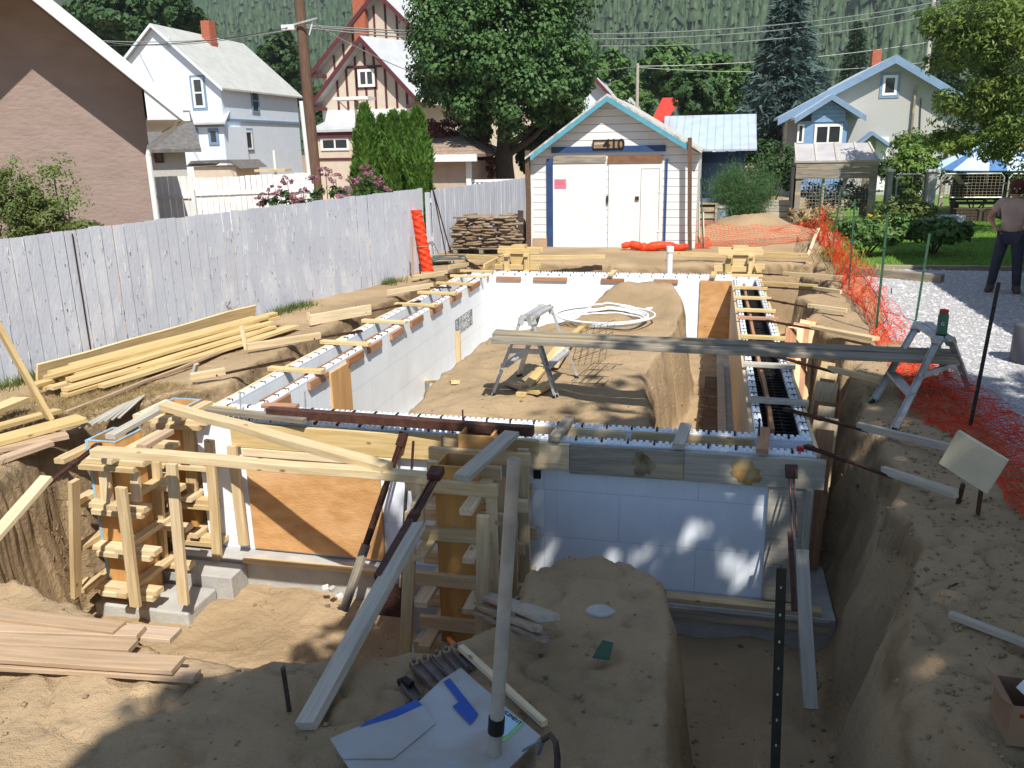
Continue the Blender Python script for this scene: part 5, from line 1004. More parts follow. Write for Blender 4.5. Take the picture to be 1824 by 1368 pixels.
# ---- tan garage
r=thing('tan_garage','low tan garage with brown shingle roof behind the white fence','garage',(PY(800,320,27).x,27,0)); a=PY(765,290,27);b=PY(832,290,27); e_=PY(800,288,27).z
MB().bb((a.x-2,27,-.1),(b.x,31,e_)).build('wall',mat('tan_wall',(.50,.40,.33),(.44,.35,.29),4,.9,coord='pos'),r)
K['tansh']=stripes(K['tanshingle'],2,.11,.6,.12,'pos',.5); L0=PY(760,281,26.6);R0=PY(849,283,26.6);L1=PY(757,238,29);R1=PY(817,238,29)
MB().poly([(L0.x-1.5,26.6,L0.z),(R0.x,26.6,L0.z),(R1.x,29,R1.z),(L1.x-1.5,29,R1.z)],(0,0,.09)).build('roof','tansh',r); MB().poly([(R0.x,26.6,L0.z),(R0.x+.0,31.4,L0.z),(R1.x,29,R1.z)],(0,0,.09)).build('roof_hip','tansh',r)
MB().bb((L0.x-1.5,26.52,L0.z-.13),(R0.x+.02,26.6,L0.z+.09)).build('gutter','white',r); MB().bb((b.x-.02,26.9,0),(b.x+.14,27.03,e_)).build('corner_trim','white',r)
# ---- blue shed right of garage
r=thing('blue_shed','blue shed with pale rusty edged metal roof behind the garage','shed',(PY(1290,300,24).x,24.5,0)); a=PY(1180,270,24);b=PY(1348,268,24); t0=PY(1184,212,26.5);t1=PY(1346,206,26.5)
K['blueribs']=stripes(K['blueroof'],0,.22,.72,.1,'pos',.5)
MB().poly([(a.x,24,b.z),(b.x,24,b.z),(t1.x+.02,26.5,t1.z),(t0.x,26.5,t1.z)],(0,0,.05)).build('roof','blueribs',r); MB().poly([(t0.x,26.5,t1.z),(t1.x+.02,26.5,t1.z),(b.x+.1,29,b.z),(a.x,29,b.z)],(0,0,.05)).build('roof','blueribs',r)
MB().bb((a.x+.2,24.9,-.1),(b.x-.25,28.6,PY(1290,277,24.9).z)).build('wall',mat('slate_blue_wall',(.14,.20,.33),(.12,.17,.29),5,.8,.2,30,coord='pos'),r); MB().bb((a.x+.2,24.85,b.z-.32),(b.x-.25,24.898,b.z-.03)).build('painted_eave_shade','navy',r)  # navy strip under the eave: its dark colour stands in for the roof's shade
# red roof far behind
r=thing('red_roof_house','far house with bright red roof seen above the garage','house',(PY(1180,250,55).x,56,0)); a=PY(1158,205,55);b=PY(1176,168,55); c=PY(1208,168,55);d=PY(1188,205,55)
MB().poly([(a.x,55,a.z-.6),(d.x,55,a.z-.4),(c.x+.1,57.5,b.z-.2),(b.x,57.5,b.z-.2)],(0,0,.12)).build('roof',mat('red_metal_roof',(.60,.06,.04),(.50,.05,.035),4,.5,coord='pos'),r); MB().bb((a.x+.6,55.6,0),(d.x+3,60,a.z-.4)).build('wall','white',r)
r=thing('distant_house','far pale house gable glimpsed at the right edge of the big tree','house',(PY(1050,200,50).x,51,0)); A=gablehouse(r,1058,135,1010,190,1106,190,50,6,.1,'paleblue','metalroof',.3)
# ---- grey stucco house, right
r=thing('grey_house','grey pebble stucco house with blue trimmed roofs and small porch gable','house',(PY(1560,320,38).x,38,0)); HD=38.0
A=PY(1592,104,HD); Lw=PY(1397,300,HD); El=PY(1384,214,HD); Er=PY(1703,170,HD); sl_=(A.z-El.z)/(A.x-El.x); slr=(A.z-Er.z)/(Er.x-A.x); wx=Lw.x
MB().poly([(wx,HD,-.1),(Er.x+1.2,HD,-.1),(Er.x+1.2,HD,A.z-slr*(Er.x+1.2-A.x)-.1),(A.x,HD,A.z-.1),(wx,HD,A.z-sl_*(A.x-wx)-.1)],(0,9,0)).build('wall','greystucco',r)
K['blueridge']=mat('pale_roof',(.52,.58,.66),(.45,.5,.58),5,.6,coord='pos')
for (t,l) in (((A.x,A.z),(El.x,El.z)),((A.x,A.z),(Er.x+1.6,A.z-slr*(Er.x+1.6-A.x)))):
    MB().poly([(t[0],HD-.5,t[1]),(l[0],HD-.5,l[1]),(l[0],HD-.5,l[1]+.1),(t[0],HD-.5,t[1]+.1)],(0,10,0)).build('roof','blueridge',r)
    MB().poly([(t[0],HD-.55,t[1]+.10),(l[0],HD-.55,l[1]+.10),(l[0],HD-.55,l[1]-.22),(t[0],HD-.55,t[1]-.22)],(0,.04,0)).build('rake_trim','bluetrim',r)
F=face((A.x,HD,0),(1,0,0),(0,-1,0)); window(r,F,1572,134,1598,170,'white',.10,None,'bluetrim')
PD=36.4; pa=PY(1480,172,PD); pl=PY(1414,214,PD); prr=PY(1540,210,PD); w0=PY(1423,300,PD).x; w1=PY(1503,300,PD).x
MB().bb((w0,PD,-.1),(w1,HD-.004,pl.z-.05)).build('bay_wall',mat('blue_siding',(.20,.33,.52),(.17,.29,.46),5,.7,coord='pos'),r)
K['bluesid']=stripes(mat('blue_clapboard',(.22,.36,.56),(.19,.32,.50),5,.6,coord='pos'),2,.16,.55,.12,'pos',.6)
Fb=face((w0,PD,0),(1,0,0),(0,-1,0)); q0=PY(1446,200,PD);q1=PY(1507,200,PD); MB().poly([(q0.x,PD-.04,PY(1450,218,PD).z),(q1.x,PD-.04,PY(1450,218,PD).z),(q1.x,PD-.04,PY(1506,198,PD).z),(pa.x,PD-.04,PY(1480,180,PD).z),(q0.x,PD-.04,PY(1448,198,PD).z)],(0,.036,0)).build('gable_siding','bluesid',r)
for l in (pl,prr):
    MB().poly([(pa.x,PD-.4,pa.z),(l.x,PD-.4,l.z),(l.x,PD-.4,l.z+.09),(pa.x,PD-.4,pa.z+.09)],(0,2.6,0)).build('porch_roof','blueridge',r); MB().poly([(pa.x,PD-.43,pa.z+.08),(l.x,PD-.43,l.z+.08),(l.x,PD-.43,l.z-.14),(pa.x,PD-.43,pa.z-.14)],(0,.03,0)).build('rake_trim','bluetrim',r)
window(r,Fb,1450,221,1500,258,'white',.10,'v'); window(r,Fb,1420,221,1432,255,'white',.07,None)
# small arched door hood
a=PY(1524,259,HD-.8);m_=PY(1555,234,HD-.8);b=PY(1588,257,HD-.8)
for l in (a,b): MB().poly([(m_.x,HD-.8,m_.z),(l.x,HD-.8,l.z),(l.x,HD-.8,l.z-.14),(m_.x,HD-.8,m_.z-.14)],(0,.78,0)).build('door_hood','bluetrim',r)
Fd=face((A.x,HD,0),(1,0,0),(0,-1,0)); s0,_=fhit(Fd,1558,280);s1,_=fhit(Fd,1580,280); fbox(MB(),Fd,s0,s1,.2,2.3,0,.05).build('door','white',r)
q=PY(1560,90,43); MB().bb((PY(1552,95,43).x,42.6,q.z-2),(PY(1568,95,43).x,43.2,q.z+.0)).build('chimney','brick',r)
MB().tube([(PY(1633,150,HD).x,HD-.12,PY(1633,152,HD).z),(PY(1629,165,HD).x,HD-.12,PY(1629,165,HD).z),(PY(1622,245,HD).x,HD-.1,1.0)],.05,6).build('service_pipe','greywood',r)
MB().tube([(PY(1640,175,HD).x,HD-.05,PY(1640,175,HD).z),(PY(1640,250,HD).x,HD-.05,1.2)],.02,6).build('service_cable','dsteel',r)
# ================= YARD THINGS, RIGHT
GY=24.5
# cold frame / little greenhouse with weathered boards
gl=PY(1413,365,GY);gr_=PY(1556,365,GY); r=thing('cold_frame','tall weathered wooden cold frame with mesh sides and clear sloping lid','cold frame',((gl.x+gr_.x)/2,GY,0)); x0,x1=gl.x,gr_.x; zt=PY(1490,288,GY).z; zb=PY(1490,318,GY).z; dz=1.2
for x in (x0+.07,x1-.07): 
    for y in (GY,GY+dz): MB().bb((x-.09,y-.05,-.05),(x+.09,y+.05,zt)).build('post','greywood',r)
for k in range(3): z=zb+(zt-zb)*k/3; MB().bb((x0,GY-.09,z+.008),(x1,GY-.052,z+(zt-zb)/3)).build('front_board','greywood',r)
MB().bb((x0-.02,GY-.05,0),(x0+.02,GY+dz,zt-.15)).build('side_board','silver',r)
zr=PY(1490,256,GY+dz*.6).z; K['clearlid']=mat('cloudy_plastic_lid',(.46,.44,.44),(.38,.36,.36),3,.35,coord='pos')
MB().poly([(x0-.05,GY-.08,zt),(x1+.05,GY-.08,zt),(x1-.15,GY+dz*.6,zr),(x0+.0,GY+dz*.6,zr)],(0,0,.015)).build('lid','clearlid',r); MB().poly([(x0,GY+dz*.6,zr),(x1-.15,GY+dz*.6,zr),(x1,GY+dz,zt),(x0,GY+dz,zt)],(0,0,.015)).build('lid','clearlid',r)
for k in range(5): x=x0+(x1-x0)*k/4; MB().beam((x,GY-.08,zt+.03),(min(x,x1-.15),GY+dz*.6,zr+.03),.05,.03).build('lid_rib','silver',r)
MB().beam((x0-.05,GY-.09,zt+.01),(x1+.05,GY-.09,zt+.01),.05,.05).build('lid_rail','silver',r)
MB().poly([(x0+.01,GY-.0,zt-.1),(x0+.01,GY+dz,zt-.1),(x0+.01,GY+dz*.6,zr-.02)],(.02,0,0)).build('gable_end','pine',r)
wm=MB()
for k in range(22): x=x0+.15+(x1-x0-.3)*k/21; wm.bb((x,GY-.004,.05),(x+.008,GY+.004,zb))
for k in range(14): z=.05+(zb-.05)*k/13; wm.bb((x0+.15,GY-.004,z),(x1-.15,GY+.004,z+.008))
wm.build('wire_screen','greywood',r)
for k in (.36,.62): x=x0+(x1-x0)*k; MB().bb((x-.03,GY+.01,0),(x+.03,GY+.05,zb)).build('inner_post','silver',r)
# gate posts
for i,(xa,xb,yt,yb,lb) in enumerate(((1578,1592,306,362,'left square concrete gate post with a flat cap'),(1649,1671,306,366,'right square concrete gate post with a flat cap'))):
    a=PY(xa,yb,24.8);b=PY(xb,yt,24.8); g_=thing('gate_post',lb,'gate post',((a.x+b.x)/2,24.8,0)); MB().bb((a.x,24.8,-.02),(b.x,25.1,b.z)).build('post_shaft','conc',g_); MB().bb((a.x-.04,24.76,b.z+.001),(b.x+.04,25.14,b.z+.06)).build('cap','white',g_)
def gate(label,xa,xb,yt,yb,Yg,n):
    a=PY(xa,yb,Yg);b=PY(xb,yt,Yg); g_=thing('wire_gate',label,'gate',((a.x+b.x)/2,Yg,0)); z0=max(.05,a.z)
    MB().tube([(a.x,Yg,z0),(a.x,Yg,b.z-.1),(a.x+.08,Yg,b.z),(b.x-.08,Yg,b.z),(b.x,Yg,b.z-.1),(b.x,Yg,z0),(a.x,Yg,z0)],.022,6).build('gate_frame','alu',g_)
    w=MB()
    for k in range(1,n): x=a.x+(b.x-a.x)*k/n; w.bb((x-.003,Yg-.003,z0),(x+.003,Yg+.003,b.z))
    for k in range(1,8): z=z0+(b.z-z0)*k/8; w.bb((a.x,Yg-.003,z-.003),(b.x,Yg+.003,z+.003))
    w.build('gate_wire','greywood',g_)
gate('narrow wire gate between the two concrete posts',1594,1647,310,362,24.95,7); gate('wide wire panel right of the right concrete post',1673,1790,309,352,24.95,16); gate('wire panel continuing out of the picture on the right',1793,1900,309,352,24.95,14)
for i,(x,lb) in enumerate(((1683,'left white fabric planter by the wire fence'),(1708,'right white fabric planter by the wire fence'))):
    c=PY(x,368,24.2); c.z=0; rr=.19; lathe_o=lathe('planter_pot',[(rr*.9,0),(rr,.02),(rr*1.02,.30),(rr*.94,.30),(rr*.92,.27)],c,mat('white_fabric_%d'%i,(.62,.64,.74),(.55,.57,.68),6,.8)); tag(lathe_o,lb,'planter')
c=PY(1642,366,24.3); tag(lathe('pale_squash',[(.02,0),(.12,.03),(.15,.08),(.12,.13),(.03,.16)],(c.x,24.3,0),'cream'),'pale rounded squash on the grass by the right gate post','squash')
# arbour
a=PY(1651,320,30);b=PY(1702,320,30); zt_=PY(1675,256,30).z; r=thing('garden_arbour','weathered wooden arbour overgrown with vine by the grey house','arbour',((a.x+b.x)/2,30,0))
for x in (a.x,b.x): 
    for y in (30,31.5): MB().bb((x-.07,y-.07,0),(x+.07,y+.07,zt_)).build('arbour_post','greywood',r)
MB().bb((a.x-.3,29.9,zt_),(b.x+.3,29.98,zt_+.16)).build('crossbeam','greywood',r); MB().bb((a.x-.3,31.52,zt_),(b.x+.3,31.6,zt_+.16)).build('crossbeam','greywood',r)
for k in range(6): x=a.x-.2+(b.x-a.x+.4)*k/5; MB().bb((x-.03,29.7,zt_+.161),(x+.03,31.8,zt_+.25)).build('slat','greywood',r)
# blue parasols / tarps
K['parasolw']=mat('pale_blue_canvas',(.55,.68,.85),(.48,.62,.8),4,.7,coord='pos'); K['parasolb']=mat('blue_canvas',(.10,.22,.45),None,4,.7)
for i,(x,y,Yp,rad,lb) in enumerate(((1765,264,27.,1.7,'blue and white striped garden parasol behind the wire fence'),(1870,270,28.,2.2,'second blue and white parasol at the right edge'))):
    c=PY(x,y,Yp); r=thing('garden_parasol',lb,'parasol',(c.x,Yp,0)); 
    for half,mm in ((0,'parasolw'),(1,'parasolb')):
        mb=MB()
        for k in range(8):
            a0=2*math.pi*(k+half*.33+ (0 if half==0 else .34))/8; a1=2*math.pi*(k+(.67 if half==0 else 1.))/8
            p=[Vector((c.x,Yp,c.z+.25)),Vector((c.x+rad*math.cos(a0),Yp+rad*math.sin(a0),c.z-.55)),Vector((c.x+rad*math.cos(a1),Yp+rad*math.sin(a1),c.z-.55))]; n=len(mb.v); mb.v+=p+[q-Vector((0,0,.02)) for q in p]; mb.f+=[(n,n+1,n+2),(n+5,n+4,n+3),(n+1,n+4,n+5,n+2)]
        mb.build('canopy_panel',mm,r)
    MB().tube([(c.x,Yp,0),(c.x,Yp,c.z+.3)],.03,8).build('parasol_pole','white',r)
# hammock, chairs, table, low timber
a=PY(1695,305,27);b=PY(1800,340,27); mb=MB(); pts=[]
for i in range(9): t=i/8; pts.append(a+(b-a)*t+Vector((0,0,-.5*math.sin(math.pi*t))))
n0_=0
for p in pts: mb.v+=[p+Vector((0,-.35,.05)),p+Vector((0,.35,.05)),p+Vector((0,-.35,.03)),p+Vector((0,.35,.03))]
for i in range(8): q=i*4; mb.f+=[(q,q+1,q+5,q+4),(q+2,q+6,q+7,q+3),(q,q+4,q+6,q+2),(q+1,q+3,q+7,q+5)]
tag(mb.build('hammock','cream',smooth=True),'cream cloth hammock slung behind the wire fence','hammock')
c=PY(1760,345,26.5); r=thing('garden_bench','dark low wooden bench in the shade behind the wire fence','bench',(c.x,26.5,0)); MB().bb((c.x-.9,26.3,.42),(c.x+.9,26.8,.48)).build('seat','bark',r); MB().bb((c.x-.9,26.81,.5),(c.x+.9,26.86,.95)).build('backrest','bark',r)
for x in (-.8,.8): MB().bb((c.x+x-.05,26.35,0),(c.x+x+.05,26.75,.42)).build('leg','bark',r)
def lawnchair(lb,x,y,Yc,mm):
    c=PY(x,y,Yc); r=thing('garden_chair',lb,'garden chair',(c.x,Yc,0)); MB().bb((c.x-.27,Yc-.25,.40),(c.x+.27,Yc+.25,.44)).build('seat',mm,r); mb=MB()
    for k in range(5): mb.bb((c.x-.25+.105*k,Yc+.251,.45),(c.x-.25+.105*k+.075,Yc+.28,.95-.03*abs(k-2)))
    mb.bb((c.x-.27,Yc+.281,.85),(c.x+.27,Yc+.30,.90)); mb.build('backrest',mm,r)
    for sx in (-.23,.23):
        for sy in (-.21,.21): MB().bb((c.x+sx-.02,Yc+sy-.02,0),(c.x+sx+.02,Yc+sy+.02,.40)).build('leg',mm,r)
lawnchair('pale blue plastic garden chair behind the wire fence',1797,330,27.5,'parasolw'); lawnchair('dark garden chair near the right edge behind the fence',1822,345,26.,'dsteel')
c=PY(1738,352,25.8); tag(MB().bb((c.x-.5,25.6,0),(c.x+.5,26.0,.35)).build('timber_step','bark',bevel=.02),'dark timber step block on the grass behind the white planters','step')
# bin, crate, planter box near the blue shed
c=PY(1284,362,22.8); r=thing('refuse_bin','grey blue metal refuse bin with lid beside the blue shed','bin',(c.x,22.8,0)); lathe('bin_body',[(.20,0),(.23,.62)],(c.x,22.8,-.02),mat('blue_grey_bin',(.28,.36,.42),(.22,.29,.35),8,.5),r); lathe('bin_lid',[(.25,0),(.25,.04),(.1,.09)],(c.x,22.8,.60),'alu',r)
c=PY(1258,360,22.8); r=thing('wooden_crate','weathered slatted wooden crate beside the garage wall','crate',(c.x,22.8,0))
for k in range(4): MB().bb((c.x-.28,22.55,.03+.16*k),(c.x+.28,22.58,.15+.16*k)).build('slat','greywood',r)
for x in (-.26,.26): MB().bb((c.x+x-.03,22.5,0),(c.x+x+.03,22.549,.7)).build('corner_batten','greywood',r)
MB().bb((c.x-.3,22.5,.701),(c.x+.3,23.1,.73)).build('crate_top','greywood',r); MB().bb((c.x-.27,22.6,0),(c.x+.27,23.05,.69)).build('crate_box','bark',r)
a=PY(1335,363,25);b=PY(1412,330,25); r=thing('raised_bed','raised garden bed of pale stacked timbers behind the sand heap','raised bed',((a.x+b.x)/2,25,0))
for k in range(4): MB().bb((a.x,25+.03*k,.005+.16*k),(b.x,25.12+.03*k,.155+.16*k)).build('bed_timber','silver',r,bevel=.01)
MB().bb((a.x+.02,25.25,0),(b.x-.02,26.5,.55)).build('bed_soil','bark',r)
for lb,x0_,x1_,h in (('weathered picket leaning on the right garage wall, tallest',1239,1246,.95),('weathered picket leaning on the right garage wall, lower one',1247,1253,.72)):
    p=PY(x0_+3,430,19.0); tag(board('old_picket',(p.x+.05,19.1,0),(p.x+.0,19.5,h),.10,.03,'silver',roll=1.57),lb,'picket')
p=P(1340,449,0)
c=PY(1400,385,23.6); K['darksoil']=mat('black_earth',(.04,.03,.02),(.07,.05,.03),6,.95,coord='pos')
tag(lathe('compost_heap',[(.42,0),(.35,.12),(.2,.22),(.05,.26)],(PY(1397,385,23.4).x,23.4,-.02),'darksoil',k=14),'small dark earth heap at the foot of the cold frame','heap')
c=PY(1824,600,9.2); tag(lathe('grey_barrel',[(.16,0),(.18,.02),(.18,.38),(.16,.40)],(PY(1838,610,9.4).x,9.4,0),mat('grey_plastic',(.10,.10,.12),None,4,.5)),'grey plastic bucket at the right edge on the gravel','bucket')
# ================= POSTS AND NETTING
posts=[((1254,443),(1248,318),18.2,'green steel post behind the sand heap at the right of the garage'),((1456,428),(1465,318),17.4,'green steel post at the far corner of the netting'),((1480,462),(1499,330),15.9,'green steel post leaning right, second from the far corner'),((1512,516),(1523,355),13.4,'green steel post leaning right, third from the far corner'),((1560,592),(1582,377),10.2,'green steel post leaning right in front of the lawn, fourth'),((1630,572),(1656,416),11.4,'green steel post standing in the gravel'),((1725,765),(1779,503),6.6,'dark steel post standing nearest on the gravel, leaning right')]
pp=[]
for b,t,Yp,lb in posts:
    B=P(*b,0); B=P(b[0],b[1],hz(B.x,B.y) if B.x<2.4 else 0); Tp=PY(t[0],t[1],B.y); r=thing('steel_post',lb,'fence post',B); w=.028; mb=MB(); B0=B-Vector((0,0,.15)); mb.beam(B0,Tp,w,.005); mb.beam(B0+Vector((0,.012,0)),Tp+Vector((0,.012,0)),.005,.024); mb.build('post_shaft','greenpost' if 'dark' not in lb else 'blackpost',r)
    n=MB(); 
    for k in range(6): n.box(B+(Tp-B)*(.15+.14*k)+Vector((0,-.006,0)),(.012,.01,.01))
    n.build('post_lugs','greenpost',r); pp.append(B)
def netting(label,path,cell=.05,r=.0035,seed=0,m='orange'):
    """path: list of (bottom point, top point); netting hangs between them with sag and crumple"""
    g=np.random.default_rng(seed); bt=np.array([tuple(a) for a,b in path]);tp=np.array([tuple(b) for a,b in path]); s=np.concatenate([[0],np.cumsum(np.linalg.norm(np.diff((bt+tp)/2,axis=0),axis=1))]); L=s[-1]; nu=max(2,int(L/cell)); H=np.mean(np.linalg.norm(tp-bt,axis=1)); nv=max(2,int(max(H,.5)/cell*.9))
    u=np.linspace(0,L,nu+1); B=np.stack([np.interp(u,s,bt[:,k]) for k in range(3)],1); T=np.stack([np.interp(u,s,tp[:,k]) for k in range(3)],1)
    v=np.linspace(0,1,nv+1)[None,:,None]; G=B[:,None]*(1-v)+T[:,None]*v; uu=np.repeat(u[:,None],nv+1,1); vv=np.repeat(np.linspace(0,1,nv+1)[None],nu+1,0)
    G[...,0]+=fbm(uu,vv*2,1.7,4,seed)*.16; G[...,1]+=fbm(uu,vv*2,1.9,4,seed+50)*.16; G[...,2]+=fbm(uu,vv*1.,2.1,3,seed+90)*.10*(.4+vv)
    gz_=height(G[...,0].ravel(),G[...,1].ravel()).reshape(uu.shape); gz_=np.where(G[...,0]>2.4,np.maximum(gz_,0),gz_); G[...,2]=np.maximum(G[...,2],gz_+.012)
    I=np.arange((nu+1)*(nv+1)).reshape(nu+1,nv+1); P_=G.reshape(-1,3)
    E=np.concatenate([np.stack([I[:-1].ravel(),I[1:].ravel()],1),np.stack([I[:,:-1].ravel(),I[:,1:].ravel()],1)]); a=P_[E[:,0]];b=P_[E[:,1]]; d=b-a; d/=np.linalg.norm(d,axis=1)[:,None]+1e-9
    o1=np.cross(d,[.3,.9,.2]); o1/=np.linalg.norm(o1,axis=1)[:,None]; o2=np.cross(d,o1); V=[];
    for k in range(3): t=2*math.pi*k/3; off=(o1*math.cos(t)+o2*math.sin(t))*r; V+= [a+off,b+off]
    V=np.stack(V,1).reshape(-1,3); n=len(E); base=np.arange(n)[:,None,None]*6; F=np.array([[0,1,3,2],[2,3,5,4],[4,5,1,0]])[None]+base
    o=npmesh('safety_netting',V,F.reshape(-1,4),m); tag(o,label,'safety netting'); return o
V3=lambda x,y,z: Vector((x,y,z))
def gp2(x,y): 
    z=0.
    for _ in range(5): p=P(x,y,z); z=hz(p.x,p.y) if p.x<2.4 else 0
    return P(x,y,z)
# strip across the sand heap behind the trench
A1=[(gp2(1240,438),PY(1236,388,gp2(1240,438).y+.6)),(gp2(1300,440),PY(1300,398,gp2(1300,440).y+.5)),(gp2(1370,436),PY(1368,400,gp2(1370,436).y+.4)),(gp2(1440,430),PY(1432,395,gp2(1440,430).y+.3)),(gp2(1458,430),PY(1462,382,17.2))]
netting('orange netting strip sagging across the sand heap right of the garage',A1,.09,.0042,3)
pa=[pp[1],pp[2],pp[3],pp[4]]
A2=[(pp[1]+V3(0,0,.0),pp[1]+V3(.0,0,.75)),(pp[2]+V3(-.05,0,0),pp[2]+V3(.02,0,.65)),(gp2(1500,500),gp2(1500,500)+V3(.08,0,.60)),(pp[3]+V3(-.1,0,.0),pp[3]+V3(.05,0,.58)),(gp2(1535,555),gp2(1535,555)+V3(.15,0,.50)),(gp2(1562,590),gp2(1562,590)+V3(.15,.1,.48)),(gp2(1560,618),gp2(1620,612)+V3(.05,0,.16))]
netting('orange netting bunched along the steel posts at the right of the trench',A2,.07,.0033,5)
netting('second layer of orange netting crumpled low along the same posts',[(a+V3(.05,.0,0),a+(b-a)*.45+V3(.12,0,0)) for a,b in A2],.08,.0032,8)
A3=[(gp2(1590,640),gp2(1640,628)+V3(0,0,.05)),(gp2(1590,690),gp2(1690,680)+V3(0,0,.08)),(gp2(1640,740),gp2(1760,728)+V3(0,0,.12)),(gp2(1700,800),gp2(1830,800)+V3(0,0,.14)),(gp2(1770,880),gp2(1900,860)+V3(0,0,.10)),(gp2(1830,950),gp2(1980,930)+V3(0,0,.08))]
netting('red orange netting lying spread over the gravel behind the right trestle',A3,.038,.0029,11)
netting('second fold of red orange netting lying on the gravel edge',[(a+V3(.06,.03,0),b+V3(.03,-.05,.04)) for a,b in A3],.06,.003,14)
# collapsed netting roll by the garage door
c0_=gp2(1108,446);c1_=gp2(1225,447); mb=MB(); pts=[c0_+(c1_-c0_)*t+V3(random.uniform(-.02,.02),.05*math.sin(t*9),.09+.03*math.sin(t*13)) for t in np.linspace(0,1,34)]; mb.tube(pts,[(.03+.07*math.sin(math.pi*min(1,t*1.2+.05))**.6)*random.uniform(.8,1.2) for t in np.linspace(0,.75,34)],12)
r=thing('netting_bundle','collapsed bundle of orange netting on the ground before the garage doors','netting bundle',(c0_+c1_)/2); mb.build('netting_core','orange',r,smooth=True)
o=netting('x',[(gp2(1110,440),gp2(1112,434)+V3(0,0,.1)),(gp2(1170,441),PY(1170,424,gp2(1170,441).y+.15)),(gp2(1215,441),PY(1213,420,gp2(1215,441).y+.15)),(gp2(1262,443),PY(1262,428,gp2(1262,443).y+.1))],.05,.005,21); o.name='netting_skin'; 
for k_ in ('label','category'): del o[k_]
o.parent=r; o.location=o.location-r.location
# ================= PLANTS
def leaf_cloud(name,blobs,n,size,m,parent=None,clumps=160,seed=0,tight=.34,flat=.0,shape='leaf',shell=.55,asp=.55):
    """leaves gathered in clumps on the blobs' shells"""
    g=np.random.default_rng(seed); bl=np.array(blobs,float); w=(bl[:,3]*bl[:,4]*bl[:,5])**.66; w/=w.sum(); bi=g.choice(len(bl),clumps,p=w); d=g.normal(size=(clumps,3)); d/=np.linalg.norm(d,axis=1)[:,None]; rr=g.uniform(shell,1.,clumps)**.7
    C=bl[bi,:3]+d*bl[bi,3:6]*rr[:,None]; cs=(bl[bi,3:6].mean(1))*tight*g.uniform(.6,1.25,clumps); ci=g.integers(0,clumps,n)
    e=g.normal(size=(n,3)); e/=np.linalg.norm(e,axis=1)[:,None]; e*=g.uniform(.25,1,n)[:,None]**.5; p=C[ci]+e*cs[ci][:,None]*np.array([1,1,.72])
    nn=e+d[ci]*.5+g.normal(size=(n,3))*.45+np.array([0,0,.55]); nn/=np.linalg.norm(nn,axis=1)[:,None]; t=np.cross(nn,g.normal(size=(n,3))); t/=np.linalg.norm(t,axis=1)[:,None]; b=np.cross(nn,t); s=size*g.uniform(.6,1.35,n)[:,None]
    V=np.stack([p-t*s*.5,p+b*s*asp*.5+nn*s*.08,p+t*s*.5-nn*s*.12,p-b*s*asp*.5+nn*s*.08],1).reshape(-1,3); F=np.arange(4*n).reshape(-1,4)
    return npmesh(name,V,F,m,parent)
def trunk(parent,base,h,r,m='bark',limbs=6,spread=1.5,seed=0,start=.35,up=1.):
    g=random.Random(seed); b=Vector(base); mb=MB(); pts=[b+Vector((0,0,-.1)),b+Vector((g.uniform(-.1,.1),g.uniform(-.1,.1),h*.3)),b+Vector((g.uniform(-.15,.15),g.uniform(-.15,.15),h*.65)),b+Vector((g.uniform(-.2,.2),0,h))]
    mb.tube(pts,[r*1.25,r,r*.7,r*.3],10)
    for i in range(limbs):
        a=2*math.pi*i/limbs+g.uniform(-.4,.4); t=start+(1-start)*i/limbs*.7; s=pts[0].lerp(pts[3],t); e=s+Vector((math.cos(a)*spread,math.sin(a)*spread,spread*g.uniform(.5,1.1)*up)); mid=s.lerp(e,.5)+Vector((0,0,-.05*spread)); mb.tube([s,mid,e],[r*.5,r*.33,r*.1],7)
    mb.build('trunk',m,parent,smooth=True)
def tree(name,label,x,y,zbase,h,blobs,n,size,m,clumps,seed,tr=.2,tm='bark',limbs=7,spread=1.6,trh=None,group=None,**kw):
    r=thing(name,label,'tree',(x,y,zbase),group); trunk(r,(x,y,zbase),trh or h*.7,tr,tm,limbs,spread,seed); leaf_cloud('crown',blobs,n,size,m,r,clumps,seed,**kw); return r
K['leafm']=leafm('fresh_green_leaf',(.07,.15,.035),(.11,.20,.05),.8)
# big maple: pixel box x 735-1070, y -60..215, trunk x 895 y 200-310
MY=29.; c=PY(900,70,MY); rx=(PY(1070,90,MY).x-PY(735,90,MY).x)/2; cb=PY(895,300,MY)
bl=[(c.x,MY,c.z+.3,rx*.92,rx*.9,rx*.85),(c.x-rx*.45,MY-.5,c.z-.8,rx*.5,rx*.5,rx*.5),(c.x+rx*.5,MY-.3,c.z-1.2,rx*.46,rx*.5,rx*.45),(c.x,MY-1.,c.z-1.7,rx*.6,rx*.5,rx*.45),(c.x-rx*.25,MY-1.2,c.z-.4,rx*.6,rx*.5,rx*.6),(c.x-rx*.4,MY,c.z+1.8,rx*.55,rx*.5,rx*.6),(c.x+rx*.4,MY,c.z+1.8,rx*.55,rx*.5,rx*.6),(c.x+.2,MY,c.z+3.2,rx*.7,rx*.6,rx*.6)]
tree('maple_tree','huge round dark green maple tree behind the garage',c.x,MY,0,c.z,bl,95000,.135,'leaf',640,31,tr=.30,trh=c.z,limbs=9,spread=2.0,tight=.30,asp=.8)
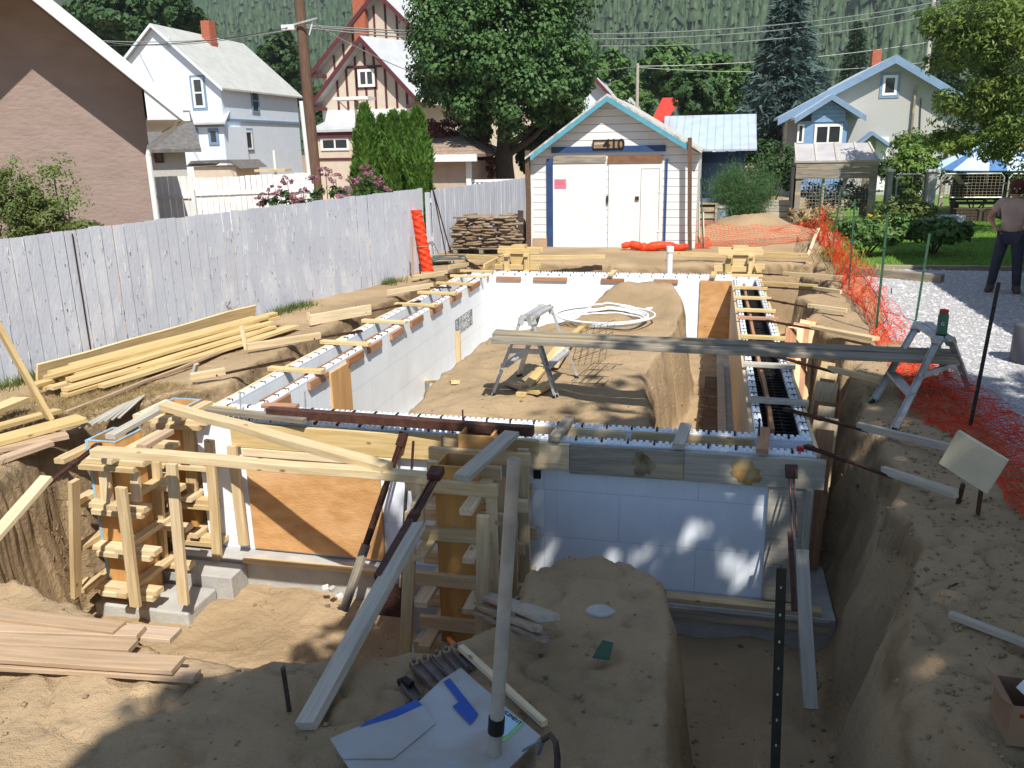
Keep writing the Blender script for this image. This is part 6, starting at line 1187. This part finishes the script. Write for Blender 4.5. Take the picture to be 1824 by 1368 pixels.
# other broadleaf trees
def roundtree(lb,px,py,wpx,hpx,Yt,m,n,size,seed,name='leafy_tree',grp='broadleaf trees behind the houses',clumps=120):
    c=PY(px,py,Yt); rx=wpx/2/FP*Yt*1.02; rz=hpx/2/FP*Yt; bl=[(c.x,Yt,c.z,rx*.85,rx*.8,rz*.85)]; g=random.Random(seed)
    for i in range(6): a=g.uniform(0,6.28); bl.append((c.x+math.cos(a)*rx*.5,Yt+math.sin(a)*rx*.4-rx*.2,c.z+g.uniform(-.6,.6)*rz,rx*.48,rx*.45,rz*.42))
    return tree(name,lb,c.x,Yt,0,c.z,bl,n,size,m,clumps,seed,tr=.02*Yt**.7,limbs=5,spread=rx*.4,trh=max(.5,c.z),tight=.34,asp=.75)
roundtree('broad dark green tree behind the stucco house roof',262,45,250,150,48,'leafd',14000,.34,41)
roundtree('bushy green tree right of the maple behind the garage',1085,150,90,130,52,'leafm',7000,.34,42)
roundtree('tall rounded green tree left of centre among the far trees',1190,130,110,110,60,'leafm',8000,.38,43)
roundtree('rounded green tree behind the blue shed',1265,150,130,120,50,'leafm',10000,.34,44)
roundtree('low green tree just behind the red roof',1240,165,90,80,46,'leafd',5000,.30,45)
roundtree('small olive tree between the far house and the red roof',1130,175,70,80,58,'leafm',6000,.34,46)
roundtree('green tree behind the white house chimney',500,100,80,110,60,'leafd',5000,.36,47)
roundtree('dark leafy tree low behind the brown utility pole',580,200,60,140,52,'leafd',4000,.34,48)
roundtree('dark shrubby tree right of the maple trunk',990,250,150,110,31,'leafd',8000,.20,49)
roundtree('dark shrub left of the maple trunk',850,225,60,90,34,'leafd',3500,.20,50)
# red shrub
c=PY(795,240,28); r=thing('red_shrub','dark red leaved shrub behind the tan garage','shrub',(c.x,28.6,0)); bl=[(PY(x,y,28.6+k*.3).x,28.6+k*.3,PY(x,y,28.6).z,w,w*.9,w*.9) for k,(x,y,w) in enumerate(((775,235,.6),(800,230,.7),(825,245,.6),(845,270,.6),(862,295,.55)))]; trunk(r,(c.x,28.6,0),1.6,.05,limbs=5,spread=.5,seed=3); leaf_cloud('foliage',bl,7000,.11,'redleaf',r,110,61,tight=.45)
# cedars
def cedar(lb,px,ytop,ybot,wpx,Yc,seed):
    t=PY(px,ytop,Yc); h=t.z; x=PY(px,(ytop+ybot)/2,Yc).x; R_=wpx/2/FP*Yc; g=np.random.default_rng(seed); r=thing('cedar_tree',lb,'cedar',(x,Yc,0),'columnar cedars behind the white fence'); MB().tube([(x,Yc,-.05),(x,Yc,h*.8)],[.07,.02],7).build('trunk','bark',r)
    n=9000; zz=h*g.uniform(0,1,n)**.9; prof=R_*np.clip(np.minimum(1,(1-zz/h)*2.6)**.6,0.05,1)*(1+.16*np.sin(zz*5+g.uniform(0,6))); a=g.uniform(0,6.28,n); lump=1+.18*np.sin(a*3+zz*2.3)+.10*np.sin(a*7-zz*4); rr=prof*lump*g.uniform(.55,1.,n)**.5
    p=np.stack([x+rr*np.cos(a),Yc+rr*np.sin(a),zz],1); out=np.stack([np.cos(a),np.sin(a),a*0],1); up=np.array([0,0,1.])+out*g.uniform(-.1,.7,n)[:,None]+g.normal(size=(n,3))*.22; up/=np.linalg.norm(up,axis=1)[:,None]; s=np.cross(up,out+g.normal(size=(n,3))*.5); s/=np.linalg.norm(s,axis=1)[:,None]; L_=g.uniform(.08,.22,n)[:,None]
    V=np.stack([p-s*.018,p+s*.018,p+up*L_*.6+s*.026,p+up*L_,p+up*L_*.6-s*.026],1).reshape(-1,3); F=np.arange(5*n).reshape(-1,5); npmesh('foliage',V,F,'cedarleaf',r)
cedar('bright green columnar cedar, leftmost and broadest of the clump',653,192,330,48,22.6,71); cedar('thin columnar cedar second from the left in the clump',683,212,330,30,23.4,72); cedar('bright columnar cedar in the middle of the clump',704,205,335,42,22.3,73); cedar('slim columnar cedar behind, second from the right',723,206,335,28,23.2,74); cedar('bright columnar cedar, rightmost of the clump, tallest',746,198,338,44,22.0,75)
# conifers
def conifer(lb,px,ytop,ybot,wpx,Yc,m,seed,name='spruce_tree',grp=None,dens=1.):
    t=PY(px,ytop,Yc); x=PY(px,(ytop+ybot)/2,Yc).x; h=t.z; zb=max(.3,PY(px,ybot,Yc).z); R_=wpx/2/FP*Yc; g=np.random.default_rng(seed); r=thing(name,lb,'conifer',(x,Yc,0),grp); MB().tube([(x,Yc,-.1),(x,Yc,h)],[.02*h,.01],8).build('trunk','bark',r)
    nb=int(150*dens); Vs=[]
    for i in range(nb):
        f=(i+.5)/nb; z=zb+(h-zb)*f; L=R_*(1-f)**.8*g.uniform(.7,1.12)+.08*R_; a=i*2.4+g.uniform(-.3,.3); k=int(26*(L/R_)+8); s=g.uniform(.12,1,k)**.8*L; dz=-.28*s+.20*s*s/L; wd=(.10*R_+.22*(L-s)*.9)
        side=g.uniform(-1,1,k)*wd*.8; px_=np.cos(a)*s-np.sin(a)*side; py_=np.sin(a)*s+np.cos(a)*side; p=np.stack([x+px_,Yc+py_,z+dz+g.uniform(-.05,.05,k)*R_],1)
        d=np.stack([np.cos(a)+g.normal(0,.5,k),np.sin(a)+g.normal(0,.5,k),g.uniform(-.55,.15,k)],1); d/=np.linalg.norm(d,axis=1)[:,None]; q=np.cross(d,g.normal(size=(k,3))); q/=np.linalg.norm(q,axis=1)[:,None]; sz=(.13*R_+.10)*g.uniform(.7,1.3,k)[:,None]
        Vs.append(np.stack([p-q*sz*.16,p+q*sz*.16,p+d*sz+np.array([0,0,-.12])*sz],1).reshape(-1,3)); 
        Vs.append(np.stack([p,p+q*sz*.5+d*sz*.4,p+d*sz*.15-q*sz*.1],1).reshape(-1,3))
    V=np.concatenate(Vs); npmesh('crown',V,np.arange(len(V)).reshape(-1,3),m,r)
conifer('tall broad blue green spruce behind the blue shed',1398,-25,275,170,42,'spruce',81,dens=2.2)
conifer('smaller spruce right behind the big blue green one',1455,110,250,90,50,'spruce',82,dens=1.2)
conifer('dark fir behind the grey house chimney',1522,38,200,70,60,'firleaf',83,'fir_tree',dens=1.2)
conifer('dark fir behind the right slope of the grey house',1680,60,240,110,54,'firleaf',84,'fir_tree',dens=1.4)
conifer('dark fir at the far right behind the overhanging branches',1760,40,240,110,58,'firleaf',85,'fir_tree',dens=1.2)
conifer('dark pointed conifer between white house and utility pole',520,55,190,60,62,'firleaf',86,'fir_tree',dens=1.)
# overhanging locust at the right
TY=22.; bl=[]
for (x,y,w,h,dy) in ((1745,60,130,110,0),(1800,30,110,110,-.6),(1715,100,90,60,.4),(1790,120,110,90,-.3),(1735,185,120,80,0),(1800,200,110,110,-.5),(1700,250,90,36,.2),(1770,260,110,40,-.2),(1690,70,60,50,.5),(1850,150,120,300,0),(1680,35,70,50,.3)):
    c=PY(x,y,TY+dy); bl.append((c.x,TY+dy,c.z,w/2/FP*TY,w/2/FP*TY*1.2,h/2/FP*TY))
c=PY(1915,300,TY); r=thing('locust_tree','light green feathery tree whose branches hang in from the right','tree',(c.x,TY,0)); trunk(r,(c.x,TY,0),6.,.2,limbs=7,spread=2.6,seed=6,up=.3); leaf_cloud('crown',bl,26000,.12,leafm('locust_leaf',(.12,.20,.04),(.23,.31,.06),1.0,.35),r,330,91,tight=.42,asp=.35,shell=.3)
# shrubs and garden plants
def shrub(name,lb,blobpx,Ys,n,size,m,seed,cat='shrub',clumps=60,stem='bark',grp=None,**kw):
    bl=[]
    for (x,y,w,h) in blobpx: c=PY(x,y,Ys); bl.append((c.x,Ys,c.z,w/2/FP*Ys,w/2/FP*Ys,h/2/FP*Ys))
    x=bl[0][0]; r=thing(name,lb,cat,(x,Ys,0),grp); mb=MB()
    for b in bl: mb.tube([(x,Ys,-.03),((x+b[0])/2,Ys,b[2]*.5),(b[0],Ys,b[2])],[.025,.018,.008],5)
    mb.build('stem',stem,r); leaf_cloud('foliage',bl,n,size,m,r,clumps,seed,**kw); return r
shrub('tall_shrub','bushy green shrub before the stucco house at the left edge',((20,370,120,130),(80,395,110,60),(-30,330,90,120),(60,350,70,60),(150,405,90,30)),9.5,14000,.045,'leafo',101,tight=.5,shell=.2,clumps=120)
shrub('airy_shrub','thin airy light green shoots rising against the stucco wall',((95,310,90,90),(35,310,60,80),(120,350,90,60)),9.9,1500,.04,'leafl',102,tight=.6,shell=.1,clumps=60)
shrub('green_shrub','dense dark green shrub behind the raised bed',((1375,290,90,70),(1400,310,60,60),(1345,275,50,50)),26.5,6500,.09,'leafd',103,clumps=90)
for lb,bp,Ys,n,s,m,sd in (('leafy vegetable patch plants nearest the green posts',((1545,402,90,40),(1565,416,70,34),(1520,410,60,40),(1595,405,70,34)),17.8,3200,.10,'leafm',104),('big leaved squash plant on the lawn right of the vegetable patch',((1665,408,90,34),(1695,412,60,30),(1645,406,60,34),(1675,412,80,36)),18.2,2600,.15,'leafm',105),('low green plants behind the squash plant',((1605,375,90,24),(1640,372,60,20)),23.,2200,.10,'leafo',106),('tall green vine plants behind the narrow gate',((1625,300,60,70),(1615,340,50,50),(1645,285,40,50)),26.,4200,.11,'leafl',107),('vine draped over the arbour',((1640,255,100,26),(1690,250,80,24),(1745,262,90,30),(1612,262,40,20)),29.5,4200,.13,'leafl',108),('grey green leafy plants inside the cold frame',((1450,345,60,40),(1500,345,70,44),(1535,345,40,40)),25.,2200,.09,'spruce',109),('dry brown and green weeds at the foot of the cold frame',((1440,395,60,36),(1465,380,50,30),(1420,380,30,20)),22.6,2600,.07,'straw',110),('dark foliage in shade behind the wire panel',((1740,315,110,40),(1700,300,60,50),(1800,320,90,30)),29.,3000,.13,'leafd',111),('green shrub between porch and arbour of the grey house',((1580,300,40,60),(1597,330,30,40)),33.,1800,.12,'leafd',112)):
    shrub('garden_plant',lb,bp,Ys,n,s,m,sd,'plant',tight=.5,clumps=50,shell=.2)
# asparagus fern: hair-thin sprays
def fern(lb,px,ybase,Yc,wpx,hpx,n,m,seed,name='asparagus_bush'):
    g=np.random.default_rng(seed); c=PY(px,ybase,Yc); x=c.x; H_=hpx/FP*Yc; R_=wpx/2/FP*Yc; r=thing(name,lb,'plant',(x,Yc,0)); mb=MB(); tips=[]
    for i in range(26): a=g.uniform(0,6.28); l=g.uniform(.2,1)*R_; e=Vector((x+math.cos(a)*l,Yc+math.sin(a)*l*.6,H_*g.uniform(.6,1)*(1-.35*l/R_))); mb.tube([(x+math.cos(a)*.05,Yc,0),(x+math.cos(a)*l*.4,Yc+math.sin(a)*l*.3,e.z*.6),e],[.01,.007,.003],4,False); tips.append(e)
    mb.build('stem','fern',r); T_=np.array([tuple(t) for t in tips]); k=g.integers(0,len(tips),n); f=g.uniform(.25,1.05,n)[:,None]; b=np.array([x,Yc,0.]); mid=(b+T_[k])/2*np.array([1,1,1.15]); p=b*(1-f)**2+2*mid*f*(1-f)+T_[k]*f*f+g.normal(size=(n,3))*np.array([.14,.14,.10])*R_*1.4; p[:,2]=np.maximum(p[:,2],.02)
    d=g.normal(size=(n,3))+np.array([0,0,.8]); d/=np.linalg.norm(d,axis=1)[:,None]; q=np.cross(d,g.normal(size=(n,3))); q/=np.linalg.norm(q,axis=1)[:,None]; L_=.14; V=np.stack([p-q*.005,p+q*.005,p+d*L_],1).reshape(-1,3); npmesh('foliage',V,np.arange(3*n).reshape(-1,3),m,r)
fern('feathery green asparagus bush in front of the blue shed',1320,372,22.9,112,128,24000,'fern',121)
# yellow daylily like grasses
def strapplant(lb,px,py,Yc,n,L,m,seed,flower=None):
    g=np.random.default_rng(seed); c=PY(px,py,Yc); r=thing('strap_leaf_plant',lb,'plant',(c.x,Yc,0)); Vs=[]; Fs=[]
    for i in range(n):
        a=g.uniform(0,6.28); b=np.array([c.x+g.normal(0,.18),Yc+g.normal(0,.25),0]); d=np.array([math.cos(a),math.sin(a),0]); w=np.cross(d,[0,0,1])*.008; l=L*g.uniform(.6,1.2); v0=len(Vs)
        for t in np.linspace(0,1,5): p=b+d*l*.7*t+np.array([0,0,l*(1.5*t-1.35*t*t)]); Vs+=[p-w*(1-t*.8),p+w*(1-t*.8)]
        for j in range(4): q=v0+2*j; Fs.append((q,q+1,q+3,q+2))
    npmesh('foliage',Vs,Fs,m,r)
    if flower:
        mb=MB(); 
        for i in range(16): mb.box((c.x+g.normal(0,.2),Yc+g.normal(0,.2),L*.8+g.uniform(-.1,.15)),(.06,.05,.03),frame((0,0,0),(g.normal(),g.normal(),.3)))
        tag(mb.build('flowers',flower,r),kind='stuff')
K['yleaf']=leafm('yellowing_strap_leaf',(.45,.30,.06),(.25,.26,.06),4)
strapplant('yellowing strap leaved plant behind the orange netting near the far corner',1500,420,17.2,150,.55,'yleaf',131); strapplant('second yellowing strap leaved plant closer along the netting',1520,455,15.6,120,.5,'yleaf',132)
strapplant('yellow flowering plant at the right foot of the cold frame',1562,366,22.,60,.42,'leafo',133,'yellow'); strapplant('yellow flowering plant left of the cold frame',1345,280,26.,30,.9,'leafo',134,'yellow'); strapplant('orange yellow flowers at the left foot of the cold frame',1450,366,23.2,30,.35,'leafo',135,'yellow')
# joe pye weed behind fence
def joepye(lb,stems,Yc,seed):
    g=np.random.default_rng(seed); c=PY(stems[0][0],stems[0][1],Yc); r=thing('joe_pye_plant',lb,'flowering plant',(c.x,Yc,0)); mb=MB(); hd=[]; lv=[]
    for (x,y,w) in stems:
        t=PY(x,y,Yc+g.uniform(-.2,.2)); mb.tube([(t.x+.05,t.y,0),(t.x,t.y,t.z*.6),tuple(t)],[.012,.01,.006],5); hd.append((t.x,t.y,t.z,w/2/FP*Yc,w/2/FP*Yc,w/3.2/FP*Yc))
        for k in range(5): z=t.z*(.5+.09*k); lv.append((t.x,t.y,z,.16,.16,.05))
    mb.build('stem','maroon',r); leaf_cloud('flower_heads',hd,len(hd)*420,.022,'mauve',r,len(hd)*9,seed,tight=.4,asp=.9); leaf_cloud('foliage',lv,len(lv)*26,.15,'leafd',r,len(lv)*3,seed+1,tight=.6,asp=.3)
joepye('mauve flowering joe pye plants behind the fence, left group',((462,358,26),(478,342,24),(530,352,30),(610,345,30),(468,350,24),(490,335,26),(512,322,28),(500,345,22),(540,340,22),(560,318,30),(580,305,32),(598,318,28)),14.5,141)
joepye('darker mauve joe pye flowers behind the fence before the cedars',((628,325,28),(652,303,34),(672,322,30),(640,320,24),(615,335,22),(690,335,20)),15.5,142)
# dead weed by lumber pile
b=gz(440,575,0); mb=MB(); g=random.Random(4); top=PY(397,540,b.y-.2)
for i in range(9): f=.2+.09*i; s=Vector(b).lerp(top,f); mb.tube([s,s+Vector((g.uniform(-.12,.12),g.uniform(-.1,.1),g.uniform(.0,.1)))],.004,4)
mb.tube([b,Vector(b).lerp(top,.5)+Vector((.03,0,0)),top],.006,5); tag(mb.build('dead_weed','straw'),'dried dead weed stalk standing before the lumber pile','weed')
# ================= UTILITY POLES AND WIRES
pbx,pY=PY(560,300,26).x,26; ptx=PY(533,0,26); r=thing('utility_pole','thick brown wooden utility pole with a white fixture and wires','utility pole',(pbx,pY,0)); d=(ptx-Vector((pbx,pY,PY(560,300,26).z))); base=Vector((pbx,pY,PY(560,300,26).z))-d*((PY(560,300,26).z)/d.z); topp=base+d*(7.6/d.z)
MB().tube([base,base.lerp(topp,.5),topp],[.20,.175,.15],12).build('pole_shaft','pole',r,smooth=True); q=PY(515,48,25.8); MB().bb((q.x-.22,25.7,q.z-.09),(q.x+.2,25.9,q.z+.06)).build('white_fixture','white',r); q=PY(545,42,26); MB().beam((q.x-.3,25.75,q.z-.05),(q.x+.5,25.75,q.z+.1),.05,.05).build('bracket_arm','alu',r); MB().tube([PY(558,35,25.8),PY(551,62,25.8)],.02,5).build('stay','white',r)
q=PY(541,230,24.5); tag(MB().tube([(q.x+.1,24.5,0),(PY(536,180,24.5).x,24.5,PY(536,180,24.5).z)],.06,8).build('white_pipe_post','white'),'slim white post just left of the brown utility pole','post')
q=PY(1136,190,44);t=PY(1136,113,44); o=tag(MB().tube([(q.x,44,0),tuple(t)],[.10,.07],8).build('light_pole','silver'),'thin pale pole behind the garage roof','pole')
q=PY(1650,130,48);t=PY(1668,-40,48); tag(MB().tube([(q.x,48,0),tuple(q),tuple(t)],[.13,.11,.09],8).build('far_utility_pole','silver'),'grey utility pole behind the grey house','utility pole')
K['wire']=mat('pale_wire',(.30,.32,.30),None,5,.5,metal=.4)
def wire(lb,a,b,sag,rr=.018,dark=False): 
    a=Vector(a);b=Vector(b); pts=[a.lerp(b,t)-Vector((0,0,sag*4*t*(1-t))) for t in np.linspace(0,1,25)]; tag(MB().tube(pts,rr,5,False).build('overhead_wire','dsteel' if dark else 'wire'),lb,'wire','overhead wires')
q=PY(545,42,26); E1_=PY(1668,3,48)
for i,(ya,yb,lb) in enumerate(((45,3,'thick overhead wire from the brown pole to the right, upper'),(47,10,'overhead wire from the brown pole to the right, middle'),(50,24,'overhead wire from the brown pole to the right, lower'))):
    a=PY(545,ya,26); b=PY(1672,yb,48); wire(lb,a,b,.75+.1*i,.022)
wire('thin wire passing behind the red roof to the right pole',PY(1136,118,44),PY(1650,76,48),.25,.015); wire('thin wire left from the thin pale pole',PY(1136,118,44),PY(1000,125,44),.1,.013); wire('thin lower wire to the grey house',PY(1136,120,44),PY(1640,112,48),.3,.012)
for i,(a,b,lb) in enumerate((((545,42),(60,75),'dark wire from the brown pole to the left, upper'),((543,48),(60,62),'wire from the brown pole to the left, middle'),((520,50),(190,75),'thin wire from the fixture to the white house'))): wire(lb,PY(a[0],a[1],26),PY(b[0],b[1],22 if i<2 else 40),.3,.014,i==0)
wire('service wire sloping down through the maple to the left house',PY(560,42,26),PY(885,170,27.5),.3,.014,True)
# ================= HILL AND FOREST
hx=np.linspace(-900,1000,90); hy=np.geomspace(120,1500,60); HX,HYY=np.meshgrid(hx,hy)
def hillz(x,y): return np.clip((y-300)*.46,0,500)*(1+.10*np.sin(x*.006+.6))+fbm(x,y,.006,4,201)*60*np.clip((y-300)/300,0,1)-.5
HZ=hillz(HX,HYY); I=np.arange(HX.size).reshape(HX.shape); Fh=np.stack([I[:-1,:-1],I[:-1,1:],I[1:,1:],I[1:,:-1]],-1).reshape(-1,4)
tag(npmesh('hill',np.stack([HX.ravel(),HYY.ravel(),HZ.ravel()],1),Fh,mat('forest_floor',(.035,.05,.028),(.06,.075,.04),.03,.95,coord='pos'),smooth=True),kind='structure')
g=np.random.default_rng(301); n=38000; y=300+(560)*g.uniform(0,1,n)**.85; x=g.uniform(-.80,.50,n)*y+10; z=hillz(x,y); h=g.lognormal(2.2,.34,n)*(1+.3*(fbm(x,y,.02,3,7)>0)); rr=h*g.uniform(.14,.25,n); a0=g.uniform(0,6.28,n)
tiers=[(.0,1.,.42),(.22,.80,.62),(.42,.6,.82),(.60,.38,1.05)]; Vs=[];Fs=[]; k=7; off=0
for (zb_,rs,zt_) in tiers:
    jit=g.uniform(.45,1.3,(n,k)); an=a0[:,None]+zb_*5+np.arange(k)*2*math.pi/k; R2=rr[:,None]*rs*jit; ring=np.stack([x[:,None]+R2*np.cos(an),y[:,None]+R2*np.sin(an),(z+h*zb_)[:,None]+h[:,None]*g.uniform(-.05,.05,(n,k))],-1); ap_=np.stack([x,y,z+h*min(zt_,1.)],1)[:,None]
    V=np.concatenate([ring,ap_],1); Vs.append(V.reshape(-1,3)); b_=np.arange(n)[:,None,None]*(k+1)+off; T_=np.array([[j,(j+1)%k,k] for j in range(k)])[None]; Fs.append((T_+b_).reshape(-1,3)); off+=n*(k+1)
K['forest']=leafm('forest_conifer',(.03,.065,.027),(.095,.15,.065),.3,.05)
tag(npmesh('forest',np.concatenate(Vs),np.concatenate(Fs),'forest'),'conifer forest covering the hillside behind the houses','forest',kind='stuff')
# haze: one closed box of thin even air round camera, yard and hill
hm=bpy.data.materials.new('haze_air'); hm.use_nodes=True; t=hm.node_tree; t.nodes.remove(t.nodes['Principled BSDF']); pv=t.nodes.new('ShaderNodeVolumePrincipled'); pv.inputs['Color'].default_value=(.80,.88,.93,1); pv.inputs['Density'].default_value=.00055; pv.inputs['Anisotropy'].default_value=.3; t.links.new(pv.outputs[0],t.nodes['Material Output'].inputs['Volume'])
tag(MB().bb((-1000,-80,-4),(1100,1600,640)).build('haze',hm),'thin pale haze in the air toward the hillside','haze',kind='stuff')
# ================= PERSON
def person(label,at,H,face_ang):
    """one skinned body, hand on hip, weight on one leg; at = ground point, face_ang = heading of the chest"""
    root=thing('person',label,'person',at); s=H/1.76
    J={'pel':(0,0,.95),'wst':(0,.0,1.10),'chs':(0,.01,1.30),'nb':(0,.01,1.47),'nk':(0,0,1.54),'hd':(0,-.015,1.62),'ht':(0,-.01,1.70),
       'ls':(.19,.01,1.43),'le':(.34,.04,1.17),'lw':(.20,-.08,1.00),'lh':(.14,-.10,.97),'rs':(-.19,.01,1.43),'re':(-.27,.03,1.14),'rw':(-.27,-.04,.90),'rh':(-.27,-.07,.83),
       'lp':(.10,0,.90),'lk':(.15,-.03,.50),'la':(.19,.02,.09),'lt':(.21,-.15,.035),'rp':(-.10,0,.90),'rk':(-.14,-.02,.50),'ra':(-.17,.03,.09),'rt':(-.20,-.14,.035)}
    J={k:(-v[0],v[1],v[2]) for k,v in J.items()}
    E_=[('pel','wst'),('wst','chs'),('chs','nb'),('nb','nk'),('nk','hd'),('hd','ht'),('chs','ls'),('ls','le'),('le','lw'),('lw','lh'),('chs','rs'),('rs','re'),('re','rw'),('rw','rh'),('pel','lp'),('lp','lk'),('lk','la'),('la','lt'),('pel','rp'),('rp','rk'),('rk','ra'),('ra','rt')]
    Rd={'pel':(.15,.11),'wst':(.14,.10),'chs':(.17,.115),'nb':(.075,.07),'nk':(.055,.06),'hd':(.078,.095),'ht':(.066,.08),'ls':(.068,.065),'le':(.043,.043),'lw':(.03,.026),'lh':(.036,.02),'rs':(.068,.065),'re':(.043,.043),'rw':(.03,.026),'rh':(.036,.02),'lp':(.095,.095),'lk':(.06,.062),'la':(.042,.045),'lt':(.045,.03),'rp':(.095,.095),'rk':(.06,.062),'ra':(.042,.045),'rt':(.045,.03)}
    def skin(name,keys,grow,m,root_key):
        ks=[k for k in J if k in keys]; me=bpy.data.meshes.new(name); me.from_pydata([Vector(J[k])*s for k in ks],[(ks.index(a),ks.index(b)) for a,b in E_ if a in keys and b in keys],[])
        o=bpy.data.objects.new(name,me); COL.objects.link(o); o.parent=root; md=o.modifiers.new('skin','SKIN'); md.use_smooth_shade=True
        for i,k in enumerate(ks): sv=me.skin_vertices[0].data[i]; sv.radius=[(q+grow)*s for q in Rd[k]]; sv.use_root=(k==root_key)
        sb=o.modifiers.new('sub','SUBSURF'); sb.levels=2; sb.render_levels=2; me.materials.append(K[m]); return o
    K['skin']=mat('skin_tone',(.42,.22,.14),(.38,.19,.12),6,.6); K['tee']=mat('faded_brown_tshirt',(.40,.30,.25),(.34,.25,.21),7,.9,.3,30); K['jeans']=mat('dark_jeans',(.028,.033,.05),(.04,.045,.065),9,.9,.3,40); K['hair']=mat('dark_hair',(.03,.018,.012),None,20,.8); K['cap']=mat('dark_red_cap',(.10,.02,.02),None,9,.8)
    body=skin('body',set(J),0,'skin','pel')
    Rd2=dict(Rd); 
    trousers=skin('trousers',{'pel','lp','lk','la','rp','rk','ra'},.022,'jeans','pel')
    J['wst2']=(0,0,.92); sk_=dict(J); 
    E_.append(('wst','wst2')); Rd['wst2']=(.175,.135); J['lse']=tuple(Vector(J['ls']).lerp(Vector(J['le']),.62)); J['rse']=tuple(Vector(J['rs']).lerp(Vector(J['re']),.62)); Rd['lse']=(.062,.062);Rd['rse']=(.062,.062); E_+= [('ls','lse'),('rs','rse')]
    shirt=skin('shirt',{'nb','wst2','wst','chs','ls','rs','lse','rse'},.016,'tee','chs')
    # boots
    for sx,k,t in ((1,'la','lt'),(-1,'ra','rt')):
        a=Vector(J[k])*s;b=Vector(J[t])*s; mb=MB(); mb.tube([a+Vector((0,.06,-.04)),a+Vector((0,0,-.02)),b+Vector((0,.02,.012)),b+Vector((0,-.06,.0))],[.05,.058,.05,.03],10); mb.tube([a+Vector((0,0,-.02)),a+Vector((0,0,.09))],[.058,.055],10); o=mb.build('boot','bark',None,smooth=True); o.parent=root
    # face
    hd=Vector(J['hd'])*s; f=MB(); f.tube([hd+Vector((0,-.088,.02)),hd+Vector((0,-.115,-.02)),hd+Vector((0,-.09,-.035))],[.009,.015,.008],8); o=f.build('nose','skin',None,smooth=True); o.parent=root
    for sx in (-1,1): o=lathe('eye',[(.003,-.01),(.010,-.004),(.010,.004),(.003,.01)],hd+Vector((sx*.032,-.086,.022)),'white',None,8); o.location=hd+Vector((sx*.032,-.084,.012)); o.parent=root; o=MB().tube([hd+Vector((sx*.082,.0,.03)),hd+Vector((sx*.088,.01,.0)),hd+Vector((sx*.08,.0,-.03))],[.010,.014,.008],7).build('ear','skin',None,smooth=True); o.parent=root
    o=MB().tube([hd+Vector((-.025,-.088,-.052)),hd+Vector((0,-.094,-.054)),hd+Vector((.025,-.088,-.052))],.006,6).build('mouth','maroon',None); o.parent=root
    # cap with peak
    o=lathe('cap',[(.094,.0),(.098,.03),(.085,.075),(.05,.10),(.01,.108)],hd+Vector((0,.0,.045)),'cap',None,18); o.parent=root; p=MB(); p.poly([hd+Vector((-.075,-.06,.05)),hd+Vector((.075,-.06,.05)),hd+Vector((.055,-.16,.035)),hd+Vector((-.055,-.16,.035))],(0,0,.008)); o2=p.build('cap_peak','cap',None); o2.parent=root
    o=lathe('hair',[(.085,-.06),(.094,-.02),(.096,.02),(.09,.045)],hd+Vector((0,.018,.0)),'hair',None,16); o.parent=root
    # hands with fingers
    for wk,hk,curl in (('lw','lh',-1),('rw','rh',1)):
        w=Vector(J[wk])*s;h=Vector(J[hk])*s; d=(h-w).normalized(); sd=d.cross(Vector((0,1,0) if curl>0 else (0,0,1))).normalized(); n=d.cross(sd); mb=MB()
        for i,l in enumerate((.065,.075,.07,.055)):
            b0=h+sd*(i-1.5)*.018+d*.01; mb.tube([b0,b0+d*l*.5+n*.006,b0+d*l*.8+n*.025,b0+d*l*.9+n*.04],[.0095,.009,.008,.007],6)
        mb.tube([h-d*.03+sd*.03,h+sd*.052+d*.01,h+sd*.05+d*.04],[.011,.010,.008],6); o=mb.build('fingers','skin',None,smooth=True); o.parent=root
    root.rotation_euler=(0,0,face_ang); return root
pa_=P(1775,522,0)
person('man in faded brown T-shirt and dark jeans, hand on hip, standing on the gravel',(pa_.x+.10,pa_.y+.05,0),1.63,R(-20)+math.pi*0-R(0))
# ================= WHAT STANDS BEHIND AND BESIDE THE CAMERA (casts the shade)
r=thing('neighbour_house','two storey neighbouring house on the right whose eave shades the gravel','house',(7.5,11,0)); EH=4.5
MB().poly([(5.75,7.2,-.1),(11.5,7.2,-.1),(11.5,7.2,EH+.3),(8.6,7.2,EH+2.0),(5.75,7.2,EH+.2)],(0,9.2,0)).build('wall','cream',r)
for s_ in (-1,1): MB().poly([(8.55,6.4,EH+2.35),(8.55+s_*3.45,6.4,EH),(8.55+s_*3.45,6.4,EH+.12),(8.55,6.4,EH+2.47)],(0,10.25,0)).build('roof','shingle',r)
bl=[(4.0,-1.2,7.4,3.7,4.2,2.0),(2.0,-.4,6.6,2.2,2.0,1.3),(4.9,2.2,6.9,2.0,1.9,1.2),(6.3,1.5,7.0,2.3,2.6,1.3),(1.1,-1.8,6.6,1.5,2.,1.2),(3.,-3.6,7,3.,2.6,1.4),(6.4,-1.6,6.8,2.2,2.6,1.4)]
tree('yard_tree','broad leafy yard tree behind the camera that shades the foreground',4.6,-3.0,0,7.5,bl,44000,.22,'leafd',460,401,tr=.3,limbs=9,spread=2.6,trh=6.5,tight=.24,asp=.9,shell=.1)
